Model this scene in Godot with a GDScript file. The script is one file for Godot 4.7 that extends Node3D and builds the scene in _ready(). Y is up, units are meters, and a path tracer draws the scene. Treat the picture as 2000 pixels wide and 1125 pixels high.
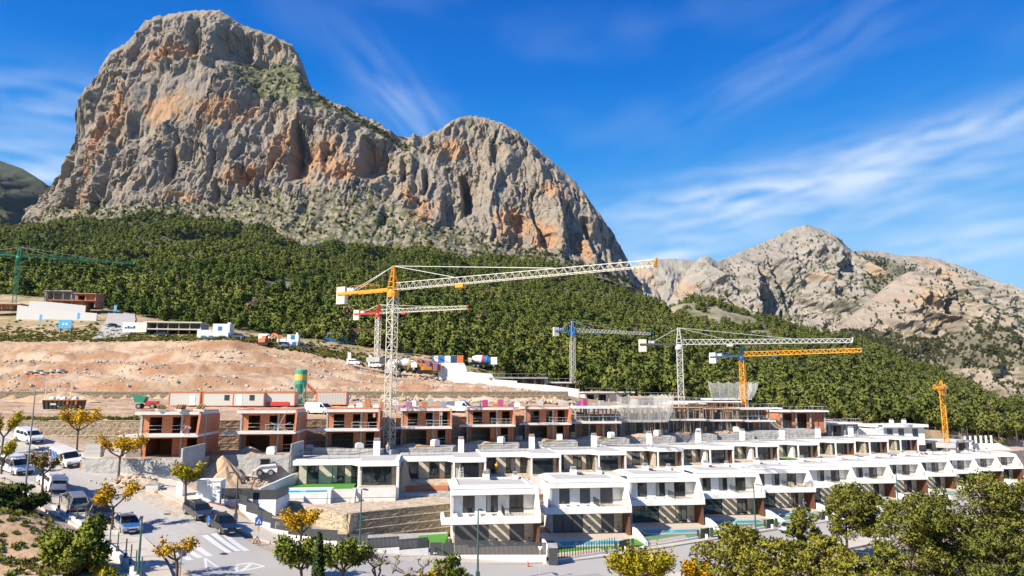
extends Node3D
# Villas under construction on a hillside below a limestone mountain.
# World: metres, y up, the camera hovers above the street looking along -z.

var M := {}
var used_names := {}
var rng := RandomNumberGenerator.new()

class Geo:
	var v := PackedVector3Array()
	var n := PackedVector3Array()
	var c := PackedColorArray()
	var col := Color(1, 1, 1)
	var colored := false
	func tri(a: Vector3, b: Vector3, d: Vector3) -> void:
		var nn := (b - a).cross(d - a)
		if nn.length_squared() < 1e-12: return
		nn = nn.normalized()
		v.push_back(a); v.push_back(d); v.push_back(b)
		n.push_back(nn); n.push_back(nn); n.push_back(nn)
		if colored:
			c.push_back(col); c.push_back(col); c.push_back(col)
	func leaf(a: Vector3, b: Vector3, d: Vector3, nn: Vector3) -> void:
		# a leaf face with the rounded normal of its bough
		v.push_back(a)
		if (b - a).cross(d - a).dot(nn) > 0.0:
			v.push_back(d); v.push_back(b)
		else:
			v.push_back(b); v.push_back(d)
		n.push_back(nn); n.push_back(nn); n.push_back(nn)
		c.push_back(col); c.push_back(col); c.push_back(col)
	func quad(a: Vector3, b: Vector3, d: Vector3, e: Vector3) -> void:
		tri(a, b, d); tri(a, d, e)
	func hexa(p: Array) -> void:
		# p: bottom 4 (seen from above anticlockwise), top 4
		quad(p[3], p[2], p[1], p[0]); quad(p[4], p[5], p[6], p[7])
		for i in 4:
			var j := (i + 1) % 4
			quad(p[i], p[j], p[j + 4], p[i + 4])
	func box(x0: float, y0: float, z0: float, x1: float, y1: float, z1: float) -> void:
		hexa([Vector3(x0, y0, z1), Vector3(x1, y0, z1), Vector3(x1, y0, z0), Vector3(x0, y0, z0), Vector3(x0, y1, z1), Vector3(x1, y1, z1), Vector3(x1, y1, z0), Vector3(x0, y1, z0)])
	func beam(a: Vector3, b: Vector3, w: float, h: float = 0.0) -> void:
		if h == 0.0: h = w
		var d := (b - a).normalized()
		var s := d.cross(Vector3.UP)
		if s.length() < 0.01: s = Vector3.RIGHT
		s = s.normalized() * w * 0.5
		var u := s.cross(d).normalized() * h * 0.5
		quad(a - s - u, a - s + u, a + s + u, a + s - u)
		quad(b + s - u, b + s + u, b - s + u, b - s - u)
		quad(a - s + u, b - s + u, b + s + u, a + s + u)
		quad(a + s - u, b + s - u, b - s - u, a - s - u)
		quad(a + s + u, b + s + u, b + s - u, a + s - u)
		quad(a - s - u, b - s - u, b - s + u, a - s + u)
	func tube(pts: Array, rad: Array, sides: int = 6) -> void:
		var rings := []
		for i in pts.size():
			var d: Vector3 = (pts[mini(i + 1, pts.size() - 1)] - pts[maxi(i - 1, 0)]).normalized()
			var s := d.cross(Vector3(0.31, 0.05, 0.95)).normalized()
			var u := s.cross(d)
			var ring := []
			for k in sides:
				var a := TAU * k / sides
				ring.append(pts[i] + (s * cos(a) + u * sin(a)) * rad[i])
			rings.append(ring)
		for i in pts.size() - 1:
			for k in sides:
				var k2 := (k + 1) % sides
				quad(rings[i][k2], rings[i][k], rings[i + 1][k], rings[i + 1][k2])
		var last: Array = rings[pts.size() - 1]
		for k in range(1, sides - 1): tri(last[0], last[k + 1], last[k])
		for k in range(1, sides - 1): tri(rings[0][0], rings[0][k], rings[0][k + 1])
	func lathe(prof: Array, at: Vector3, sides: int = 16) -> void:
		# prof: Vector2(radius, y) from the bottom up
		for i in prof.size() - 1:
			for k in sides:
				var a := TAU * k / sides
				var b := TAU * (k + 1) / sides
				var p0 := at + Vector3(cos(a) * prof[i].x, prof[i].y, -sin(a) * prof[i].x)
				var p1 := at + Vector3(cos(b) * prof[i].x, prof[i].y, -sin(b) * prof[i].x)
				var p2 := at + Vector3(cos(b) * prof[i + 1].x, prof[i + 1].y, -sin(b) * prof[i + 1].x)
				var p3 := at + Vector3(cos(a) * prof[i + 1].x, prof[i + 1].y, -sin(a) * prof[i + 1].x)
				quad(p0, p1, p2, p3)
	func prism(poly: PackedVector2Array, z0: float, z1: float, m: Transform3D = Transform3D.IDENTITY) -> void:
		# poly in local xy (anticlockwise), from z0 (back) to z1 (front)
		var idx := Geometry2D.triangulate_polygon(poly)
		for i in range(0, idx.size(), 3):
			var a := poly[idx[i]]
			var b := poly[idx[i + 1]]
			var d := poly[idx[i + 2]]
			if (b - a).cross(d - a) < 0.0:
				var t := b
				b = d
				d = t
			tri(m * Vector3(a.x, a.y, z1), m * Vector3(b.x, b.y, z1), m * Vector3(d.x, d.y, z1))
			tri(m * Vector3(a.x, a.y, z0), m * Vector3(d.x, d.y, z0), m * Vector3(b.x, b.y, z0))
		for i in poly.size():
			var a := poly[i]
			var b := poly[(i + 1) % poly.size()]
			quad(m * Vector3(a.x, a.y, z0), m * Vector3(b.x, b.y, z0), m * Vector3(b.x, b.y, z1), m * Vector3(a.x, a.y, z1))
	func mesh(mat: Material) -> ArrayMesh:
		var a := []
		a.resize(Mesh.ARRAY_MAX)
		a[Mesh.ARRAY_VERTEX] = v
		a[Mesh.ARRAY_NORMAL] = n
		if colored: a[Mesh.ARRAY_COLOR] = c
		var m := ArrayMesh.new()
		m.add_surface_from_arrays(Mesh.PRIMITIVE_TRIANGLES, a)
		m.surface_set_material(0, mat)
		return m

func numbered(called: String) -> String:
	var k: int = used_names.get(called, 0)
	used_names[called] = k + 1
	return called if k == 0 else "%s_%03d" % [called, k]

func tag(o: Node, label: String, category: String, group: String = "") -> void:
	o.set_meta("label", label)
	o.set_meta("category", category)
	if group != "": o.set_meta("group", group)

func thing(called: String, label: String, category: String, at: Vector3, turn: float = 0.0, group: String = "") -> Node3D:
	var o := Node3D.new()
	o.name = numbered(called)
	add_child(o)
	o.position = at
	o.rotation.y = turn
	tag(o, label, category, group)
	return o

func part(parent: Node, called: String, g: Geo, mat: Material) -> MeshInstance3D:
	var o := MeshInstance3D.new()
	o.name = called
	o.mesh = g.mesh(mat)
	parent.add_child(o, true)
	return o

func part_mesh(parent: Node, called: String, m: Mesh, at: Transform3D = Transform3D.IDENTITY) -> MeshInstance3D:
	var o := MeshInstance3D.new()
	o.name = called
	o.mesh = m
	o.transform = at
	parent.add_child(o, true)
	return o

func bpart(parent: Node, called: String, mat: Material, x0: float, y0: float, z0: float, x1: float, y1: float, z1: float) -> MeshInstance3D:
	var g := Geo.new()
	g.box(x0, y0, z0, x1, y1, z1)
	return part(parent, called, g, mat)

func solo(called: String, g: Geo, mat: Material, label: String, category: String, at: Vector3, turn: float = 0.0, group: String = "") -> MeshInstance3D:
	var o := MeshInstance3D.new()
	o.name = numbered(called)
	o.mesh = g.mesh(mat)
	add_child(o)
	o.position = at
	o.rotation.y = turn
	tag(o, label, category, group)
	return o

func ground_piece(called: String, m: Mesh) -> MeshInstance3D:
	var o := MeshInstance3D.new()
	o.name = numbered(called)
	o.mesh = m
	add_child(o)
	o.set_meta("kind", "structure")
	return o

func copy_of(src: Node3D, at: Vector3, turn: float, label: String) -> Node3D:
	var base := String(src.name)
	var o: Node3D = src.duplicate()
	if base.length() > 4 and base[base.length() - 4] == "_" and base.substr(base.length() - 3).is_valid_int(): base = base.substr(0, base.length() - 4)
	o.name = numbered(base)
	add_child(o)
	o.position = at
	o.rotation.y = turn
	if label != "": o.set_meta("label", label)
	return o

# ---------------------------------------------------------------- materials
func lin(r: float, g: float, b: float) -> Color:
	return Color(r, g, b).linear_to_srgb()

func noise_tex(freq: float, octs: int, stops: Array, seed_: int, size: int = 512, cellular: bool = false, normal: float = 0.0) -> NoiseTexture2D:
	var f := FastNoiseLite.new()
	f.seed = seed_
	f.frequency = freq
	f.noise_type = FastNoiseLite.TYPE_CELLULAR if cellular else FastNoiseLite.TYPE_SIMPLEX_SMOOTH
	f.fractal_octaves = octs
	if cellular:
		f.fractal_type = FastNoiseLite.FRACTAL_NONE
		f.cellular_return_type = FastNoiseLite.RETURN_DISTANCE2_SUB if octs == 1 else FastNoiseLite.RETURN_CELL_VALUE
	var t := NoiseTexture2D.new()
	t.width = size
	t.height = size
	t.seamless = true
	t.noise = f
	if normal > 0.0:
		t.as_normal_map = true
		t.bump_strength = normal
	elif stops.size() > 0:
		var g := Gradient.new()
		var offs := PackedFloat32Array()
		var cols := PackedColorArray()
		for s in stops:
			offs.push_back(s[0])
			cols.push_back(lin(s[1], s[2], s[3]))
		g.offsets = offs
		g.colors = cols
		t.color_ramp = g
	return t

func mat(r: float, g: float, b: float, rough: float = 0.8, metal: float = 0.0) -> StandardMaterial3D:
	var m := StandardMaterial3D.new()
	m.albedo_color = lin(r, g, b)
	m.roughness = rough
	m.metallic = metal
	return m

func tmat(tex: Texture2D, scale: float, rough: float = 0.9, nrm: Texture2D = null, tint: Color = Color(1, 1, 1)) -> StandardMaterial3D:
	var m := StandardMaterial3D.new()
	m.albedo_color = tint
	m.albedo_texture = tex
	m.roughness = rough
	m.uv1_triplanar = true
	m.uv1_world_triplanar = true
	m.uv1_scale = Vector3.ONE * scale
	if nrm:
		m.normal_enabled = true
		m.normal_texture = nrm
	return m

const SUN_DIR := Vector3(0.61, -0.60, -0.515)   # the way the light travels

func _ready() -> void:
	rng.seed = 7
	set_camera_and_light()
	make_materials()
	make_far_land()
	make_site_ground()
	make_forest()
	make_walls()
	make_villas()
	make_brick_houses()
	make_far_buildings()
	make_cranes()
	make_vehicles()
	make_site_things()
	make_street_things()
	make_near_plants()
	make_people()

func set_camera_and_light() -> void:
	var cam := Camera3D.new()
	cam.name = "camera"
	add_child(cam)
	cam.position = Vector3(0, 16, 0)
	cam.rotation_degrees = Vector3(8.7, 0, 0)
	cam.fov = 44.65
	cam.near = 0.5
	cam.far = 9000.0
	cam.current = true
	var env := Environment.new()
	env.background_mode = Environment.BG_SKY
	env.tonemap_mode = Environment.TONE_MAPPER_LINEAR
	env.tonemap_exposure = 1.8
	env.sdfgi_enabled = true
	env.ssao_enabled = true
	env.ssil_enabled = true
	env.fog_enabled = true
	env.fog_density = 0.000014
	env.fog_light_color = Color(0.72, 0.82, 0.95)
	var sky := Sky.new()
	sky.sky_material = sky_panorama()
	env.sky = sky
	env.background_energy_multiplier = 1.0
	var we := WorldEnvironment.new()
	we.environment = env
	add_child(we)
	var sun := DirectionalLight3D.new()
	sun.name = "sun"
	add_child(sun)
	sun.look_at_from_position(Vector3.ZERO, SUN_DIR, Vector3.UP)
	sun.light_energy = 1.6
	sun.light_color = Color(1.0, 0.955, 0.88)
	sun.light_angular_distance = 0.5
	sun.shadow_enabled = true

func sky_panorama() -> PanoramaSkyMaterial:
	var w := 1536
	var h := 768
	var im := Image.create(w, h, false, Image.FORMAT_RGBF)
	var el := [-90.0, 0.0, 5.0, 9.0, 14.0, 19.0, 25.0, 32.0, 55.0, 90.0]
	var co := [Vector3(0.30, 0.36, 0.42), Vector3(0.30, 0.42, 0.55), Vector3(0.24, 0.39, 0.56), Vector3(0.15, 0.34, 0.56), Vector3(0.055, 0.24, 0.51), Vector3(0.015, 0.165, 0.47), Vector3(0.003, 0.108, 0.405), Vector3(0.002, 0.074, 0.335), Vector3(0.002, 0.055, 0.26), Vector3(0.002, 0.046, 0.23)]
	var n1 := FastNoiseLite.new()
	n1.seed = 11
	n1.frequency = 1.0
	n1.fractal_octaves = 5
	var n2 := FastNoiseLite.new()
	n2.seed = 23
	n2.frequency = 1.0
	n2.fractal_octaves = 3
	# banks of cirrus: azimuth, elevation, half length, half width (degrees), tilt, strength
	var banks := [[22.0, 15.5, 15.0, 2.3, 5.0, 0.75], [33.0, 18.0, 9.0, 1.5, 8.0, 0.5], [25.0, 14.0, 15.0, 4.6, 6.0, 0.34], [12.0, 11.3, 5.0, 1.5, 3.0, 0.8], [34.0, 10.5, 6.0, 2.0, 5.0, 0.6], [-9.0, 23.0, 6.0, 2.2, -42.0, 0.3], [-35.0, 15.0, 8.0, 2.0, 3.0, 0.75], [-35.0, 19.5, 9.0, 2.6, 5.0, 0.35], [24.0, 25.0, 14.0, 2.0, 20.0, 0.12],
		[80.0, 18.0, 20.0, 4.0, 12.0, 0.7], [120.0, 24.0, 18.0, 4.0, 8.0, 0.6], [170.0, 16.0, 22.0, 4.0, -8.0, 0.7], [-150.0, 24.0, 18.0, 4.0, 10.0, 0.6], [-80.0, 20.0, 20.0, 4.0, 6.0, 0.7], [-110.0, 35.0, 16.0, 4.0, 30.0, 0.4]]
	for j in h:
		var e := 90.0 - 180.0 * (j + 0.5) / h
		var k := 0
		while k < el.size() - 2 and e > el[k + 1]: k += 1
		var base: Vector3 = co[k].lerp(co[k + 1], clampf((e - el[k]) / (el[k + 1] - el[k]), 0, 1))
		if e < -1.0:
			im.fill_rect(Rect2i(0, j, w, 1), Color(base.x, base.y, base.z))
			continue
		for i in w:
			var az := wrapf(360.0 * (i + 0.5) / w, -180.0, 180.0)
			var cl := 0.0
			for b in banks:
				var dx: float = wrapf(az - b[0], -180.0, 180.0)
				if absf(dx) > 26.0: continue
				var dy: float = e - b[1]
				var t := deg_to_rad(b[4])
				var u := dx * cos(t) + dy * sin(t)
				var v := -dx * sin(t) + dy * cos(t)
				var d: float = (u * u) / (b[2] * b[2]) + (v * v) / (b[3] * b[3])
				if d > 4.0: continue
				var s := n1.get_noise_2d(u * 0.10 + b[0], v * 0.8 + n2.get_noise_2d(u * 0.09, v * 0.2 + b[1]) * 0.5)
				cl += b[5] * exp(-d * 1.3) * clampf(0.5 + s * 1.0, 0.0, 1.2)
			cl += 0.05 * clampf(n2.get_noise_2d(az * 0.05 + 40.0, e * 0.12) * 2.0, 0.0, 1.0)
			cl = clampf(cl, 0.0, 0.8)
			var c := base.lerp(Vector3(0.46, 0.52, 0.60), cl)
			im.set_pixel(i, j, Color(c.x, c.y, c.z))
	var m := PanoramaSkyMaterial.new()
	m.panorama = ImageTexture.create_from_image(im)
	return m


# ---------------------------------------------------------------- materials made once
func make_materials() -> void:
	var nfine := noise_tex(0.02, 5, [], 5, 512, false, 6.0)
	var nmid := noise_tex(0.012, 5, [], 6, 512, false, 10.0)
	var nstone := noise_tex(0.03, 1, [], 8, 512, true, 14.0)
	M.nfine = nfine
	M.nmid = nmid
	# mountain rock: vertex colours carry the mineral patches, the texture its grain
	var rock := tmat(noise_tex(0.02, 5, [[0.0, 0.62, 0.6, 0.58], [0.45, 0.9, 0.89, 0.88], [1.0, 1.0, 1.0, 1.0]], 31), 0.028, 0.95, noise_tex(0.02, 6, [], 16, 1024, false, 28.0))
	rock.vertex_color_use_as_albedo = true
	M.rock = rock
	var slope := tmat(noise_tex(0.02, 5, [[0.0, 0.7, 0.7, 0.7], [1.0, 1.0, 1.0, 1.0]], 32), 0.03, 0.95, nmid)
	slope.vertex_color_use_as_albedo = true
	M.slope = slope
	M.dirt = tmat(noise_tex(0.012, 5, [[0.0, 0.25, 0.155, 0.09], [0.4, 0.37, 0.25, 0.155], [0.6, 0.43, 0.31, 0.205], [1.0, 0.50, 0.39, 0.28]], 33), 0.07, 0.95, nmid)
	var dv := tmat(noise_tex(0.02, 5, [[0.0, 0.72, 0.70, 0.68], [0.5, 0.92, 0.92, 0.92], [1.0, 1.0, 1.0, 1.0]], 34), 0.12, 0.95, nmid)
	dv.vertex_color_use_as_albedo = true
	M.dirt_v = dv
	M.pale_dirt = tmat(noise_tex(0.01, 5, [[0.0, 0.34, 0.25, 0.17], [0.5, 0.46, 0.37, 0.27], [1.0, 0.53, 0.45, 0.35]], 35), 0.08, 0.95, nfine)
	M.sand = tmat(noise_tex(0.02, 4, [[0.0, 0.46, 0.30, 0.17], [1.0, 0.58, 0.41, 0.25]], 36), 0.3, 0.95, nfine)
	M.asphalt = tmat(noise_tex(0.006, 6, [[0.0, 0.36, 0.345, 0.325], [0.5, 0.385, 0.37, 0.348], [1.0, 0.42, 0.402, 0.376]], 37), 0.025, 0.88)
	M.pave = tmat(noise_tex(0.01, 5, [[0.0, 0.47, 0.42, 0.35], [1.0, 0.55, 0.50, 0.43]], 38), 0.06, 0.9)
	M.kerb = tmat(noise_tex(0.02, 4, [[0.0, 0.36, 0.34, 0.31], [1.0, 0.48, 0.46, 0.43]], 39), 0.3, 0.9)
	M.paint_line = tmat(noise_tex(0.03, 5, [[0.0, 0.36, 0.36, 0.35], [0.45, 0.62, 0.62, 0.61], [1.0, 0.72, 0.72, 0.71]], 40), 0.5, 0.8)
	M.white = tmat(noise_tex(0.008, 5, [[0.0, 0.58, 0.57, 0.54], [0.3, 0.68, 0.675, 0.655], [0.6, 0.73, 0.728, 0.715], [1.0, 0.77, 0.77, 0.76]], 41), 0.13, 0.8)
	M.offwhite = tmat(noise_tex(0.01, 5, [[0.0, 0.52, 0.51, 0.49], [0.5, 0.60, 0.59, 0.57], [1.0, 0.66, 0.65, 0.63]], 42), 0.15, 0.85)
	M.concrete = tmat(noise_tex(0.008, 6, [[0.0, 0.31, 0.305, 0.295], [0.5, 0.35, 0.345, 0.335], [1.0, 0.40, 0.395, 0.385]], 43), 0.1, 0.9, nfine)
	M.gravel_roof = tmat(noise_tex(0.05, 4, [[0.0, 0.36, 0.345, 0.32], [1.0, 0.50, 0.485, 0.46]], 44), 0.5, 0.95, nfine)
	M.tile = tmat(noise_tex(0.02, 4, [[0.0, 0.46, 0.40, 0.33], [1.0, 0.56, 0.50, 0.42]], 45), 0.3, 0.7)
	M.wood = tmat(noise_tex(0.02, 4, [[0.0, 0.09, 0.038, 0.02], [1.0, 0.17, 0.075, 0.038]], 46), 0.6, 0.6)
	M.lumber = tmat(noise_tex(0.02, 4, [[0.0, 0.40, 0.26, 0.12], [1.0, 0.54, 0.38, 0.20]], 47), 0.6, 0.8)
	M.turf = tmat(noise_tex(0.05, 4, [[0.0, 0.045, 0.18, 0.015], [1.0, 0.085, 0.28, 0.03]], 48), 0.6, 0.95, nfine)
	M.dark_metal = mat(0.06, 0.065, 0.07, 0.45, 0.2)
	M.shutter = mat(0.085, 0.09, 0.10, 0.5)
	M.black_metal = mat(0.02, 0.022, 0.024, 0.5)
	M.steel = mat(0.45, 0.46, 0.46, 0.45, 0.6)
	M.galv = mat(0.50, 0.50, 0.48, 0.55, 0.3)
	var gl := mat(0.022, 0.034, 0.038, 0.03)
	gl.metallic_specular = 0.9
	M.glass = gl
	var rail := mat(0.55, 0.62, 0.65, 0.05)
	rail.transparency = BaseMaterial3D.TRANSPARENCY_ALPHA
	rail.albedo_color.a = 0.16
	M.clear_glass = rail
	M.curtain = mat(0.55, 0.55, 0.52, 0.9)
	# travertine cladding in courses
	M.stone_clad = course_mat(0.47, 0.42, 0.335, 0.10)
	M.brick = brick_mat()
	M.gabion = gabion_mat(0.85)
	M.gabion_lit = gabion_mat(1.35)  # brighter copy of the same stone, sunlight on the face painted into its colour
	M.pool_tile = mat(0.16, 0.48, 0.58, 0.3)
	var wtr := mat(0.05, 0.42, 0.54, 0.04)
	M.water = wtr
	M.yellow_paint = mat(0.62, 0.27, 0.012, 0.45)
	M.orange_paint = mat(0.60, 0.14, 0.03, 0.5)
	M.red_paint = mat(0.48, 0.035, 0.025, 0.45)
	M.green_paint = mat(0.02, 0.22, 0.12, 0.5)
	M.blue_paint = mat(0.03, 0.16, 0.42, 0.45)
	M.dark_blue = mat(0.02, 0.06, 0.14, 0.4)
	M.white_paint = mat(0.72, 0.72, 0.70, 0.35)
	M.cream = mat(0.62, 0.56, 0.46, 0.7)
	M.tyre = mat(0.02, 0.02, 0.02, 0.9)
	M.rim = mat(0.45, 0.45, 0.46, 0.3, 0.7)
	M.bark = tmat(noise_tex(0.05, 4, [[0.0, 0.05, 0.035, 0.025], [1.0, 0.14, 0.105, 0.08]], 49), 1.2, 0.95, nfine)
	M.net = net_mat()
	M.asphalt_old = tmat(noise_tex(0.03, 5, [[0.0, 0.25, 0.245, 0.235], [1.0, 0.33, 0.32, 0.305]], 57), 0.2, 0.9)
	M.asphalt_worn = tmat(noise_tex(0.02, 5, [[0.0, 0.35, 0.335, 0.315], [0.5, 0.40, 0.385, 0.36], [1.0, 0.46, 0.44, 0.41]], 58), 0.09, 0.85)
	M.pale_wall = mat(0.50, 0.495, 0.485, 0.9)
	M.gabion_dark = gabion_mat(0.62)
	M.post_grey = mat(0.20, 0.22, 0.22, 0.5, 0.3)
	M.sign_blue = mat(0.02, 0.10, 0.42, 0.4)
	M.sign_yellow = mat(0.60, 0.40, 0.04, 0.5)
	M.red_brown = mat(0.26, 0.05, 0.04, 0.5)
	M.silo_green = mat(0.05, 0.30, 0.22, 0.55)
	M.silo_yellow = mat(0.62, 0.42, 0.06, 0.55)
	M.hose = mat(0.22, 0.03, 0.06, 0.6)
	M.blue_print = mat(0.02, 0.13, 0.48, 0.35)
	M.prop = mat(0.34, 0.17, 0.08, 0.7, 0.2)
	M.sky_blue = mat(0.06, 0.30, 0.55, 0.6)
	M.blue_glass = mat(0.02, 0.12, 0.26, 0.06)
	M.post_green = mat(0.03, 0.10, 0.085, 0.5)

func net_mat() -> StandardMaterial3D:
	var m := mat(0.66, 0.66, 0.62, 0.9)
	m.transparency = BaseMaterial3D.TRANSPARENCY_ALPHA
	m.albedo_color.a = 0.38
	return m

func course_mat(r: float, g: float, b: float, rough_var: float) -> StandardMaterial3D:
	var im := Image.create(256, 256, false, Image.FORMAT_RGB8)
	var f := FastNoiseLite.new()
	f.seed = 77
	f.frequency = 0.02
	var rr := RandomNumberGenerator.new()
	rr.seed = 5
	var y := 0
	while y < 256:
		var x := -rr.randi_range(0, 40)
		while x < 256:
			var w := rr.randi_range(50, 110)
			var k := 1.0 + rr.randf_range(-1.0, 1.0) * rough_var
			im.fill_rect(Rect2i(x, y, w, 16), lin(r * k, g * k, b * k))
			x += w
		y += 16
	for j in 256:
		for i in 256:
			var c := im.get_pixel(i, j)
			var k := 1.0 + 0.14 * f.get_noise_2d(i * 0.5, j * 4.0)
			if j % 16 == 0: k *= 0.84
			im.set_pixel(i, j, Color(c.r * k, c.g * k, c.b * k))
	im.generate_mipmaps()
	return tmat(ImageTexture.create_from_image(im), 0.31, 0.85)

func brick_mat() -> StandardMaterial3D:
	var im := Image.create(256, 256, false, Image.FORMAT_RGB8)
	im.fill(lin(0.42, 0.24, 0.15))
	var rr := RandomNumberGenerator.new()
	rr.seed = 15
	for j in 16:
		for i in range(-1, 9):
			var k := rr.randf_range(0.78, 1.12)
			im.fill_rect(Rect2i(i * 32 + (j % 2) * 16, j * 16, 31, 14), lin(0.47 * k, 0.165 * k, 0.075 * k))
	im.generate_mipmaps()
	return tmat(ImageTexture.create_from_image(im), 0.45, 0.9, M.nfine)

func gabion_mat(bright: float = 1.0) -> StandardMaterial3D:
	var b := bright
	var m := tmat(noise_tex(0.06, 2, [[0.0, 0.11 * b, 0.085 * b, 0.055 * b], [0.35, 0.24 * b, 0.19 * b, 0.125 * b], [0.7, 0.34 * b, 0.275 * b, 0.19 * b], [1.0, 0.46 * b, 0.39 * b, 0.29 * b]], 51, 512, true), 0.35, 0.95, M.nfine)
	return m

# ---------------------------------------------------------------- far land
func table(t: Array, x: float) -> Variant:
	# piecewise linear in the first entry of each row; returns the remaining entry
	if x <= t[0][0]: return t[0][1]
	for i in t.size() - 1:
		if x <= t[i + 1][0]:
			return lerp(t[i][1], t[i + 1][1], (x - t[i][0]) / (t[i + 1][0] - t[i][0]))
	return t[t.size() - 1][1]

# the wooded hillside: bearing x / -z, lower edge and crest
var wood := [
	[-1.05, Vector3(-419.54, 77.96, -400), Vector3(-1377.36, 305.69, -1300)],
	[-0.85, Vector3(-314.11, 71.93, -370), Vector3(-1074.75, 311.75, -1250)],
	[-0.66, Vector3(-218.84, 61.7, -330), Vector3(-775.75, 307.51, -1150)],
	[-0.48, Vector3(-135.74, 44.93, -285), Vector3(-526.88, 299.76, -1080)],
	[-0.292, Vector3(-75.97, 37.05, -260), Vector3(-298.39, 237.32, -1000)],
	[-0.11, Vector3(-27.28, 29.69, -250), Vector3(-106.16, 217.57, -950)],
	[0.0, Vector3(0, 21.87, -240), Vector3(0, 197.11, -930)],
	[0.18, Vector3(41.84, 15.53, -232), Vector3(166.04, 150.02, -900)],
	[0.35, Vector3(79.42, 11.44, -230), Vector3(282, 109, -800)],
	[0.47, Vector3(104.74, 8.26, -228), Vector3(327.18, 71.66, -700)],
	[0.54, Vector3(119.89, 6.41, -226), Vector3(333.55, 46.81, -620)],
	[0.62, Vector3(136.28, 4.29, -224), Vector3(332.06, 25.32, -540)],
	[0.73, Vector3(158.62, 1.91, -222), Vector3(345.85, 11.6, -480)],
	[0.95, Vector3(203.96, -0.73, -220), Vector3(401.46, 2.92, -430)],
	[1.2, Vector3(260.09, -3.34, -215), Vector3(486.51, -6.03, -400)]]
var scrub_spots := PackedVector3Array()
var land_noise := FastNoiseLite.new()

func wood_edge(q: float) -> Array:
	# depth and height of the lower edge and of the crest at a bearing
	var i := 0
	while i < wood.size() - 2 and q > wood[i + 1][0]: i += 1
	var t := clampf((q - wood[i][0]) / (wood[i + 1][0] - wood[i][0]), 0.0, 1.0)
	var a: Vector3 = wood[i][1].lerp(wood[i + 1][1], t)
	var b: Vector3 = wood[i][2].lerp(wood[i + 1][2], t)
	return [-a.z, a.y, -b.z, b.y]

func wood_height(x: float, z: float) -> float:
	var d := -z
	var e := wood_edge(x / d)
	var t: float = (d - e[0]) / (e[2] - e[0])
	var q := x / d
	var y: float
	if t < 0.0:
		y = e[1] + t * 30.0
	elif t <= 1.0:
		y = lerpf(e[1], e[3], t) - (4.0 * t * (1.0 - t)) * 9.0
	else:
		y = e[3] + (t - 1.0) * lerpf(60.0, -150.0, smoothstep(0.0, 0.25, q))
	var amp := clampf(t * 3.0, 0.0, 1.0)
	y += amp * (land_noise.get_noise_2d(x, z) * 15.0 - 20.0 * clampf(t * 1.5, 0.0, 1.0) * pow(1.0 - absf(land_noise.get_noise_2d(x * 0.9 + 400.0, z * 0.35)), 6.0) + land_noise.get_noise_2d(x * 4.0, z * 4.0) * 2.0)
	return y

func grid_mesh(nu: int, nv: int, pts: PackedVector3Array, cols: PackedColorArray, m: Material) -> ArrayMesh:
	var idx := PackedInt32Array()
	idx.resize((nu - 1) * (nv - 1) * 6)
	var k := 0
	for j in nv - 1:
		for i in nu - 1:
			var a := j * nu + i
			idx[k] = a; idx[k + 1] = a + nu; idx[k + 2] = a + 1
			idx[k + 3] = a + 1; idx[k + 4] = a + nu; idx[k + 5] = a + nu + 1
			k += 6
	var arr := []
	arr.resize(Mesh.ARRAY_MAX)
	arr[Mesh.ARRAY_VERTEX] = pts
	if cols.size() > 0: arr[Mesh.ARRAY_COLOR] = cols
	arr[Mesh.ARRAY_INDEX] = idx
	var raw := ArrayMesh.new()
	raw.add_surface_from_arrays(Mesh.PRIMITIVE_TRIANGLES, arr)
	var st := SurfaceTool.new()
	st.create_from(raw, 0)
	st.generate_normals()
	var out := st.commit()
	out.surface_set_material(0, m)
	return out

func make_far_land() -> void:
	land_noise.seed = 3
	land_noise.frequency = 0.006
	land_noise.fractal_octaves = 4
	var nu := 240
	var nv := 150
	var pts := PackedVector3Array()
	var cols := PackedColorArray()
	var cn := FastNoiseLite.new()
	cn.seed = 19
	cn.frequency = 0.02
	for j in nv:
		for i in nu:
			var q := lerpf(-1.05, 1.15, float(i) / (nu - 1))
			var f := float(j) / (nv - 1)
			var e := wood_edge(q)
			var d: float = lerpf(e[0] - 1.0, 1500.0, pow(f, 1.25))
			var x := q * d
			pts.push_back(Vector3(x, wood_height(x, -d) - (4.0 if j == 0 else 0.0), -d))
			var k := cn.get_noise_2d(x, d) * 0.5 + 0.5 + cn.get_noise_2d(x * 6.0, d * 6.0) * 0.35
			var c := Color(0.085, 0.10, 0.036).lerp(Color(0.30, 0.26, 0.19), smoothstep(0.62, 1.0, k + (0.45 if absf(q - 0.27) < 0.11 and d > 560.0 else 0.0)))
			cols.push_back(c)
	ground_piece("hillside", grid_mesh(nu, nv, pts, cols, M.slope))
	make_main_mountain()
	make_other_mountains()

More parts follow.
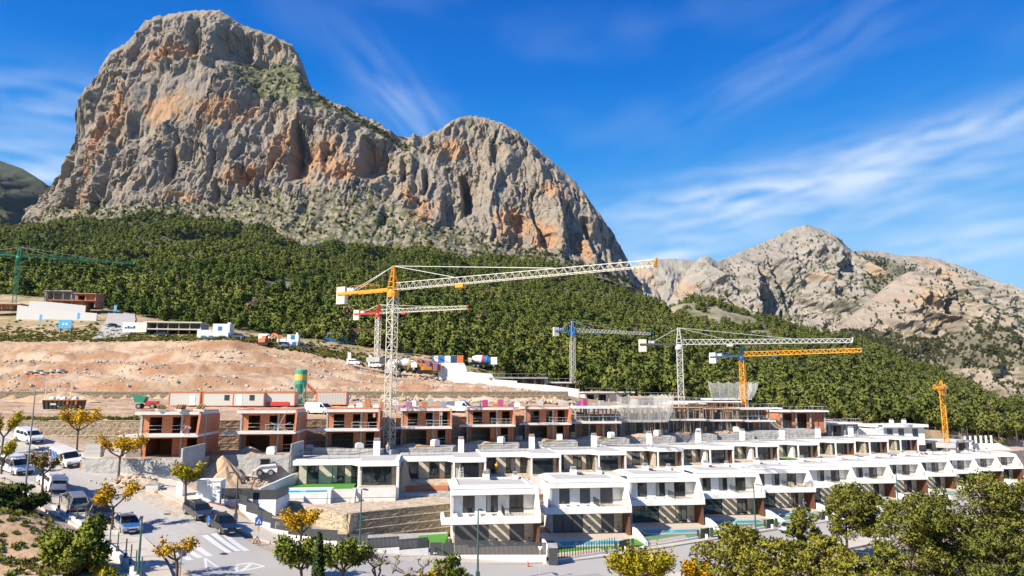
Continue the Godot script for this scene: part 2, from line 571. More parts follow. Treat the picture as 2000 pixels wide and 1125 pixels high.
# control rows of the massif, at a column: ridge, foot of the upper crag, top of the great wall, foot of the wall, edge of the wood
var massif := [
	[Vector3(-1029.81, 351.97, -1420), Vector3(-1025.96, 348.62, -1415), Vector3(-1022.22, 346.37, -1410), Vector3(-1018.36, 343.04, -1405), Vector3(-984.3, 319.07, -1360)],
	[Vector3(-994.76, 370.88, -1400), Vector3(-987.32, 365.14, -1390), Vector3(-979.88, 359.45, -1380), Vector3(-972.34, 352.75, -1370), Vector3(-942.35, 327.62, -1330)],
	[Vector3(-967.42, 404.86, -1390), Vector3(-952.85, 392.9, -1370), Vector3(-938.09, 379.04, -1350), Vector3(-923.14, 363.39, -1330), Vector3(-892.34, 323.19, -1290)],
	[Vector3(-937.7, 434.28, -1380), Vector3(-916.06, 412.56, -1350), Vector3(-894.28, 389.38, -1320), Vector3(-872.17, 362.9, -1290), Vector3(-835.04, 316.03, -1240)],
	[Vector3(-898.4, 469.93, -1370), Vector3(-870.67, 440.99, -1330), Vector3(-842.08, 402.98, -1290), Vector3(-813.18, 361.82, -1250), Vector3(-777.12, 310.96, -1200)],
	[Vector3(-879.6, 501.01, -1360), Vector3(-848.35, 462.07, -1315), Vector3(-816.51, 416.84, -1270), Vector3(-786.74, 361.06, -1230), Vector3(-751.08, 307.86, -1180)],
	[Vector3(-864.39, 536.15, -1350), Vector3(-832.88, 489.68, -1305), Vector3(-800.47, 433.48, -1260), Vector3(-766.61, 361.56, -1215), Vector3(-734.37, 307.18, -1170)],
	[Vector3(-861.19, 601.4, -1345), Vector3(-824.38, 527.41, -1295), Vector3(-790.25, 449.9, -1250), Vector3(-751.9, 359.16, -1200), Vector3(-726.08, 306.83, -1165)],
	[Vector3(-846.51, 631.96, -1340), Vector3(-806.12, 544.12, -1285), Vector3(-771.62, 456.25, -1240), Vector3(-733.25, 358.15, -1190), Vector3(-707.89, 306.11, -1155)],
	[Vector3(-831.97, 675.7, -1335), Vector3(-787.92, 570.93, -1275), Vector3(-752.23, 462.46, -1230), Vector3(-713.43, 351.61, -1180), Vector3(-689.13, 306.24, -1145)],
	[Vector3(-812.95, 704.06, -1330), Vector3(-766, 587.16, -1265), Vector3(-730.23, 468.53, -1220), Vector3(-687.79, 338.3, -1165), Vector3(-667.95, 305.46, -1135)],
	[Vector3(-782.11, 714.7, -1325), Vector3(-737.05, 600.33, -1260), Vector3(-699.22, 474.47, -1210), Vector3(-654.57, 332.37, -1150), Vector3(-635.76, 303.36, -1120)],
	[Vector3(-761.22, 731.89, -1320), Vector3(-716.95, 613.44, -1255), Vector3(-679.64, 482.21, -1205), Vector3(-635.37, 331, -1145), Vector3(-614.41, 302.5, -1110)],
	[Vector3(-740.89, 761.8, -1320), Vector3(-696.4, 623.76, -1255), Vector3(-657.4, 489.89, -1200), Vector3(-613.87, 331.39, -1140), Vector3(-593.54, 302.91, -1105)],
	[Vector3(-720.01, 772.93, -1320), Vector3(-676.37, 628.92, -1255), Vector3(-638.12, 489.89, -1200), Vector3(-593.39, 331.76, -1135), Vector3(-573.66, 303.31, -1100)],
	[Vector3(-684.24, 779.62, -1320), Vector3(-642.68, 634.1, -1255), Vector3(-603.46, 487.91, -1195), Vector3(-561.22, 333, -1130), Vector3(-539.81, 300.7, -1090)],
	[Vector3(-643.15, 785.2, -1320), Vector3(-604.09, 639.27, -1255), Vector3(-566.88, 487.91, -1195), Vector3(-526.78, 326.87, -1130), Vector3(-501.19, 279.81, -1080)],
	[Vector3(-591.43, 787.43, -1320), Vector3(-560.65, 657.84, -1265), Vector3(-550.62, 629.17, -1245), Vector3(-484.69, 333, -1130), Vector3(-453.96, 269.61, -1065)],
	[Vector3(-567.65, 775.3, -1330), Vector3(-545.14, 661.99, -1290), Vector3(-522.48, 611.39, -1240), Vector3(-463.26, 344.41, -1130), Vector3(-429.09, 265.61, -1055)],
	[Vector3(-551.02, 765.21, -1340), Vector3(-534.13, 669.84, -1310), Vector3(-503.34, 596.13, -1240), Vector3(-447.39, 349.69, -1130), Vector3(-412.14, 264.43, -1050)],
	[Vector3(-520.86, 756.72, -1345), Vector3(-507.27, 671.56, -1320), Vector3(-473.2, 570.82, -1240), Vector3(-421.92, 351.46, -1130), Vector3(-386.61, 260.85, -1045)],
	[Vector3(-485.14, 745.91, -1350), Vector3(-473.19, 674.04, -1325), Vector3(-439.28, 561.74, -1240), Vector3(-390.26, 348.22, -1125), Vector3(-357.43, 257.29, -1040)],
	[Vector3(-452.64, 727.88, -1350), Vector3(-442.18, 670.76, -1325), Vector3(-408.69, 553.52, -1235), Vector3(-363.11, 345, -1120), Vector3(-332.14, 248.22, -1035)],
	[Vector3(-434.57, 700.97, -1350), Vector3(-425.12, 657.66, -1325), Vector3(-393.48, 553.52, -1235), Vector3(-348.04, 343.53, -1115), Vector3(-317.88, 239.25, -1030)],
	[Vector3(-419.83, 661.81, -1345), Vector3(-412.62, 630.48, -1325), Vector3(-383.03, 553.52, -1235), Vector3(-338.87, 345.26, -1115), Vector3(-309.36, 237.68, -1030)],
	[Vector3(-403.31, 625.39, -1340), Vector3(-398.61, 614.25, -1325), Vector3(-370.54, 550.52, -1235), Vector3(-326.61, 347.25, -1110), Vector3(-297.93, 236.6, -1025)],
	[Vector3(-358.24, 594.87, -1330), Vector3(-352.61, 579.79, -1310), Vector3(-331.8, 531.54, -1235), Vector3(-293.52, 357.65, -1110), Vector3(-266.22, 239.41, -1020)],
	[Vector3(-325.85, 579.81, -1325), Vector3(-319.33, 558.67, -1300), Vector3(-302.8, 515.61, -1235), Vector3(-268.6, 364.6, -1110), Vector3(-242.02, 232.91, -1015)],
	[Vector3(-293.64, 560.63, -1320), Vector3(-286.57, 535.79, -1290), Vector3(-275.08, 503.7, -1240), Vector3(-245.61, 367.74, -1120), Vector3(-218.15, 228.77, -1010)],
	[Vector3(-259.89, 545.86, -1315), Vector3(-253.49, 517.28, -1285), Vector3(-246.3, 493.62, -1250), Vector3(-220.11, 358.51, -1130), Vector3(-193.99, 225.7, -1010)],
	[Vector3(-243.26, 526.87, -1315), Vector3(-237.44, 504.94, -1285), Vector3(-230.78, 484.64, -1250), Vector3(-204.35, 345, -1120), Vector3(-181.06, 224.66, -1005)],
	[Vector3(-206.61, 518.26, -1320), Vector3(-200.81, 490.6, -1285), Vector3(-194.16, 458.02, -1245), Vector3(-171.13, 323.09, -1110), Vector3(-152.65, 225.14, -1000)],
	[Vector3(-169.38, 521.43, -1320), Vector3(-162.31, 466.9, -1270), Vector3(-156.02, 421.88, -1225), Vector3(-137.96, 297.79, -1095), Vector3(-125.12, 226.66, -1000)],
	[Vector3(-143.8, 530.03, -1315), Vector3(-137.07, 463.35, -1260), Vector3(-131.57, 409.01, -1215), Vector3(-116.8, 290.62, -1090), Vector3(-105.86, 218.81, -995)],
	[Vector3(-110.49, 552.28, -1310), Vector3(-104.72, 469.72, -1250), Vector3(-100.32, 401.05, -1205), Vector3(-89.77, 283.92, -1090), Vector3(-80.93, 210.29, -990)],
	[Vector3(-88.46, 559.67, -1310), Vector3(-83.82, 474.69, -1250), Vector3(-79.92, 399.45, -1200), Vector3(-71.77, 279.74, -1090), Vector3(-64.7, 205.05, -990)],
	[Vector3(-50.23, 554.39, -1310), Vector3(-47.41, 467.9, -1245), Vector3(-45.19, 393.17, -1195), Vector3(-40.51, 264.41, -1085), Vector3(-36.55, 199.63, -985)],
	[Vector3(-15.05, 539.64, -1310), Vector3(-14.21, 458.02, -1245), Vector3(-13.49, 382.27, -1190), Vector3(-12.02, 250.64, -1075), Vector3(-10.97, 204.1, -985)],
	[Vector3(12.02, 524.93, -1310), Vector3(11.3, 441.52, -1240), Vector3(10.73, 371.48, -1185), Vector3(9.52, 243.59, -1065), Vector3(8.78, 207.07, -985)],
	[Vector3(49.89, 491.5, -1310), Vector3(46.98, 421.98, -1240), Vector3(44.42, 351.61, -1180), Vector3(39.08, 234, -1050), Vector3(36.39, 203.14, -980)],
	[Vector3(89.43, 455.21, -1310), Vector3(84.27, 392.82, -1240), Vector3(79.44, 331.98, -1175), Vector3(69.62, 225.62, -1040), Vector3(65.42, 195.74, -980)],
	[Vector3(120.86, 427.41, -1310), Vector3(113.88, 366.75, -1240), Vector3(107.38, 309.33, -1175), Vector3(94.26, 217.74, -1040), Vector3(88.59, 188.37, -980)],
	[Vector3(149.08, 391.43, -1320), Vector3(140.69, 342.49, -1250), Vector3(133.41, 294.82, -1190), Vector3(116.86, 210.17, -1050), Vector3(108.82, 182.47, -980)],
	[Vector3(171.61, 361.34, -1330), Vector3(162.8, 322.08, -1265), Vector3(155.2, 281.03, -1210), Vector3(136.43, 207.42, -1070), Vector3(125.35, 179.63, -985)],
	[Vector3(193.16, 338.35, -1345), Vector3(184.19, 307.26, -1285), Vector3(176.52, 272.41, -1235), Vector3(156.44, 206.99, -1100), Vector3(141.98, 178.37, -1000)],
	[Vector3(214.83, 306.63, -1360), Vector3(206.68, 285, -1310), Vector3(199.2, 259.48, -1265), Vector3(178.87, 207.94, -1140), Vector3(161.36, 178.62, -1030)],
	[Vector3(233.66, 279.52, -1380), Vector3(225.83, 262.87, -1335), Vector3(219.67, 246.6, -1300), Vector3(200.63, 209.22, -1190), Vector3(178.47, 178.6, -1060)],
	[Vector3(246.72, 255.92, -1400), Vector3(239.56, 244.98, -1360), Vector3(234.12, 233.95, -1330), Vector3(217.98, 208.06, -1240), Vector3(193.16, 178.17, -1100)],
	[Vector3(268.41, 241.77, -1430), Vector3(262.72, 234.94, -1400), Vector3(256.97, 226.15, -1370), Vector3(241.75, 206.18, -1290), Vector3(215.32, 178.68, -1150)]]

func make_main_mountain() -> void:
	var big := FastNoiseLite.new()
	big.seed = 101
	big.frequency = 1.0
	big.fractal_type = FastNoiseLite.FRACTAL_RIDGED
	big.fractal_octaves = 4
	var fine := FastNoiseLite.new()
	fine.seed = 102
	fine.frequency = 1.0
	fine.fractal_octaves = 4
	var cell := FastNoiseLite.new()
	cell.seed = 103
	cell.noise_type = FastNoiseLite.TYPE_CELLULAR
	cell.cellular_return_type = FastNoiseLite.RETURN_DISTANCE2_SUB
	cell.frequency = 1.0
	cell.fractal_type = FastNoiseLite.FRACTAL_NONE
	var block := FastNoiseLite.new()
	block.seed = 104
	block.noise_type = FastNoiseLite.TYPE_CELLULAR
	block.cellular_return_type = FastNoiseLite.RETURN_CELL_VALUE
	block.frequency = 1.0
	block.fractal_type = FastNoiseLite.FRACTAL_NONE
	# gullies behind a buttress: place at the wall, half height, reach to the right, depth
	var gullies := [[Vector3(-383.42, 437.05, -1160), 75.0, 30.0, 60.0], [Vector3(-591.1, 397.03, -1150), 45.0, 22.0, 30.0], [Vector3(-262.09, 427.84, -1160), 50.0, 42.0, 60.0], [Vector3(-87.83, 354.98, -1130), 55.0, 26.0, 55.0], [Vector3(-112.57, 314.5, -1110), 40.0, 20.0, 35.0],
		[Vector3(37.73, 291.3, -1120), 55.0, 24.0, 30.0], [Vector3(90.56, 291.3, -1120), 70.0, 32.0, 45.0], [Vector3(128.71, 272.27, -1150), 60.0, 45.0, 45.0], [Vector3(-573.21, 694.09, -1290), 45.0, 60.0, 42.0], [Vector3(-626.65, 688.84, -1280), 35.0, 24.0, 22.0], [Vector3(-732.5, 349.83, -1190), 30.0, 18.0, 25.0], [Vector3(-494.31, 350.57, -1130), 25.0, 14.0, 18.0], [Vector3(-196.81, 406.97, -1180), 40.0, 22.0, 30.0], [Vector3(-153.54, 382.12, -1160), 40.0, 18.0, 30.0], [Vector3(-206.92, 296.96, -1060), 26.0, 26.0, 16.0], [Vector3(-37.12, 449.15, -1220), 30.0, 16.0, 20.0], [Vector3(-441.23, 499.52, -1200), 30.0, 16.0, 16.0], [Vector3(-694.36, 493.84, -1210), 34.0, 18.0, 16.0], [Vector3(-471.73, 431.39, -1170), 30.0, 14.0, 16.0]]
	# caves and overhangs: centre, half width, half height, depth
	var caves := [[Vector3(-664.24, 655.3, -1260), 22.0, 14.0, 20.0], [Vector3(-687.97, 623.39, -1250), 18.0, 10.0, 16.0], [Vector3(-438.13, 377.6, -1140), 17.0, 15.0, 22.0], [Vector3(-338.74, 407.91, -1150), 10.0, 10.0, 14.0], [Vector3(-342.39, 427.84, -1160), 26.0, 16.0, 10.0], [Vector3(-271.4, 378.29, -1120), 30.0, 9.0, 12.0], [Vector3(-780.79, 362.98, -1220), 18.0, 14.0, 14.0], [Vector3(-759.96, 572.59, -1260), 12.0, 7.0, 12.0], [Vector3(59.88, 254.44, -1070), 16.0, 24.0, 22.0], [Vector3(8.24, 294.84, -1100), 22.0, 20.0, 18.0], [Vector3(-772.63, 631.02, -1270), 14.0, 8.0, 12.0], [Vector3(-642.92, 675.13, -1270), 12.0, 10.0, 14.0], [Vector3(-64.16, 525.43, -1290), 12.0, 6.0, 8.0], [Vector3(-134.42, 478.36, -1260), 20.0, 10.0, 10.0]]
	# ochre faces: centre, half width, half height
	var ochre := [[Vector3(-667.15, 667.85, -1260), 70.0, 34.0], [Vector3(-732.24, 525.62, -1240), 36.0, 70.0], [Vector3(-767.27, 452.7, -1230), 24.0, 70.0], [Vector3(-520.26, 523.05, -1210), 60.0, 40.0], [Vector3(-401.97, 437.05, -1160), 20.0, 60.0], [Vector3(-332.06, 415.19, -1150), 55.0, 50.0], [Vector3(-263.07, 382.69, -1120), 40.0, 22.0], [Vector3(-627.96, 532.17, -1220), 50.0, 45.0], [Vector3(-448.64, 380.28, -1140), 40.0, 22.0], [Vector3(-780.79, 362.98, -1220), 30.0, 22.0], [Vector3(-141.59, 305.92, -1110), 24.0, 34.0], [Vector3(0, 292.3, -1090), 34.0, 40.0], [Vector3(48.43, 269.05, -1080), 38.0, 34.0], [Vector3(114.9, 261.13, -1100), 18.0, 40.0], [Vector3(-246.86, 434.94, -1180), 26.0, 30.0], [Vector3(-114.24, 469.72, -1250), 40.0, 24.0], [Vector3(81.5, 375.98, -1200), 30.0, 28.0], [Vector3(-549.09, 341.78, -1130), 34.0, 14.0], [Vector3(-477.22, 720.66, -1330), 14.0, 16.0], [Vector3(-170.36, 346.17, -1130), 16.0, 24.0]]
	var nu := 880
	var counts := [70, 70, 190, 110]
	var nv := 1
	for k in counts: nv += k
	var back := 10
	var pts := PackedVector3Array()
	var cols := PackedColorArray()
	var x0 := 30.0
	var colp := []
	# columns evenly spaced along the massif
	var lens := [0.0]
	for i in massif.size() - 1:
		lens.append(lens[i] + absf(massif[i + 1][0].x / -massif[i + 1][0].z - massif[i][0].x / -massif[i][0].z) + 0.006)
	var seg := 0
	for i in nu:
		var s: float = lens[lens.size() - 1] * i / (nu - 1)
		while seg < massif.size() - 2 and s > lens[seg + 1]: seg += 1
		var t: float = clampf((s - lens[seg]) / (lens[seg + 1] - lens[seg]), 0.0, 1.0)
		var c := []
		for r in 5: c.append(massif[seg][r].lerp(massif[seg + 1][r], t))
		colp.append(c)
	for j in nv + back:
		var row := 0
		var jj := j - back
		var tt := 0.0
		if jj >= 0:
			while row < 3 and jj >= counts[row]:
				jj -= counts[row]
				row += 1
			tt = float(jj) / counts[row]
		for i in nu:
			var c: Array = colp[i]
			var p: Vector3
			if j < back:
				# the far side falls away behind the ridge
				var b := float(back - j)
				p = c[0] + Vector3(0, -b * b * 3.0, -b * 22.0)
			else:
				p = c[row].lerp(c[row + 1], tt)
			var f: float = row + tt if j >= back else 0.0
			# relief fades out on the ridge line and near the wood so that the crest keeps its outline
			var amp := smoothstep(0.0, 0.25, f) * 0.85 + 0.15
			if f > 3.0: amp *= lerpf(1.0, 0.45, smoothstep(3.0, 3.4, f))
			if f > 1.0 and f < 2.0: amp *= 1.0 - 0.6 * smoothstep(1.0, 1.15, f) * smoothstep(2.0, 1.85, f) * smoothstep(300.0, 260.0, absf(p.x + 420.0))
			var wx := fine.get_noise_2d(p.x * 0.012, p.y * 0.012) * 12.0
			var wy := fine.get_noise_2d(p.x * 0.012 + 50.0, p.y * 0.012) * 16.0
			var rx := p.x + wx
			var ry := p.y + wy
			var ribs := big.get_noise_2d(rx * 0.0075, ry * 0.0022) * 32.0
			var mid := -big.get_noise_2d(rx * 0.02 + 9.0, ry * 0.005) * 10.0
			var crack := (cell.get_noise_2d(rx * 0.03, ry * 0.012) + 1.0) * 5.0
			var rug := 0.35 + 0.9 * smoothstep(-0.25, 0.3, fine.get_noise_2d(p.x * 0.009 + 200.0, p.y * 0.009))
			var tiny := (-big.get_noise_2d(rx * 0.06 + 33.0, ry * 0.02) * 7.5 + big.get_noise_2d(rx * 0.19, ry * 0.075 + 5.0) * 2.3 + fine.get_noise_2d(p.x * 0.3, p.y * 0.22) * 2.2) * rug
			var slabs := block.get_noise_2d(rx * 0.03, ry * 0.011) * 7.0 + block.get_noise_2d(rx * 0.085 + 7.0, ry * 0.034) * 3.2
			var push := (ribs + mid + crack * 0.8 + tiny * 0.85 + slabs) * amp
			for g in gullies:
				var dy: float = absf(p.y - g[0].y) / g[1]
				if dy > 1.0: continue
				var dx: float = p.x - g[0].x + (p.y - g[0].y) * 0.12 + wx * 0.35
				if dx > -3.0 and dx < g[2] * 1.7:
					push -= 1.35 * g[3] * (1.0 - dy * dy) * smoothstep(-3.0, 3.0, dx) * (1.0 - maxf(dx, 0.0) / (g[2] * 1.7))
			var cave := 0.0
			for g in caves:
				var dd: float = pow((p.x - g[0].x + wx * 0.2) / g[1], 2.0) + pow((p.y - g[0].y + wy * 0.2) / g[2], 2.0)
				if dd < 1.0:
					push -= g[3] * sqrt(1.0 - dd)
					cave = 1.0
			var o := p + Vector3(0, fine.get_noise_2d(p.x * 0.05 + 70.0, p.y * 0.05) * 5.0 * amp, push)
			if j == back: o.y += fine.get_noise_2d(p.x * 0.08, 3.0) * 5.0
			pts.push_back(o)
			if j > back and ((f > 3.05 and f < 3.9) or (f > 1.15 and f < 1.9 and p.x > -540.0 and p.x < -190.0)) and rng.randf() < 0.012: scrub_spots.push_back(o)
			# colour: grey limestone, ochre faces, scrub on the ledges
			var g1 := fine.get_noise_2d(p.x * 0.02 + 300.0, p.y * 0.02)
			var g2 := fine.get_noise_2d(p.x * 0.11 + 90.0, p.y * 0.05)
			var och := 0.0
			for q in ochre:
				var dd: float = pow((p.x - q[0].x) / q[1], 2.0) + pow((p.y - q[0].y) / q[2], 2.0)
				if dd < 1.6: och = maxf(och, 1.0 - dd / 1.6)
			och = smoothstep(0.30, 0.75, och * 0.8 + g1 * 0.45 + g2 * 0.6 + 0.05 + 0.10 * cave)
			var gv := 0.245 + 0.055 * g1 + 0.065 * g2
			var col := Color(gv * 1.10, gv * 0.97, gv * 0.80)
			var streak := smoothstep(0.15, 0.5, fine.get_noise_2d(p.x * 0.09, p.y * 0.012 + 20.0))
			col = col.lerp(Color(0.15, 0.148, 0.145), streak * 0.6)
			col = col.lerp(Color(0.36, 0.27, 0.185), 0.6 * smoothstep(0.1, 0.45, fine.get_noise_2d(p.x * 0.05 + 500.0, p.y * 0.014)))
			col = col.lerp(Color(0.42, 0.24, 0.125), och * 0.85)
			var veg := 0.0
			var vn := fine.get_noise_2d(p.x * 0.06 + 15.0, p.y * 0.09 + 8.0) + 0.6 * fine.get_noise_2d(p.x * 0.25, p.y * 0.25 + 33.0)
			if f > 3.0: veg = smoothstep(0.05, 0.3, vn + 0.22 * smoothstep(3.0, 3.5, f))
			elif f > 1.0 and f < 2.0 and p.x > -540.0 and p.x < -190.0: veg = smoothstep(-0.45, -0.1, vn)
			else: veg = 0.8 * smoothstep(0.42, 0.6, vn)
			col = col.lerp(Color(0.105, 0.115, 0.045), veg)
			cols.push_back(col)
	ground_piece("mountain", grid_mesh(nu, nv + back, pts, cols, M.rock))

func make_other_mountains() -> void:
	# far grey range, the twin peaks to the right with a spur before them, the dark shoulder to the left
	ridge_sheet("mountain", [[Vector3(479.44, 614.03, -3600), 0], [Vector3(627.69, 681.72, -3600), 0], [Vector3(708.77, 714.34, -3600), 0], [Vector3(829.31, 719.79, -3600), 0], [Vector3(936.11, 714.34, -3600), 0], [Vector3(1068.4, 681.72, -3600), 0], [Vector3(1199.26, 627.54, -3600), 0]], -50.0, 600.0, 120, 60, 201, 0.15, 0.10)
	ridge_sheet("mountain", [[Vector3(447.33, 263.22, -2100), 0], [Vector3(504, 338.13, -2100), 0], [Vector3(532.39, 391.68, -2100), 0], [Vector3(571.35, 431.31, -2100), 0], [Vector3(596.46, 434.49, -2100), 0], [Vector3(623.86, 418.6, -2100), 0], [Vector3(703.86, 454.23, -2150), 0], [Vector3(787.2, 492.84, -2200), 0], [Vector3(841.01, 516.33, -2200), 0], [Vector3(896.94, 544.95, -2200), 0], [Vector3(947.06, 556.76, -2200), 0], [Vector3(990.64, 543.26, -2200), 0], [Vector3(1031.79, 519.69, -2200), 0], [Vector3(1093.1, 496.83, -2250), 0], [Vector3(1138.25, 488.29, -2300), 0], [Vector3(1207.26, 505.7, -2350), 0], [Vector3(1268.07, 500.35, -2350), 0], [Vector3(1336.83, 486.09, -2350), 0], [Vector3(1418.49, 480.75, -2350), 0], [Vector3(1474.97, 468.31, -2350), 0], [Vector3(1488.05, 441.32, -2300), 0], [Vector3(1542.28, 420.53, -2300), 0], [Vector3(1564.47, 386.4, -2250), 0], [Vector3(1567.76, 353.47, -2200), 0], [Vector3(1612.9, 320.67, -2200), 0], [Vector3(1711.96, 266.87, -2200), 0], [Vector3(1864.16, 194.14, -2200), 0]], -60.0, 620.0, 520, 190, 202, 0.34, 0.3, 0.0, [[Vector3(1198.61, 432.07, -2250), 80.0, 34.0, 0.45], [Vector3(1042.46, 302.95, -2050), 50.0, 70.0, -0.6], [Vector3(1443.94, 242.2, -2050), 130.0, 40.0, 0.5], [Vector3(1050.55, 506.25, -2200), 16.0, 30.0, 0.6]])
	ridge_sheet("mountain", [[Vector3(608.88, 61.29, -1500), 0], [Vector3(666.9, 115.58, -1500), 0], [Vector3(708.29, 159.44, -1500), 0], [Vector3(783.28, 217.46, -1520), 0], [Vector3(842.12, 259.14, -1540), 0], [Vector3(886.72, 289.79, -1550), 0], [Vector3(918.98, 290.95, -1550), 0], [Vector3(954.14, 273.49, -1550), 0], [Vector3(986.86, 225.83, -1540), 0], [Vector3(1032.2, 179.18, -1530), 0], [Vector3(1066.84, 147.97, -1520), 0], [Vector3(1095.07, 116.24, -1510), 0], [Vector3(1153.8, 72.1, -1500), 0]], -25.0, 330.0, 320, 150, 203, 0.28, 0.28, 0.25, [[Vector3(823.07, 94.62, -1330), 110.0, 34.0, 0.0], [Vector3(715.86, 129.36, -1400), 60.0, 22.0, 0.0], [Vector3(930.61, 104.29, -1330), 60.0, 60.0, 0.0]])
	ridge_sheet("mountain", [[Vector3(-2183.15, 781.58, -1900), 0], [Vector3(-1739.46, 728.34, -1900), 0], [Vector3(-1532.11, 690.57, -1900), 0], [Vector3(-1443.06, 669.51, -1900), 0], [Vector3(-1361.11, 638.91, -1880), 0], [Vector3(-1286.39, 594.32, -1860), 0], [Vector3(-1238.99, 534.99, -1850), 0], [Vector3(-1170.92, 468.27, -1840), 0]], 120.0, 420.0, 160, 90, 204, 1.3, 0.6)

func ridge_sheet(called: String, ridge: Array, low: float, run: float, nu: int, nv: int, seed_: int, green: float, scrub: float, tan_: float = 0.0, woods: Array = []) -> void:
	var big := FastNoiseLite.new()
	big.seed = seed_
	big.fractal_type = FastNoiseLite.FRACTAL_RIDGED
	big.fractal_octaves = 4
	big.frequency = 1.0
	var fine := FastNoiseLite.new()
	fine.seed = seed_ + 7
	fine.frequency = 1.0
	fine.fractal_octaves = 4
	var pts := PackedVector3Array()
	var cols := PackedColorArray()
	var xs := []
	for r in ridge: xs.append([r[0].x, r[0]])
	var back := 6
	for j in nv + back:
		for i in nu:
			var x: float = lerpf(xs[0][0], xs[xs.size() - 1][0], float(i) / (nu - 1))
			var top: Vector3 = table(xs, x)
			var t := float(j - back) / (nv - 1)
			var p: Vector3
			if j < back:
				var b := float(back - j)
				p = top + Vector3(0, -b * b * 4.0, -b * 40.0)
				t = 0.0
			else:
				p = Vector3(x, lerpf(top.y, low, pow(t, 0.92)), top.z + run * t)
			var amp := smoothstep(0.0, 0.15, t) * 0.9 + 0.1
			var wx := fine.get_noise_2d(p.x * 0.006, p.y * 0.006) * 40.0
			var spur := big.get_noise_2d((p.x + wx) * 0.004 + seed_, p.y * 0.0022) * 120.0
			var mid := big.get_noise_2d((p.x + wx) * 0.016, p.y * 0.011) * 24.0
			var tiny := fine.get_noise_2d(p.x * 0.07, p.y * 0.07) * 9.0 + fine.get_noise_2d(p.x * 0.25, p.y * 0.25) * 3.5
			var o := p + Vector3(0, fine.get_noise_2d(p.x * 0.03, p.y * 0.03) * 8.0 * amp, (spur + mid + tiny) * amp)
			pts.push_back(o)
			if t > 0.04 and j > back and rng.randf() < (0.05 if green < 1.0 else 0.5) * (0.12 + t) * (1.0 + 6.0 * maxf(0.0, fine.get_noise_2d(p.x * 0.008 + 5.0, p.y * 0.012))): scrub_spots.push_back(o)
			var g1 := fine.get_noise_2d(p.x * 0.01 + 30.0, p.y * 0.01)
			var g2 := fine.get_noise_2d(p.x * 0.06, p.y * 0.05 + 9.0)
			var gv := 0.285 + 0.06 * g1 + 0.06 * g2
			var c := Color(gv * 1.06, gv * 0.98, gv * 0.86)
			var och := smoothstep(0.22, 0.45, fine.get_noise_2d(p.x * 0.005 + 80.0, p.y * 0.006) + 0.2 * g2)
			c = c.lerp(Color(0.42, 0.29, 0.18), clampf(och * 0.7 + tan_, 0.0, 0.8))
			var wooded := 0.0
			for wd in woods:
				var dd: float = pow((p.x - wd[0].x) / wd[1], 2.0) + pow((p.y - wd[0].y + (p.x - wd[0].x) * wd[3]) / wd[2], 2.0) + g2 * 0.5
				if dd < 1.0: wooded = 1.0
			if wooded > 0.0 and j > back and rng.randf() < 0.3: scrub_spots.push_back(o)
			var vn := wooded + fine.get_noise_2d(p.x * 0.02 + 7.0, p.y * 0.02) * 0.7 + fine.get_noise_2d(p.x * 0.12, p.y * 0.12) * 0.7
			c = c.lerp(Color(0.075, 0.09, 0.035) if green < 1.0 else Color(0.035, 0.05, 0.03), (0.95 - 0.4 * wooded) * smoothstep(0.55 - green, 0.85 - green, vn + scrub * t * 0.6))
			cols.push_back(c)
	ground_piece(called, grid_mesh(nu, nv + back, pts, cols, M.rock))


# ---------------------------------------------------------------- ground of the site and the street
var spots := [Vector3(-64.69, 9.44, -97), Vector3(-61.03, 6.78, -86), Vector3(-56.27, 7.41, -92), Vector3(-56.76, 8.03, -96), Vector3(-46.9, 6.37, -87), Vector3(-50.92, 5.61, -80), Vector3(-46.77, 4.59, -78), Vector3(-41.93, 3.6, -75), Vector3(-37.33, 2.82, -71), Vector3(-39.49, 4.13, -80), Vector3(-41.57, 4.97, -84), Vector3(-32.68, 3.34, -75), Vector3(-28.27, 2.64, -72), Vector3(-28.53, 2.24, -68), Vector3(-27.97, 2.06, -60), Vector3(-22.8, 1.36, -63), Vector3(-24.74, 1.43, -71.5), Vector3(-21.36, 1.47, -69.5), Vector3(-18.16, 1.22, -68.5), Vector3(-14.86, 0.77, -71), Vector3(-31.79, 3.55, -82), Vector3(-37.64, 5.73, -90), Vector3(-33.03, 5.26, -97), Vector3(-39.73, 6.85, -98),
	Vector3(-2.6, -0.75, -74), Vector3(5, -1.1, -76), Vector3(17, -1.6, -86), Vector3(40, -2.45, -104), Vector3(64, -3.3, -123), Vector3(87, -4.1, -141), Vector3(112, -5.0, -160), Vector3(150, -6.0, -190), Vector3(38, -2.5, -85), Vector3(22, -1.8, -70), Vector3(70, -4.0, -95), Vector3(110, -6.0, -120), Vector3(160, -7.0, -150), Vector3(-14, 0.2, -54), Vector3(0, -1.5, -50), Vector3(30, -2.5, -50),
	Vector3(-38.1, 2.94, -57), Vector3(-41.83, 2.77, -60), Vector3(-44.3, 2.45, -60), Vector3(-34.39, 2.67, -55), Vector3(-52.02, 6.67, -75), Vector3(-45.3, 5.69, -65), Vector3(-43.2, 5.44, -66), Vector3(-49.25, 5.53, -66), Vector3(-80, 11, -104), Vector3(-110, 14, -115), Vector3(-75, 8.5, -75), Vector3(-80, 8, -50), Vector3(-40, 3.5, -40), Vector3(0, -0.5, -100), Vector3(-15, -0.2, -85), Vector3(-18, 0.2, -79.0), Vector3(-10, -0.5, -80), Vector3(-47.59, 3.7, -75), Vector3(-41.72, 3.1, -70), Vector3(-35.75, 2.49, -64), Vector3(-30.45, 2.21, -58), Vector3(60, -2.5, -150), Vector3(-20, 3.5, -120), Vector3(-90, 9.0, -140), Vector3(100, -5.0, -190), Vector3(0, 3.0, -160), Vector3(220, -8.0, -200), Vector3(0, 2.0, -30), Vector3(200, -8.0, -120)]
var weights := []

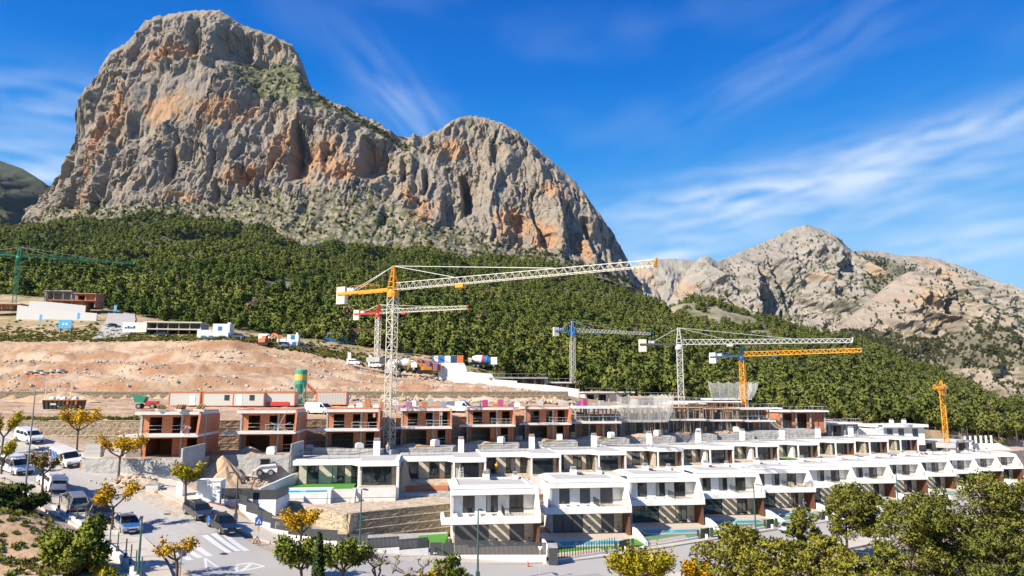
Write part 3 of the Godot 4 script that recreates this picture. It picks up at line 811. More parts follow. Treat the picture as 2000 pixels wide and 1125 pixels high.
func kernel(r2: float) -> float:
	return 0.5 * r2 * log(r2 + 1e-6)

func solve_ground() -> void:
	# thin plate spline through the levelled spots
	var n := spots.size()
	var m := n + 3
	var a := []
	for i in m:
		var row := PackedFloat64Array()
		row.resize(m + 1)
		a.append(row)
	for i in n:
		for j in n:
			var dx: float = spots[i].x - spots[j].x
			var dz: float = spots[i].z - spots[j].z
			a[i][j] = kernel(dx * dx + dz * dz) * 0.001 + (0.02 if i == j else 0.0)
		a[i][n] = 1.0; a[i][n + 1] = spots[i].x; a[i][n + 2] = spots[i].z
		a[n][i] = 1.0; a[n + 1][i] = spots[i].x; a[n + 2][i] = spots[i].z
		a[i][m] = spots[i].y
	for c in m:
		var p := c
		for r in range(c + 1, m):
			if absf(a[r][c]) > absf(a[p][c]): p = r
		var t = a[c]
		a[c] = a[p]
		a[p] = t
		for r in m:
			if r != c and a[r][c] != 0.0:
				var f: float = a[r][c] / a[c][c]
				for k in range(c, m + 1): a[r][k] -= f * a[c][k]
	weights = []
	for i in m: weights.append(a[i][m] / a[i][i])

func gy(x: float, z: float) -> float:
	var n := spots.size()
	var y: float = weights[n] + weights[n + 1] * x + weights[n + 2] * z
	for i in n:
		var dx: float = x - spots[i].x
		var dz: float = z - spots[i].z
		var r2 := dx * dx + dz * dz
		y += weights[i] * 0.0005 * r2 * log(r2 + 1e-6)
	return y

func on(x: float, z: float, up: float = 0.0) -> Vector3:
	return Vector3(x, gy(x, z) + up, z)

# the cut behind the brick houses, and the levels above it
var cut_line := [[-130.0, -108.0], [-75.0, -107.0], [-46.0, -105.0], [-20.0, -117.5], [60.0, -176.0], [110.0, -205.0], [190.0, -235.0]]
var dirt_top := [[-1.0, Vector3(-220.11, 33.43, -232)], [-0.73, Vector3(-164.21, 32.9, -225)], [-0.555, Vector3(-123.14, 32.68, -222)], [-0.4, Vector3(-86.34, 32.78, -215)], [-0.292, Vector3(-62.61, 28.71, -215)], [-0.18, Vector3(-39, 24.04, -215)], [-0.036, Vector3(-7.67, 19.66, -212)], [0.075, Vector3(15.01, 16.02, -208)], [0.18, Vector3(36.9, 13.1, -205)], [0.5, Vector3(99.95, 7.59, -205)], [1.0, Vector3(198.61, -1.01, -205)]]
var rough_noise := FastNoiseLite.new()

func cut_z(x: float) -> float:
	return table(cut_line, x)

func upper_y(x: float, z: float) -> float:
	# ground behind the cut: plateau, low wall at z = -164, the dug slope, then up to the wood
	var d := -z
	var q := x / d
	var top: Vector3 = table(dirt_top, q)
	var e := wood_edge(q)
	var td := -top.z
	var left := smoothstep(0.11, 0.05, q)
	var dc := -cut_z(x)
	var y0 := lerpf(minf(12.0, float(e[1]) - 0.5), 12.35, left)
	var y: float
	if d < 164.0:
		y = lerpf(y0, lerpf(lerpf(y0, top.y, 0.5), 15.2, left), clampf((d - dc) / maxf(164.0 - dc, 5.0), 0.0, 1.0))
	elif d < td:
		var t := (d - 164.5) / (td - 164.5)
		t = clampf(t, 0.0, 1.0)
		# worked benches
		var bt := t * 4.0 + rough_noise.get_noise_2d(x * 0.12, 7.0) * 0.5 + 0.3 * sin(q * 7.0)
		var b := clampf(lerpf(t, (floorf(bt) + smoothstep(0.62, 0.98, bt - floorf(bt))) * 0.25, 0.55 * left), 0.0, 1.0)
		y = lerpf(lerpf(lerpf(y0, top.y, 0.5), 16.55, left), top.y, b)
	elif d > float(e[0]):
		return wood_height(x, z) - 0.3
	else:
		y = lerpf(top.y, float(e[1]), clampf((d - td) / maxf(float(e[0]) - td, 5.0), 0.0, 1.15))
	var amp := 0.2 + 0.5 * left * smoothstep(166.0, 174.0, d) * smoothstep(td + 4.0, td - 8.0, d)
	y += amp * (rough_noise.get_noise_2d(x * 0.45, z) * 1.2 + rough_noise.get_noise_2d(x * 2.2, z * 3.3) * 1.0 + rough_noise.get_noise_2d(x * 6.0, z * 8.0) * 0.45)
	return y

func ribbon(called: String, mid: Array, left: float, right: float, up: float, m: Material, step: float = 1.5, skirt: float = 0.0) -> void:
	# a strip laid along a line, following the ground; left and right are offsets from it
	var curve := Curve2D.new()
	for i in mid.size():
		var t := Vector2.ZERO
		if i > 0 and i < mid.size() - 1:
			t = (Vector2(mid[i + 1][0], mid[i + 1][1]) - Vector2(mid[i - 1][0], mid[i - 1][1])) * 0.16
		curve.add_point(Vector2(mid[i][0], mid[i][1]), -t, t)
	var g := Geo.new()
	var n := int(curve.get_baked_length() / step) + 1
	var cross := 4
	var prev := []
	for i in n + 1:
		var s := curve.get_baked_length() * i / n
		var p := curve.sample_baked(s)
		var p2 := curve.sample_baked(minf(s + 0.4, curve.get_baked_length()))
		var p1 := curve.sample_baked(maxf(s - 0.4, 0.0))
		var d := (p2 - p1).normalized()
		var side := Vector2(-d.y, d.x)
		var cur := []
		for k in cross + 1:
			var w := p + side * lerpf(left, right, float(k) / cross)
			cur.append(on(w.x, w.y, up))
		if i > 0:
			for k in cross: g.quad(prev[k], cur[k], cur[k + 1], prev[k + 1])
			if skirt > 0.0:
				var dn := Vector3(0, -skirt, 0)
				g.quad(prev[0] + dn, cur[0] + dn, cur[0], prev[0])
				g.quad(cur[cross] + dn, prev[cross] + dn, prev[cross], cur[cross])
		prev = cur
	ground_piece(called, g.mesh(m))

func slab_piece(called: String, poly: Array, bottom: float, m: Material) -> void:
	# a level or gently tilted terrace, poly of Vector3 seen from above
	var p2 := PackedVector2Array()
	for p in poly: p2.push_back(Vector2(p.x, p.z))
	var idx := Geometry2D.triangulate_polygon(p2)
	var g := Geo.new()
	for i in range(0, idx.size(), 3):
		var a: Vector3 = poly[idx[i]]
		var b: Vector3 = poly[idx[i + 1]]
		var c: Vector3 = poly[idx[i + 2]]
		if (b - a).cross(c - a).y > 0.0: g.tri(a, b, c)
		else: g.tri(a, c, b)
	var cw := 0.0
	for i in poly.size():
		var a: Vector3 = poly[i]
		var b: Vector3 = poly[(i + 1) % poly.size()]
		cw += (b.x - a.x) * (b.z + a.z)
	for i in poly.size():
		var a: Vector3 = poly[i]
		var b: Vector3 = poly[(i + 1) % poly.size()]
		var a0 := Vector3(a.x, bottom, a.z)
		var b0 := Vector3(b.x, bottom, b.z)
		if cw > 0.0: g.quad(a0, b0, b, a)
		else: g.quad(b0, a0, a, b)
	ground_piece(called, g.mesh(m))

const ROAD := [[-120.0, -118.0], [-90.0, -105.0], [-68.0, -93.5], [-59.0, -89.0], [-49.0, -83.5], [-41.5, -78.8], [-35.3, -74.0], [-28.0, -67.5], [-21.0, -60.5], [-13.0, -53.0], [-4.0, -45.0]]
const STREET := [[-23.0, -63.5], [-16.0, -66.2], [-6.0, -68.2], [3.0, -70.5], [12.0, -75.3], [30.0, -89.6], [60.0, -113.5], [100.0, -145.4], [150.0, -185.0]]

func terrace_y(x: float) -> float:
	return lerpf(4.3, 3.0, clampf((x + 14.0) / 111.0, 0.0, 1.4))

func front_wall_z(x: float) -> float:
	return -80.0 - (x + 18.0) * 0.735

func make_site_ground() -> void:
	solve_ground()
	rough_noise.seed = 61
	rough_noise.frequency = 0.09
	rough_noise.fractal_octaves = 4
	# lower ground
	var pts := PackedVector3Array()
	var cols := PackedColorArray()
	var cn := FastNoiseLite.new()
	cn.seed = 71
	cn.frequency = 0.06
	cn.fractal_octaves = 4
	var nu := 320
	var nv := 180
	for j in nv:
		for i in nu:
			var x := lerpf(-170.0, 240.0, float(i) / (nu - 1))
			var z := lerpf(-245.0, -12.0, float(j) / (nv - 1))
			pts.push_back(on(x, z, -0.05 + 0.08 * (cn.get_noise_2d(x * 4.0, z * 4.0) - 0.6)))
			var k := cn.get_noise_2d(x, z)
			var c := Color(0.42, 0.33, 0.235).lerp(Color(0.50, 0.42, 0.335), smoothstep(-0.3, 0.4, k))
			var bank := smoothstep(0.0, 3.0, z + 76.0 - (x + 50.0) * 0.95) * smoothstep(-22.0, -26.0, x)
			c = c.lerp(Color(0.36, 0.215, 0.11).lerp(Color(0.46, 0.33, 0.21), k + 0.5), bank)
			c = c.lerp(Color(0.34, 0.235, 0.14), smoothstep(0.1, 0.5, cn.get_noise_2d(x * 2.0 + 60.0, z * 2.0)))
			cols.push_back(c)
	ground_piece("ground", grid_mesh(nu, nv, pts, cols, M.dirt_v))
	# upper ground behind the cut
	pts = PackedVector3Array()
	cols = PackedColorArray()
	nu = 420
	nv = 190
	for j in nv:
		var f := float(j) / (nv - 1)
		for i in nu:
			var q := lerpf(-0.98, 1.0, float(i) / (nu - 1))
			# where this bearing meets the cut
			var d0 := 60.0
			for it in 4: d0 = -cut_z(q * d0)
			var e := wood_edge(q)
			var d1: float = float(e[0]) + 25.0
			# the far edge lies first so that faces point up
			var d := lerpf(d1, d0, f)
			if f > 0.999: d = d0
			var x := q * d
			var y := upper_y(x, -d)
			if f > 0.999: y -= 5.0
			pts.push_back(Vector3(x, y, -d))
			var k := rough_noise.get_noise_2d(x * 0.35, d * 0.8)
			var k2 := rough_noise.get_noise_2d(x * 1.2 + 40.0, d * 2.4)
			var c := Color(0.40, 0.275, 0.17).lerp(Color(0.48, 0.36, 0.25), smoothstep(-0.2, 0.35, k))
			c = c.lerp(Color(0.34, 0.18, 0.095), smoothstep(0.12, 0.42, k2 - k * 0.4) * 0.8)
			c = c.lerp(Color(0.50, 0.42, 0.34), smoothstep(0.2, 0.5, rough_noise.get_noise_2d(x * 2.2, d * 4.0 + 90.0)) * 0.7)
			var td: float = -table(dirt_top, q).z
			if d > 165.0 and d < td:
				var ph := (d - 164.5) / (td - 164.5) * 4.0 + rough_noise.get_noise_2d(x * 0.12, 7.0) * 0.5 + 0.3 * sin(q * 7.0)
				ph -= floorf(ph)
				c = c.lerp(Color(0.30, 0.155, 0.08), 0.75 * smoothstep(0.6, 0.75, ph) * smoothstep(-0.1, 0.3, rough_noise.get_noise_2d(x * 0.5, d * 1.5 + 31.0)))
			var gr := smoothstep(td - 1.0, td + 6.0, d) * smoothstep(-0.25, 0.15, rough_noise.get_noise_2d(x * 0.9 + 11.0, d * 0.9))
			c = c.lerp(Color(0.24, 0.22, 0.09), gr * 0.8)
			cols.push_back(c)
	ground_piece("dug_slope", grid_mesh(nu, nv, pts, cols, M.dirt_v))
	# terrace of the single-storey villas
	var tp := [Vector3(-18, 0, -80.9), Vector3(40, 0, front_wall_z(40) - 0.9), Vector3(97, 0, front_wall_z(97) - 0.9), Vector3(150, 0, front_wall_z(150) - 0.9), Vector3(150, 0, front_wall_z(150) - 26), Vector3(97, 0, front_wall_z(97) - 22), Vector3(-20, 0, -107.0), Vector3(-28, 0, -101), Vector3(-27.6, 0, -89.0)]
	for i in tp.size(): tp[i].y = terrace_y(tp[i].x) - 1.5
	slab_piece("terrace", tp, -6.0, M.pale_dirt)
	# pads of the brick houses
	for i in 12:
		var xr := -40.6 + 10.35 * i
		var zf := -(92.0 + 7.58 * i)
		var y := 8.05 - 0.02 * i
		slab_piece("house_pad", [Vector3(xr - 12.2, y, zf + 4.0), Vector3(xr + 0.4, y, zf + 4.0), Vector3(xr + 0.4, y, cut_z(xr + 0.4) - 0.5), Vector3(xr - 12.2, y, cut_z(xr - 12.2) - 0.5)], 0.0, M.dirt if i < 2 else M.concrete)
	# streets
	ribbon("road", ROAD, -4.4, 4.4, 0.06, M.asphalt)
	ribbon("road", STREET, -4.2, 4.2, 0.064, M.asphalt)
	ribbon("pavement", [[-120.0, -118.0], [-90.0, -105.0], [-68.0, -93.5], [-59.0, -89.0], [-49.0, -83.5], [-41.5, -78.8], [-35.3, -74.0], [-29.5, -68.8]], 4.4, 7.4, 0.19, M.pave, 1.5, 0.3)
	ribbon("pavement", [[-120.0, -118.0], [-90.0, -105.0], [-68.0, -93.5], [-59.0, -89.0], [-49.0, -83.5], [-41.5, -78.8], [-35.3, -74.0], [-32.0, -71.0]], -7.6, -4.4, 0.19, M.pave, 1.5, 0.3)
	ribbon("pavement", [[-32.0, -71.2], [-28.5, -69.5], [-25.0, -68.3], [-19.0, -67.4], [-12.0, -67.2], [-6.0, -68.2], [3.0, -70.5], [12.0, -75.3], [30.0, -89.6], [60.0, -113.5], [100.0, -145.4], [150.0, -185.0]], -7.6, -4.2, 0.194, M.pave, 1.5, 0.3)
	ribbon("pavement", [[-6.0, -62.0], [-1.0, -66.0], [3.0, -70.5], [12.0, -75.3], [30.0, -89.6], [60.0, -113.5], [100.0, -145.4], [150.0, -185.0]], 4.2, 7.0, 0.19, M.pave, 1.5, 0.3)
	ribbon("pavement", [[-36.5, -67.2], [-33.0, -63.0], [-29.0, -57.0], [-25.0, -50.0]], -2.4, 2.8, 0.2, M.pave, 1.5, 0.3)
	# kerb stones
	ribbon("kerb", [[-120.0, -118.0], [-90.0, -105.0], [-68.0, -93.5], [-59.0, -89.0], [-49.0, -83.5], [-41.5, -78.8], [-35.3, -74.0], [-29.5, -68.8]], 4.3, 4.55, 0.2, M.kerb, 1.5, 0.25)
	ribbon("kerb", [[-120.0, -118.0], [-90.0, -105.0], [-68.0, -93.5], [-59.0, -89.0], [-49.0, -83.5], [-41.5, -78.8], [-35.3, -74.0], [-32.0, -71.0]], -4.55, -4.3, 0.2, M.kerb, 1.5, 0.25)
	ribbon("kerb", [[-32.0, -71.2], [-28.5, -69.5], [-25.0, -68.3], [-19.0, -67.4], [-12.0, -67.2], [-6.0, -68.2], [3.0, -70.5], [12.0, -75.3], [30.0, -89.6], [60.0, -113.5], [100.0, -145.4]], -4.4, -4.15, 0.206, M.kerb, 1.5, 0.25)
	# repairs, dust carried out of the site and worn wheel tracks
	ribbon("road_dust", [[-47.0, -85.6], [-42.5, -82.2], [-38.0, -79.4], [-34.0, -76.0]], -2.6, 0.6, 0.066, M.pale_dirt)
	ribbon("road_repair", [[-60.0, -88.2], [-52.0, -84.2], [-45.0, -79.8]], 0.6, 2.0, 0.0665, M.asphalt_old)
	ribbon("road_repair", [[-30.0, -71.0], [-26.0, -66.5]], -1.6, 0.2, 0.067, M.asphalt_old)
	ribbon("road_repair", [[-8.0, -68.0], [2.0, -70.2], [8.0, -73.0]], 0.8, 2.4, 0.07, M.asphalt_old)
	for w in [-2.6, -1.0, 1.0, 2.6]: ribbon("wheel_track", [[-90.0, -105.0], [-68.0, -93.5], [-59.0, -89.0], [-49.0, -83.5], [-41.5, -78.8], [-35.3, -74.0], [-31.0, -70.2]], w - 0.28, w + 0.28, 0.0685, M.asphalt_worn)
	# road paint
	var bars := [[Vector3(-28.69, 2.4, -72.22), Vector3(-24.5, 2, -67.82)], [Vector3(-29.23, 2.4, -71.46), Vector3(-25.14, 2, -67.39)], [Vector3(-29.76, 2.4, -70.71), Vector3(-25.64, 2, -66.53)], [Vector3(-30.71, 2.5, -68.98), Vector3(-26.69, 2.1, -64.82)], [Vector3(-29.84, 2.5, -66.48), Vector3(-27.15, 2.1, -64.02)], [Vector3(-29.79, 2.5, -65.19), Vector3(-27.58, 2.2, -62.98)]]
	var g := Geo.new()
	for b in bars:
		var d: Vector3 = (b[1] - b[0]).normalized()
		var s := Vector3(-d.z, 0, d.x) * 0.3
		strip(g, b[0] - s, b[0] + s, b[1] + s, b[1] - s, 4)
	var tri := [Vector3(-26.78, 1.8, -64.03), Vector3(-25.1, 1.6, -60.58), Vector3(-24.39, 1.5, -61.51)]
	for i in 3: line_paint(g, tri[i], tri[(i + 1) % 3], 0.22)
	line_paint(g, Vector3(-22.93, 1.4, -61.42), Vector3(-21.43, 1.3, -63.62), 0.3)
	line_paint(g, Vector3(-23.66, 1.5, -63.3), Vector3(-22.82, 1.5, -64.23), 0.3)
	line_paint(g, Vector3(-22.82, 1.5, -64.23), Vector3(-21.43, 1.3, -63.62), 0.3)
	line_paint(g, Vector3(-22.95, 1.3, -61.16), Vector3(-23.66, 1.5, -63.3), 0.25)
	line_paint(g, Vector3(-22.66, 1.3, -61.5), Vector3(-22.7, 1.4, -63.92), 0.3)
	ground_piece("road_marking", g.mesh(M.paint_line))

func strip(g: Geo, a: Vector3, b: Vector3, c: Vector3, d: Vector3, n: int) -> void:
	for i in n:
		var t0 := float(i) / n
		var t1 := float(i + 1) / n
		var p := [a.lerp(d, t0), b.lerp(c, t0), b.lerp(c, t1), a.lerp(d, t1)]
		for k in 4: p[k] = on(p[k].x, p[k].z, 0.072)
		if (p[1] - p[0]).cross(p[2] - p[0]).y > 0.0: g.quad(p[0], p[1], p[2], p[3])
		else: g.quad(p[3], p[2], p[1], p[0])

func line_paint(g: Geo, a: Vector3, b: Vector3, w: float) -> void:
	var d := (b - a).normalized()
	var s := Vector3(-d.z, 0, d.x) * w * 0.5
	strip(g, a - s, a + s, b + s, b - s, 5)


# ---------------------------------------------------------------- woods
func leaf_mat(r: float, g: float, b: float) -> StandardMaterial3D:
	var m := mat(r, g, b, 0.9)
	m.vertex_color_use_as_albedo = true
	m.metallic_specular = 0.15
	m.backlight_enabled = true
	m.backlight = lin(r * 0.35, g * 0.4, b * 0.25)
	return m

func far_crown(seed_: int, h: float, wide: float, leaves: int, size: float) -> Geo:
	# a crown of many small leaf sprays round several boughs, base at y = 0
	var r := RandomNumberGenerator.new()
	r.seed = seed_
	var g := Geo.new()
	g.colored = true
	var boughs := []
	for i in 11:
		var a := r.randf() * TAU
		var t := r.randf_range(0.28, 0.95)
		var reach := wide * 0.5 * (1.15 - t * 0.75) * r.randf_range(0.35, 1.0)
		boughs.append([Vector3(cos(a) * reach, h * t, sin(a) * reach), wide * r.randf_range(0.16, 0.27)])
	boughs.append([Vector3(0, h * 0.6, 0), wide * 0.3])
	for i in leaves:
		var b: Array = boughs[i % boughs.size()]
		var d := Vector3(r.randfn(), r.randfn() * 0.8 + 0.15, r.randfn()).normalized()
		var p: Vector3 = b[0] + d * b[1] * pow(r.randf(), 0.35)
		var u := Vector3(r.randfn(), r.randfn() * 0.6, r.randfn()).normalized()
		var w := (d + u.cross(d) * 0.8).cross(u).normalized()
		var s := size * r.randf_range(0.6, 1.25)
		var k := r.randf_range(0.7, 1.25)
		g.col = Color(k, k, k * r.randf_range(0.8, 1.0))
		var n := (d * 0.8 + Vector3(p.x, (p.y - h * 0.4) * 0.7, p.z).normalized() * 0.7 + Vector3(r.randfn(), r.randfn(), r.randfn()) * 0.2).normalized()
		g.leaf(p - u * s * 0.5 - w * s * 0.3, p + u * s * 0.5 - w * s * 0.2, p + w * s * 0.7, n)
	return g

func scatter(called: String, meshes: Array, lists: Array, label: String, category: String) -> void:
	# what nobody could count: one object for each kind of crown
	for k in meshes.size():
		var list: Array = lists[k]
		if list.is_empty(): continue
		var mm := MultiMesh.new()
		mm.transform_format = MultiMesh.TRANSFORM_3D
		mm.use_colors = true
		mm.mesh = meshes[k]
		mm.instance_count = list.size()
		for i in list.size():
			mm.set_instance_transform(i, list[i][0])
			mm.set_instance_color(i, list[i][1])
		var o := MultiMeshInstance3D.new()
		o.name = numbered(called)
		o.multimesh = mm
		add_child(o)
		o.set_meta("kind", "stuff")
		tag(o, label, category)

func make_forest() -> void:
	var leaf := leaf_mat(1, 1, 1)
	leaf.backlight = lin(0.05, 0.07, 0.015)
	var forms := []
	var meshes := []
	var sizes := [[5.6, 5.4], [6.4, 5.6], [5.0, 6.0], [7.4, 5.2], [3.8, 4.8], [5.4, 4.6]]
	for k in 6:
		var g := far_crown(900 + k, sizes[k][0], sizes[k][1], 260, 0.85)
		forms.append(g)
		meshes.append(g.mesh(leaf))
	var clear := FastNoiseLite.new()
	clear.seed = 44
	clear.frequency = 0.012
	clear.fractal_octaves = 3
	var tone := FastNoiseLite.new()
	tone.seed = 45
	tone.frequency = 0.02
	tone.fractal_octaves = 3
	var all := []
	var d := 205.0
	while d < 1330.0:
		var step := 3.05 + d * 0.0010
		var w := 0.86 * d
		var x := -w - rng.randf() * step
		while x < w:
			var px := x + rng.randf_range(-0.95, 0.95) * step
			var pd := d + rng.randf_range(-0.95, 0.95) * step
			x += step
			var q := px / pd
			var e := wood_edge(q)
			var t: float = (pd - e[0]) / (e[2] - e[0])
			if t < -0.06 or t > 1.05: continue
			if t < 0.0 and (t < (-0.012 if q < 0.06 else -0.05) or rng.randf() < 0.3): continue
			# upper left buildings keep their clearing
			var gap := clear.get_noise_2d(px, pd)
			if gap > 0.42 or rng.randf() < 0.06: continue
			# rocky clearing on the right shoulder
			if absf(q - 0.27) < 0.10 and t > 0.72 and t < 0.93 and gap > -0.08: continue
			var s := (0.42 + 0.95 * pow(rng.randf(), 1.4)) * (1.0 + 0.35 * tone.get_noise_2d(px * 0.6, pd * 0.6))
			all.append([pd, px, s])
		d += step
	all.sort_custom(func(a, b): return a[0] < b[0])
	var lists := [[], [], [], [], [], []]
	var protos := []
	var made := 0
	for a in all:
		var k := rng.randi() % 6
		var y := wood_height(a[1], -a[0])
		if a[0] < wood_edge(a[1] / a[0])[0] + 12.0: y = maxf(y, upper_y(a[1], -a[0]))
		var tn := 0.6 * tone.get_noise_2d(a[1] * 1.5, a[0] * 1.5) + 1.1 * tone.get_noise_2d(a[1] * 0.25 + 900.0, a[0] * 0.25)
		var c := Color(0.088, 0.120, 0.030).lerp(Color(0.155, 0.175, 0.046), clampf(0.45 + tn * 1.1 + rng.randf_range(-0.35, 0.35), -0.25, 1.2))
		if a[1] > 60.0: c = c.lerp(Color(0.16, 0.175, 0.05), 0.4)
		if rng.randf() < 0.012: c = Color(0.20, 0.15, 0.11)
		var inview: bool = absf(a[1] / a[0]) < 0.76
		if made < 300 and inview:
			# the nearest trees are single things with a trunk
			if protos.size() < 12:
				var pk := protos.size() % 6
				var p := thing("pine_tree", "round green pine at the lower edge of the hillside wood", "tree", Vector3.ZERO, 0.0, "pines along the lower edge of the wood")
				var lm := leaf_mat(0.095 if protos.size() < 6 else 0.145, 0.12 if protos.size() < 6 else 0.16, 0.03 if protos.size() < 6 else 0.045)
				var cr := part_mesh(p, "crown", forms[pk].mesh(lm))
				cr.position.y = 0.6
				var tg := Geo.new()
				tg.tube([Vector3(0, -0.8, 0), Vector3(0.15, sizes[pk][0] * 0.45, 0.1), Vector3(0.0, sizes[pk][0] * 0.8, 0.05)], [0.2, 0.13, 0.05], 5)
				part(p, "trunk", tg, M.bark)
				protos.append(p)
				p.position = Vector3(a[1], y, -a[0])
				p.rotation.y = rng.randf() * TAU
				p.scale = Vector3.ONE * a[2]
			else:
				var o := copy_of(protos[rng.randi() % 12], Vector3(a[1], y, -a[0]), rng.randf() * TAU, "")
				o.scale = Vector3.ONE * a[2]
			made += 1
			continue
		var tf := Transform3D(Basis(Vector3.UP, rng.randf() * TAU).scaled(Vector3(a[2] * rng.randf_range(0.9, 1.15), a[2], a[2] * rng.randf_range(0.9, 1.15))), Vector3(a[1], y - 0.4, -a[0]))
		lists[k].append([tf, c])
	scatter("pine_wood", meshes, lists, "dense green pine wood covering the hillside below the mountain", "forest")
	# dark bushes and small trees on the rock slopes
	var bl := [[], [], [], [], [], []]
	for p in scrub_spots:
		var s := rng.randf_range(0.6, 1.5) * (0.75 if p.z > -1250.0 else 1.0)
		bl[rng.randi() % 6].append([Transform3D(Basis(Vector3.UP, rng.randf() * TAU).scaled(Vector3.ONE * s), p - Vector3(0, 0.8, 0)), Color(0.055, 0.07, 0.025).lerp(Color(0.10, 0.105, 0.04), rng.randf())])
	scatter("scrub", meshes, bl, "dark bushes and stunted trees on the rock slopes", "scrub")


# ---------------------------------------------------------------- white villas
func wall_with_openings(g: Geo, x0: float, x1: float, y0: float, y1: float, z0: float, z1: float, holes: Array) -> void:
	var x := x0
	for h in holes:
		if h[0] > x: g.box(x, y0, z0, h[0], y1, z1)
		if h[2] > y0: g.box(h[0], y0, z0, h[1], h[2], z1)
		if h[3] < y1: g.box(h[0], h[3], z0, h[1], y1, z1)
		x = h[1]
	if x < x1: g.box(x, y0, z0, x1, y1, z1)

func window_part(parent: Node, called: String, x0: float, x1: float, y0: float, y1: float, z: float, leaves: int, pane_mat: Material, curtain: float = 0.0) -> void:
	# a frame with its panes, the front of the frame at z
	var f := Geo.new()
	var t := 0.07
	f.box(x0, y0, z - 0.1, x0 + t, y1, z); f.box(x1 - t, y0, z - 0.1, x1, y1, z)
	f.box(x0 + t, y0, z - 0.1, x1 - t, y0 + t, z); f.box(x0 + t, y1 - t, z - 0.1, x1 - t, y1, z)
	var w := (x1 - x0 - 2.0 * t) / leaves
	for i in range(1, leaves): f.box(x0 + t + w * i - 0.035, y0 + t, z - 0.09, x0 + t + w * i + 0.035, y1 - t, z - 0.005)
	var fr := part(parent, called, f, M.black_metal)
	for i in leaves:
		bpart(fr, "pane", pane_mat, x0 + t + w * i + 0.04, y0 + t + 0.003, z - 0.07, x0 + t + w * (i + 1) - 0.04, y1 - t - 0.003, z - 0.05)
	if curtain > 0.0:
		var c := Geo.new()
		var n := 8
		for k in n:
			var a := x0 + t + 0.05 + curtain * k / n
			c.box(a, y0 + 0.12, z - 0.045, a + curtain / n * 0.62, y1 - 0.2, z - 0.04)
		part(fr, "curtain", c, M.curtain)

func shutter_part(parent: Node, x0: float, x1: float, y0: float, y1: float, z: float) -> void:
	var g := Geo.new()
	var n := int((y1 - y0) / 0.16)
	for k in n: g.box(x0, y0 + (y1 - y0) * k / n, z - 0.06, x1, y0 + (y1 - y0) * (k + 0.88) / n, z)
	g.box(x0, y0, z - 0.09, x1, y1, z - 0.06)
	part(parent, "roller_shutter", g, M.shutter)

func railing(parent: Node, pts: Array, h: float, step: float, m: Material) -> void:
	var g := Geo.new()
	for i in pts.size() - 1:
		var a: Vector3 = pts[i]
		var b: Vector3 = pts[i + 1]
		g.beam(a + Vector3(0, h, 0), b + Vector3(0, h, 0), 0.05)
		g.beam(a + Vector3(0, 0.08, 0), b + Vector3(0, 0.08, 0), 0.03)
		var n := maxi(1, int((b - a).length() / step))
		for k in n + 1:
			var p := a.lerp(b, float(k) / n)
			g.beam(p, p + Vector3(0, h, 0), 0.028)
	part(parent, "railing", g, m)

func chimney_part(parent: Node, x: float, y: float, z: float, w: float, h: float) -> void:
	var g := Geo.new()
	g.box(x - w / 2, y, z - w / 2, x + w / 2, y + h, z + w / 2)
	var c := part(parent, "chimney", g, M.white)
	var k := Geo.new()
	for i in 3: k.box(x - w / 2 + 0.05, y + h + 0.06 + i * 0.13, z - w / 2 + 0.05, x + w / 2 - 0.05, y + h + 0.13 + i * 0.13, z + w / 2 - 0.05)
	k.box(x - w / 4, y + h, z - w / 4, x + w / 4, y + h + 0.34, z + w / 4)
	part(c, "cowl", k, M.concrete)

func zy_prism(g: Geo, poly: Array, x0: float, x1: float) -> void:
	# polygon of (z, y) pairs, extruded from x0 to x1
	var p := PackedVector2Array()
	for q in poly: p.push_back(Vector2(-q[0], q[1]))
	g.prism(p, x0, x1, Transform3D(Basis(Vector3(0, 0, -1), Vector3(0, 1, 0), Vector3(1, 0, 0)), Vector3.ZERO))

func fence_z(x: float) -> float:
	return -76.0 - (x - 4.5) * 0.797

const TURN := 0.13

func fence_local(at: Vector3, x: float) -> float:
	# how far in front of a villa the street fence runs, in the villa's own axes
	return (-76.0 - 0.797 * (at.x + x * cos(TURN) - 4.5) - at.z + x * sin(TURN)) / (cos(TURN) + 0.797 * sin(TURN))

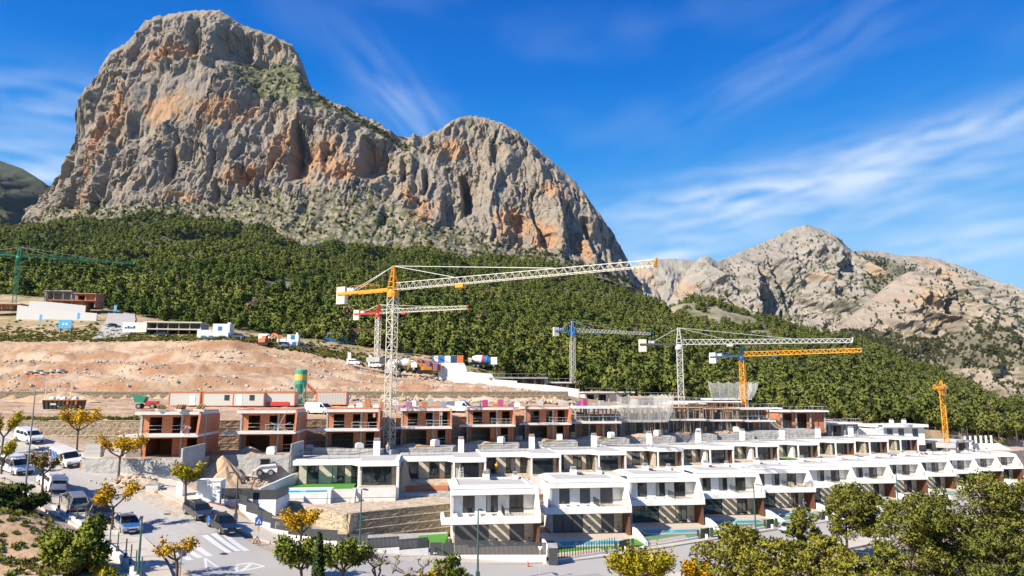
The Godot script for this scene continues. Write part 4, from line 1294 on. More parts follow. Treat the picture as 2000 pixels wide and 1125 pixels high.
func villa_front(i: int, at: Vector3, label: String) -> void:
	var o := thing("two_storey_villa", label, "villa", at, TURN, "front row of two-storey villas")
	var shut := i == 0 or i == 1
	# core of the house behind the facade
	var g := Geo.new()
	g.box(-9.5, 0.0, -10.6, -0.35, 2.75, -3.35)
	g.box(-9.5, 2.75, -10.6, -0.35, 5.5, -3.55)
	part(o, "wall", g, M.white)
	# upper facade
	g = Geo.new()
	wall_with_openings(g, -9.5, -0.3, 3.3, 5.55, -3.55, -3.4, [[-8.4, -7.05, 3.42, 5.5], [-5.75, -4.4, 3.42, 5.5], [-3.1, -1.45, 3.36, 5.5]])
	part(o, "upper_facade", g, M.white)
	var ups := [[-8.4, -7.05, 3.42, 2], [-5.75, -4.4, 3.42, 2], [-3.1, -1.45, 3.36, 2]]
	for u in ups:
		if i == 1: shutter_part(o, u[0], u[1], u[2], 5.5, -3.44)
		else: window_part(o, "window", u[0], u[1], u[2], 5.5, -3.44, u[3], M.glass, [0.0, 0.42, 0.5, 0.0, 0.62, 0.3][(i * 3 + int(u[0])) % 6] if u[0] > -8.0 else 0.0)
	# lower facade of travertine between the openings
	for s in [[-9.5, -9.3], [-5.45, -3.1], [-1.4, -0.35]]:
		bpart(o, "stone_cladding", M.stone_clad, s[0], 0.0, -3.35, s[1], 2.75, -3.15)
	if shut and i == 0:
		shutter_part(o, -9.3, -5.45, 0.02, 2.7, -3.2); shutter_part(o, -3.1, -1.4, 0.02, 2.7, -3.2)
	elif shut:
		window_part(o, "sliding_window", -9.3, -5.45, 0.02, 2.7, -3.2, 3, M.shutter)
		shutter_part(o, -3.1, -1.4, 0.02, 2.7, -3.2)
	else:
		window_part(o, "sliding_window", -9.3, -5.45, 0.02, 2.7, -3.2, 3, M.glass, 0.7 if i % 3 == 1 else 0.0)
		window_part(o, "window", -3.1, -1.4, 0.02, 2.7, -3.2, 2, M.glass, 0.35 if i % 2 == 0 else 0.0)
	for x in [-4.6, -2.95 + 0.0, -0.9]:
		bpart(o, "wall_lamp", M.black_metal, x - 0.08, 0.5, -3.15, x + 0.08, 0.68, -3.07)
	# balcony slab with the pergola on its left
	g = Geo.new()
	g.box(-4.1, 2.78, -3.4, -0.3, 3.3, -0.3)
	part(o, "balcony_slab", g, M.white)
	bpart(o, "balcony_floor", M.tile, -4.05, 3.3, -3.4, -0.32, 3.33, -0.32)
	g = Geo.new()
	g.box(-10.9, 2.75, -0.3, 0.0, 3.52, 0.0)
	g.box(-10.9, 2.75, -3.6, -10.55, 3.52, -0.3)
	part(o, "fascia", g, M.white)
	for k in 5:
		var x := -9.35 + k * 1.28
		bpart(o, "pergola_beam", M.white, x - 0.27, 3.15, -3.34, x + 0.27, 3.45, -0.3)
	bpart(o, "fascia_trim", M.wood, -10.9, 2.69, -0.28, 0.0, 2.747, -0.04)
	# slanted side fins
	g = Geo.new()
	zy_prism(g, [[-10.6, 2.75], [-10.6, 6.3], [-2.0, 6.3], [-0.02, 3.45], [-0.02, 2.76]], -0.3, 0.0)
	part(o, "side_fin", g, M.white)
	g = Geo.new()
	zy_prism(g, [[-3.6, 3.3], [-3.6, 6.1], [-2.1, 6.1], [-3.1, 3.3]], -9.8, -9.5)
	part(o, "side_fin", g, M.white)
	# roof: overhang with openings, bevelled parapet, gravel
	g = Geo.new()
	g.box(-9.8, 5.55, -2.15, -0.3, 6.25, -2.0)
	g.box(-9.8, 5.95, -2.3, -0.3, 6.2, -2.15)
	for s in [[-9.8, -7.9], [-6.9, -5.4], [-4.4, -2.3], [-1.3, -0.3]]: g.box(s[0], 5.95, -3.4, s[1], 6.2, -2.3)
	part(o, "roof_overhang", g, M.white)
	bpart(o, "roof_trim", M.wood, -9.8, 5.50, -2.26, -1.0, 5.548, -2.03)
	g = Geo.new()
	var a := [Vector3(-9.9, 6.25, -1.95), Vector3(0.02, 6.25, -1.95), Vector3(0.02, 6.25, -10.8), Vector3(-9.9, 6.25, -10.8)]
	var b := [Vector3(-8.9, 6.55, -3.0), Vector3(-0.8, 6.55, -3.0), Vector3(-0.8, 6.55, -10.4), Vector3(-8.9, 6.55, -10.4)]
	for k in 4: g.quad(a[k], a[(k + 1) % 4], b[(k + 1) % 4], b[k])
	g.quad(a[3], a[2], a[1], a[0])
	var c := []
	for p in b: c.append(p + Vector3(0, -0.18, 0))
	for k in 4: g.quad(b[k], b[(k + 1) % 4], c[(k + 1) % 4], c[k])
	part(o, "parapet", g, M.white)
	g = Geo.new()
	g.quad(c[0], c[1], c[2], c[3])
	var rf := part(o, "roof", g, M.gravel_roof)
	bpart(rf, "skylight", M.black_metal, -4.6, 6.38, -9.0, -3.8, 6.46, -8.8)
	chimney_part(o, -5.2, 6.3, -9.6, 0.8, 0.75)
	chimney_part(o, -1.6, 6.3, -9.6, 0.6, 0.6)
	if i > 3: bpart(rf, "roof_unit", M.white, -7.6, 6.37, -8.2, -6.9, 6.75, -7.6)
	railing(o, [Vector3(-4.0, 3.33, -3.3), Vector3(-4.0, 3.33, -0.35), Vector3(-0.4, 3.33, -0.35)], 0.95, 0.16, M.black_metal)
	# wooden screen below the slab at the right
	g = Geo.new()
	for k in 12: g.box(-0.36, 0.0, -3.1 + k * 0.235, -0.22, 2.7, -2.95 + k * 0.235)
	g.box(-0.22, 0.0, -3.12, -0.12, 2.7, -0.35)
	part(o, "wood_screen", g, M.wood)
	# terrace, lawn and pool
	bpart(o, "terrace_floor", M.tile, -11.3, -2.0, -3.35, 0.15, 0.0, 1.2)
	var fl := fence_local(at, -11.3) - 0.6
	var fr := fence_local(at, 0.15) - 0.6
	if i == 0:
		fl = 4.0
		fr = 4.0
	g = Geo.new()
	var pl := [Vector3(-11.3, -0.12, 1.2), Vector3(-11.3, -0.12, fl), Vector3(0.15, -0.12, fr), Vector3(0.15, -0.12, 1.2)]
	g.quad(pl[0], pl[1], pl[2], pl[3])
	for k in 4: g.quad(pl[k] - Vector3(0, 2, 0), pl[(k + 1) % 4] - Vector3(0, 2, 0), pl[(k + 1) % 4], pl[k])
	part(o, "lawn", g, M.turf if i > 0 else M.tile)
	if i > 0:
		var z0 := 1.9
		g = Geo.new()
		var x0 := -9.6
		var x1 := -2.2
		wall_with_openings(g, x0 - 0.5, x1 + 0.5, -0.1, 0.0, z0 - 0.6, z0, [])
		g.box(x0 - 0.5, -0.1, z0, x0, 0.0, z0 + 2.4); g.box(x1, -0.1, z0, x1 + 0.5, 0.0, z0 + 2.4)
		g.box(x0 - 0.5, -0.1, z0 + 2.4, x1 + 0.5, 0.0, z0 + 2.9)
		var pool := part(o, "pool_rim", g, M.tile)
		bpart(pool, "water", M.water, x0, -0.115, z0, x1, -0.06, z0 + 2.4)
	# white wall between the gardens
	g = Geo.new()
	zy_prism(g, [[-3.1, -2.0], [-3.1, 0.95], [0.6, 0.95], [fr + 0.5, 0.25], [fr + 0.5, -2.0]], 0.15, 0.42)
	part(o, "garden_wall", g, M.white)
	# air handling and furniture details
	if i == 4:
		for x in [-3.4, -1.9]: bpart(o, "terrace_chair", M.cream, x, 3.34, -2.6, x + 0.75, 4.1, -1.9)
		bpart(o, "terrace_table", M.white, -2.5, 3.34, -2.3, -2.0, 3.6, -1.9)

func villa_upper(i: int, at: Vector3, label: String) -> void:
	var o := thing("single_storey_villa", label, "villa", at, TURN, "upper row of single-storey villas")
	if i > 0: o.scale.x = 0.88
	var raw := i >= 1 and i <= 5
	var g := Geo.new()
	g.box(-13.2, 0.0, -10.4, -5.3, 2.55, -4.55)
	g.box(-5.3, 0.0, -10.4, -0.32, 2.55, -2.1)
	part(o, "wall", g, M.white)
	for s in [[-13.2, -12.2], [-10.6, -8.9], [-7.2, -6.4]]: bpart(o, "stone_cladding", M.stone_clad, s[0], 0.0, -4.55, s[1], 2.55, -4.4)
	bpart(o, "stone_cladding", M.stone_clad, -5.3, 0.0, -4.5, -5.1, 2.55, -1.95)
	bpart(o, "stone_cladding", M.stone_clad, -5.1, 0.0, -2.1, -4.85, 2.55, -1.95)
	bpart(o, "stone_cladding", M.stone_clad, -0.95, 0.0, -2.1, -0.32, 2.55, -1.95)
	for s in [[-12.2, -10.6], [-8.9, -7.2], [-6.4, -5.3]]: window_part(o, "window", s[0], s[1], 0.02, 2.5, -4.45, 1 if s[0] < -12.0 else 2, M.glass, 0.5 if s[0] > -9.0 and s[0] < -8.0 and not raw else 0.0)
	window_part(o, "sliding_window", -4.85, -0.95, 0.02, 2.5, -2.0, 3, M.glass, 0.9 if i == 1 else 0.0)
	# roof in plates, with openings in the overhang
	g = Geo.new()
	g.box(-13.7, 2.57, -10.6, -5.6, 3.2, -4.3)
	g.box(-13.7, 2.57, -2.75, -6.2, 3.2, -2.4)
	for s in [[-13.7, -12.0], [-10.9, -9.3], [-8.2, -6.2]]: g.box(s[0], 2.95, -4.3, s[1], 3.17, -2.75)
	part(o, "roof_plate", g, M.white)
	g = Geo.new()
	g.prism(PackedVector2Array([Vector2(-6.2, 2.4), Vector2(-5.0, 0.0), Vector2(0.0, 0.0), Vector2(0.0, 10.6), Vector2(-5.6, 10.6), Vector2(-6.2, 4.3)]), 2.58, 3.22, Transform3D(Basis(Vector3(1, 0, 0), Vector3(0, 0, -1), Vector3(0, 1, 0)), Vector3.ZERO))
	part(o, "roof_plate", g, M.white)
	g = Geo.new()
	g.quad(Vector3(-13.3, 3.235, -4.4), Vector3(-5.0, 3.235, -4.4), Vector3(-5.0, 3.235, -10.3), Vector3(-13.3, 3.235, -10.3))
	g.quad(Vector3(-5.0, 3.24, -1.0), Vector3(-0.6, 3.24, -1.0), Vector3(-0.6, 3.24, -10.3), Vector3(-5.0, 3.24, -10.3))
	part(o, "roof_gravel", g, M.gravel_roof)
	bpart(o, "roof_trim", M.wood, -4.9, 2.52, -0.3, -0.32, 2.575, -0.05)
	bpart(o, "roof_trim", M.wood, -13.5, 2.51, -2.7, -6.3, 2.565, -2.46)
	g = Geo.new()
	zy_prism(g, [[-10.6, -1.8], [-10.6, 3.2], [-0.02, 3.2], [-0.3, -1.8]], -0.3, 0.0)
	part(o, "side_fin", g, M.white)
	g = Geo.new()
	for k in 7: g.box(-0.42, 0.0, -1.9 + k * 0.24, -0.31, 2.5, -1.75 + k * 0.24)
	part(o, "wood_screen", g, M.wood)
	bpart(o, "post", M.white, -5.2, 0.0, -0.45, -4.95, 2.56, -0.2)
	chimney_part(o, -3.4, 3.2, -9.3, 0.95, 2.0)
	railing(o, [Vector3(-13.4, 3.24, -9.8), Vector3(-13.4, 3.24, -4.4), Vector3(-5.4, 3.24, -4.4)], 0.9, 1.15, M.dark_metal)
	railing(o, [Vector3(-13.4, 3.24, -10.2), Vector3(-2.0, 3.24, -10.2)], 0.9, 1.15, M.dark_metal)
	# platform: pale plinth, garden left, floor right
	bpart(o, "plinth", M.offwhite, -5.3, -1.9, -2.1, -0.31, -0.03, 0.6)
	bpart(o, "terrace_floor", M.tile, -5.25, -0.03, -2.1, -0.31, 0.0, 0.55)
	if i == 0:
		bpart(o, "lawn", M.turf, -13.6, -2.0, -4.55, -5.7, -0.02, -0.9)
		bpart(o, "lawn", M.turf, -8.2, -2.0, -0.9, -5.7, -0.04, 0.6)
		g = Geo.new()
		g.box(-14.0, -0.5, -0.9, -8.2, -0.03, -0.5); g.box(-8.6, -1.9, -0.5, -8.2, -0.03, 2.4)
		g.box(-14.2, -1.9, -0.5, -13.8, -0.03, 2.4); g.box(-13.8, -1.9, 2.2, -8.6, -0.25, 2.45)
		var rim := part(o, "pool_rim", g, M.white)
		bpart(rim, "water", M.water, -13.8, -1.9, -0.5, -8.6, -0.2, 2.2)
		g = Geo.new()
		for k in 6: g.box(-5.7, -1.8 + k * 0.3, 2.1 - k * 0.34, -5.3, -1.5 + k * 0.3, 2.44 - k * 0.34)
		g.box(-8.2, -1.8, 0.6, -5.7, -0.1, 0.8)
		part(o, "steps", g, M.offwhite)
		railing(o, [Vector3(-14.2, -1.9, 3.0), Vector3(-0.2, -1.9, 3.0)], 1.0, 2.6, M.black_metal)
	else:
		bpart(o, "terrace_floor", M.tile if i > 6 else M.pale_dirt, -13.6, -2.0, -4.55, -5.3, -0.05, 0.2)
		if i == 7: bpart(o, "lawn", M.turf, -13.4, -0.1, -2.6, -6.0, 0.0, 1.0)
		if raw:
			bpart(o, "unfinished_step", M.brick, -12.5, -1.6, 0.2, -6.0, -0.4, 0.8)
			bpart(o, "unfinished_step", M.concrete, -13.6, -1.8, 0.8, -5.6, -1.1, 3.4)

func make_villas() -> void:
	var ord := ["first", "second", "third", "fourth", "fifth", "sixth", "seventh", "eighth", "ninth", "tenth", "eleventh", "twelfth"]
	var notes := ["grey shutters below, nearest the junction", "grey shutters closed upstairs", "tiled pool in front", "curtained pool side", "with chairs on its balcony", "half hidden by a pine", "", "", "", "", "", "farthest right"]
	for i in 12:
		var at := Vector3(3.2 + 11.55 * i, -0.6 - 0.42 * i, -(80.0 + 9.4 * i))
		var l: String = "white two-storey villa, %s in the front row" % ord[i]
		if notes[i] != "": l += ", " + notes[i]
		villa_front(i, at, l)
	for i in 11:
		var at := Vector3(-14.6 + 11.0 * i, terrace_y(-14.6 + 11.0 * i) + 0.1 - 0.1 * (i % 2), -(93.0 + 7.5 * i))
		var l2: String = "white single-storey villa, %s from left in the middle row" % ord[i]
		if i == 0: l2 += ", with pool"
		villa_upper(i, at, l2)

# ---------------------------------------------------------------- brick shells
func brick_house(i: int, at: Vector3, label: String) -> void:
	var o := thing("brick_house_shell", label, "house", at, TURN, "brick house shells in the third row")
	o.scale.x = 0.76
	var g := Geo.new()
	# floor plates
	g.box(-10.8, -0.25, -10.0, 0.0, 0.0, -2.8)
	part(o, "floor_slab", g, M.concrete)
	g = Geo.new()
	g.prism(PackedVector2Array([Vector2(-12.6, 0.25), Vector2(-12.6, 0.0), Vector2(0.0, 0.0), Vector2(0.0, 9.9), Vector2(-10.6, 9.9), Vector2(-10.8, 3.2)]), 2.65, 2.98, Transform3D(Basis(Vector3(1, 0, 0), Vector3(0, 0, -1), Vector3(0, 1, 0)), Vector3.ZERO))
	part(o, "balcony_slab", g, M.offwhite)
	g = Geo.new()
	g.box(-10.9, 5.45, -10.0, -0.3, 5.85, -1.2)
	part(o, "roof_slab", g, M.offwhite)
	g = Geo.new()
	g.box(-10.7, 5.85, -9.9, -0.4, 5.97, -9.7); g.box(-10.7, 5.85, -1.75, -0.4, 5.99, -1.5)
	g.box(-10.7, 5.85, -9.7, -10.5, 5.97, -1.75); g.box(-0.6, 5.85, -9.7, -0.4, 5.97, -1.75)
	part(o, "brick_upstand", g, M.brick)
	# walls
	g = Geo.new()
	wall_with_openings(g, -10.3, -0.3, 2.98, 5.45, -3.2, -3.0, [[-9.3, -7.2, 3.0, 5.1], [-5.5, -3.6, 3.0, 5.1], [-2.6, -0.8, 2.99, 5.2]])
	part(o, "upper_front_wall", g, M.brick)
	g = Geo.new()
	wall_with_openings(g, -10.3, -0.3, 0.0, 2.65, -3.2, -3.0, [[-9.6, -5.3, 0.0, 2.3], [-2.9, -1.2, 0.0, 2.35]])
	part(o, "lower_front_wall", g, M.brick)
	g = Geo.new()
	wall_with_openings(g, -10.3, -0.3, 0.0, 2.65, -9.9, -9.7, [[-1.9, -1.3, 0.9, 2.2]] if i != 4 else [])
	wall_with_openings(g, -10.3, -0.3, 2.98, 5.45, -9.9, -9.7, [[-2.1, -1.6, 4.0, 5.0]])
	part(o, "back_wall", g, M.brick)
	g = Geo.new()
	g.box(-10.5, 0.0, -9.9, -10.3, 2.65, -3.0); g.box(-10.5, 2.98, -9.9, -10.3, 5.45, -3.0)
	part(o, "side_wall", g, M.brick)
	g = Geo.new()
	zy_prism(g, [[-9.9, 2.98], [-9.9, 5.45], [-1.3, 5.45], [-0.15, 2.98]], -0.3, -0.02)
	g.box(-0.3, 0.0, -9.9, -0.02, 2.65, -2.6)
	part(o, "side_wall", g, M.brick)
	g = Geo.new()
	zy_prism(g, [[-1.25, 5.86], [-0.9, 5.86], [0.05, 2.98], [-0.15, 2.98]], -0.34, 0.02)
	part(o, "slanted_edge", g, M.brick)
	for x in [[-10.75, -10.4, -2.9], [-4.0, -3.65, -2.75]]:
		bpart(o, "column", M.concrete, x[0], 0.0, x[2] - 0.35, x[1], 2.65, x[2])
		bpart(o, "column", M.concrete, x[0], 2.98, x[2] - 0.35, x[1], 5.45, x[2])
	if i == 0 or i == 1: bpart(o, "column", M.concrete, -0.02, 0.0, -3.4, 0.03, 5.45, -3.0)
	# partitions inside keep the rooms dark
	g = Geo.new()
	g.box(-4.4, 0.0, -9.7, -4.2, 2.65, -3.6)
	part(o, "partition", g, M.brick)
	g = Geo.new()
	g.box(-3.4, 2.98, -9.7, -3.2, 5.45, -3.2)
	part(o, "partition", g, M.brick)
	g = Geo.new()
	g.box(-6.4, 2.98, -9.7, -6.2, 5.45, -3.2)
	part(o, "partition", g, M.brick)
	# safety rails across openings and balcony
	g = Geo.new()
	for q in [[-9.3, -7.2, 3.5], [-9.3, -7.2, 4.0], [-5.5, -3.6, 3.5], [-5.5, -3.6, 4.0], [-2.9, -1.2, 0.5], [-2.9, -1.2, 1.0]]:
		var bar := Geo.new()
		bar.beam(Vector3(q[0] - 0.1, q[2], -2.95), Vector3(q[1] + 0.1, q[2], -2.95), 0.05)
		part(o, "safety_bar", bar, M.galv)
	if i > 0:
		for y in [3.45, 3.95]: g.beam(Vector3(-5.4, y, -0.2), Vector3(-0.4, y, -0.2), 0.05)
		for x in [-5.4, -3.8, -2.1, -0.4]: g.beam(Vector3(x, 2.98, -0.2), Vector3(x, 4.0, -0.2), 0.05)
	if i > 0: part(o, "safety_rail", g, M.galv)
	if i == 1:
		g = Geo.new()
		g.beam(Vector3(-3.6, 2.98, -0.6), Vector3(-1.6, 6.2, -0.6), 0.3, 0.06)
		g.beam(Vector3(-4.6, 3.1, -0.3), Vector3(-1.0, 4.2, -0.3), 0.06); g.beam(Vector3(-1.2, 3.0, -0.3), Vector3(-4.6, 4.2, -0.3), 0.06)
		part(o, "ladder", g, M.galv)
	if i == 3:
		g = Geo.new()
		g.beam(Vector3(-2.6, 2.98, -1.0), Vector3(-2.5, 6.0, -1.3), 0.06); g.beam(Vector3(-2.15, 2.98, -1.0), Vector3(-2.05, 6.0, -1.3), 0.06)
		for k in 9: g.beam(Vector3(-2.6, 3.2 + k * 0.3, -1.05), Vector3(-2.1, 3.2 + k * 0.3, -1.05), 0.05)
		part(o, "ladder", g, M.galv)

func frame_house(i: int, at: Vector3, label: String, kind: int) -> void:
	# a concrete frame still on its props; kind 0 bare above brick, 1 netted, 2 propped
	var o := thing("building_frame", label, "building", at, TURN, "concrete frames in the third row")
	o.scale.x = 0.8
	var g := Geo.new()
	bpart(o, "floor_slab", M.concrete, -11.0, -0.25, -10.0, 0.0, 0.0, -2.4)
	bpart(o, "balcony_slab", M.offwhite, -12.4, 2.65, -10.0, 0.0, 3.0, 0.0)
	if kind != 2: bpart(o, "roof_slab", M.offwhite, -11.0, 5.45, -10.0, -0.3, 5.85, -1.0)
	for x in [-10.6, -7.2, -3.7, -0.5]:
		for z in [-2.6, -6.2, -9.6]:
			bpart(o, "column", M.concrete, x - 0.16, 0.0, z - 0.16, x + 0.16, 2.65, z + 0.16)
			bpart(o, "column", M.concrete, x - 0.16, 3.0, z - 0.16, x + 0.16, 5.45, z + 0.16)
	bpart(o, "wall", M.concrete, -6.6, 3.0, -9.7, -5.6, 5.45, -9.5)
	if kind == 0:
		g = Geo.new()
		wall_with_openings(g, -10.5, -0.3, 0.0, 2.65, -3.2, -3.0, [[-8.9, -5.4, 0.0, 2.3], [-3.1, -1.3, 0.0, 2.3]])
		part(o, "front_wall", g, M.brick)
		bpart(o, "back_wall", M.brick, -10.5, 0.0, -9.8, -0.3, 2.65, -9.65)
		railing(o, [Vector3(-12.0, 3.0, -0.2), Vector3(-0.3, 3.0, -0.2)], 1.0, 1.6, M.galv)
		return
	# props: one shared mesh
	var pg := Geo.new()
	pg.beam(Vector3.ZERO, Vector3(0, 2.62, 0), 0.075)
	pg.box(-0.1, 0.0, -0.1, 0.1, 0.03, 0.1); pg.box(-0.12, 2.56, -0.12, 0.12, 2.62, 0.12)
	var pm := [pg.mesh(M.prop), pg.mesh(M.lumber), pg.mesh(M.galv)]
	var r := RandomNumberGenerator.new()
	r.seed = 300 + i
	for k in 76:
		var up := k % 2
		part_mesh(o, "prop", pm[r.randi() % 3], Transform3D(Basis(), Vector3(r.randf_range(-12.0, -0.4), 0.0 if up == 0 else 3.0, r.randf_range(-9.5, -0.5) if k % 3 == 0 else r.randf_range(-1.6, -0.3))))
	g = Geo.new()
	for k in 9: g.box(-11.6, 5.2, -9.8 + k * 1.1, -0.2, 5.32, -9.65 + k * 1.1)
	for k in 6: g.box(-11.6 + k * 2.2, 5.05, -9.9, -11.45 + k * 2.2, 5.2, -0.6)
	for k in 5: g.box(-12.2, 2.5, -9.6 + k * 2.1, -0.3, 2.64, -9.45 + k * 2.1)
	part(o, "formwork", g, M.lumber)
	if kind == 2:
		bpart(o, "formwork_deck", M.lumber, -11.8, 5.33, -10.0, 0.0, 5.45, -0.4)
		g = Geo.new()
		for k in 26: g.beam(Vector3(-11.6 + k * 0.45, 5.4, -9.4 + (k * 7 % 9)), Vector3(-11.6 + k * 0.45, 6.3 + (k % 3) * 0.2, -9.4 + (k * 7 % 9)), 0.04)
		part(o, "starter_bars", g, M.prop)
	railing(o, [Vector3(-12.0, 5.85, -0.6), Vector3(-0.3, 5.85, -0.6)], 1.0, 1.8, M.galv)
	if kind == 1: safety_net(o, [Vector3(-12.6, 5.2, 0.3), Vector3(0.4, 5.2, 0.3), Vector3(0.4, 5.2, -10.2)], [Vector3(-13.3, 8.2, 1.6), Vector3(1.6, 8.2, 1.6), Vector3(1.6, 8.2, -10.6)], 2.6)

func safety_net(o: Node, low: Array, high: Array, drop: float) -> void:
	# gallows posts with a hanging net
	var posts := Geo.new()
	var net := Geo.new()
	for s in low.size() - 1:
		var n := 5
		for k in n + 1:
			var t := float(k) / n
			var a: Vector3 = low[s].lerp(low[s + 1], t)
			var b: Vector3 = high[s].lerp(high[s + 1], t)
			posts.beam(a - Vector3(0, drop, 0), b, 0.09)
			posts.beam(b, a.lerp(b, 0.85) + (a - b) * Vector3(0.7, 0, 0.7), 0.07)
		var m := 20
		var rows := 5
		for k in m:
			for r in rows:
				var p := []
				for c in [[k, r], [k + 1, r], [k + 1, r + 1], [k, r + 1]]:
					var t: float = float(c[0]) / m
					var v: float = float(c[1]) / rows
					var a: Vector3 = low[s].lerp(low[s + 1], t) - Vector3(0, drop, 0)
					var b: Vector3 = high[s].lerp(high[s + 1], t)
					var sag := absf(sin(t * PI * n)) * 0.55
					var q := a.lerp(b, v)
					q.y -= sag * v
					q += (b - a) * Vector3(1, 0, 1) * 0.25 * sin(v * PI)
					p.append(q)
				net.quad(p[0], p[1], p[2], p[3])
	part(o, "net_post", posts, M.galv)
	part(o, "safety_net", net, M.net)

func make_brick_houses() -> void:
	var ls := ["raw brick house shell farthest left, a worker bending on its balcony", "raw brick house shell with a leaning ladder on its balcony, second from the left", "raw brick house shell behind the pool villa, third from the left", "raw brick house shell with an upright ladder, right of the tower crane mast", "raw brick house shell, fifth from the left in the third row", "raw brick house shell, sixth from the left, last before the bare frame"]
	for i in 6: brick_house(i, Vector3(-40.4 + 10.25 * i, 8.05, -(92.0 + 7.58 * i)), ls[i])
	frame_house(6, Vector3(-40.4 + 10.25 * 6, 8.0, -(92.0 + 7.58 * 6)), "bare concrete frame above brick walls, right of the brick shells", 0)
	frame_house(7, Vector3(-40.4 + 10.25 * 7, 8.0, -(92.0 + 7.58 * 7)), "concrete frame wrapped in pale safety net on slanted posts", 1)
	frame_house(8, Vector3(-40.4 + 10.25 * 8, 8.0, -(92.0 + 7.58 * 8)), "concrete frame full of props, right of the netted frame", 2)
	frame_house(9, Vector3(-40.4 + 10.25 * 9, 7.6, -(92.0 + 7.58 * 9)), "propped concrete frame with a timber deck, second right of the netted frame", 2)
	frame_house(10, Vector3(-40.4 + 10.25 * 10, 7.2, -(92.0 + 7.58 * 10)), "bare concrete frame above brick walls at the right end of the third row", 0)


# ---------------------------------------------------------------- walls and fences
func stone_tier(g: Geo, a: Vector3, b: Vector3, h: float, thick: float, seed_: int) -> void:
	# a course of stone baskets with an uneven face, front on the left of a -> b seen from above
	var n := maxi(2, int(a.distance_to(b) / 0.5))
	var rows := 3
	var d := (b - a).normalized()
	var out := Vector3(-d.z, 0, d.x)
	var f := FastNoiseLite.new()
	f.seed = seed_
	f.frequency = 0.9
	var p := []
	for j in rows + 1:
		var row := []
		for i in n + 1:
			var q := a.lerp(b, float(i) / n) + Vector3(0, h * j / rows, 0)
			row.append(q + out * f.get_noise_3d(q.x * 2.0, q.y * 2.0, q.z * 2.0) * 0.16)
		p.append(row)
	for j in rows:
		for i in n: g.quad(p[j][i], p[j][i + 1], p[j + 1][i + 1], p[j + 1][i])
	for i in n:
		var s := -out * thick
		g.quad(p[rows][i], p[rows][i + 1], a.lerp(b, float(i + 1) / n) + Vector3(0, h, 0) + s, a.lerp(b, float(i) / n) + Vector3(0, h, 0) + s)
	g.quad(a, a + Vector3(0, h, 0), a + Vector3(0, h, 0) - out * thick, a - out * thick)
	g.quad(b, b - out * thick, b + Vector3(0, h, 0) - out * thick, b + Vector3(0, h, 0))

func gabion(label: String, a: Vector3, b: Vector3, tiers: int, h: float, m: Material, back: float = 0.14) -> void:
	var o := thing("gabion_wall", label, "wall", a, 0.0, "stone basket walls")
	var d := (b - a).normalized()
	d.y = 0.0
	d = d.normalized()
	var inward := Vector3(d.z, 0, -d.x)
	for k in tiers:
		var s := inward * back * k
		var g := Geo.new()
		stone_tier(g, s + Vector3(0, k * h, 0), b - a + s + Vector3(0, k * h, 0), h - 0.05, 1.0, 40 + k)
		part(o, "stone_tier", g, m)
		g = Geo.new()
		var y := (k + 1) * h - 0.05
		var p0 := s + Vector3(0, y, 0) - inward * 0.05
		var p1 := b - a + s + Vector3(0, y, 0) - inward * 0.05
		g.hexa([p0, p1, p1 + inward * 0.5, p0 + inward * 0.5, p0 + Vector3(0, 0.07, 0), p1 + Vector3(0, 0.07, 0), p1 + inward * 0.5 + Vector3(0, 0.07, 0), p0 + inward * 0.5 + Vector3(0, 0.07, 0)])
		part(o, "ledge", g, M.pale_dirt)

func plain_wall(called: String, label: String, pts: Array, thick: float, low: float, m: Material, category: String = "wall") -> Node3D:
	# a wall along points (their y is its top), down to low below the first top
	var o := thing(called, label, category, pts[0], 0.0)
	for i in pts.size() - 1:
		var a: Vector3 = pts[i] - pts[0]
		var b: Vector3 = pts[i + 1] - pts[0]
		var d := (b - a)
		d.y = 0.0
		d = d.normalized()
		var s := Vector3(-d.z, 0, d.x) * thick * 0.5
		var g := Geo.new()
		var a0 := Vector3(a.x, -low, a.z)
		var b0 := Vector3(b.x, -low, b.z)
		g.hexa([a0 + s, b0 + s, b0 - s, a0 - s, a + s, b + s, b - s, a - s])
		part(o, "wall_panel", g, m)
	return o

func slat_panel(o: Node, a: Vector3, b: Vector3, h: float, solid: bool) -> void:
	# upright slats between two rails, one joined part: far too fine to pick apart
	var g := Geo.new()
	var d := (b - a).normalized()
	if solid:
		g.beam(a + Vector3(0, h / 2, 0), b + Vector3(0, h / 2, 0), 0.05, h)
	else:
		var n := int(a.distance_to(b) / 0.13)
		for k in n:
			var p := a.lerp(b, (k + 0.5) / n)
			g.beam(p + d * -0.056 + Vector3(0, h / 2, 0), p + d * 0.056 + Vector3(0, h / 2, 0), 0.03, h)
		g.beam(a + Vector3(0, 0.1, 0), b + Vector3(0, 0.1, 0), 0.05); g.beam(a + Vector3(0, h - 0.1, 0), b + Vector3(0, h - 0.1, 0), 0.05)
	var p := part(o, "slat_panel", g, M.dark_metal)
	if not solid: p.set_meta("kind", "stuff")

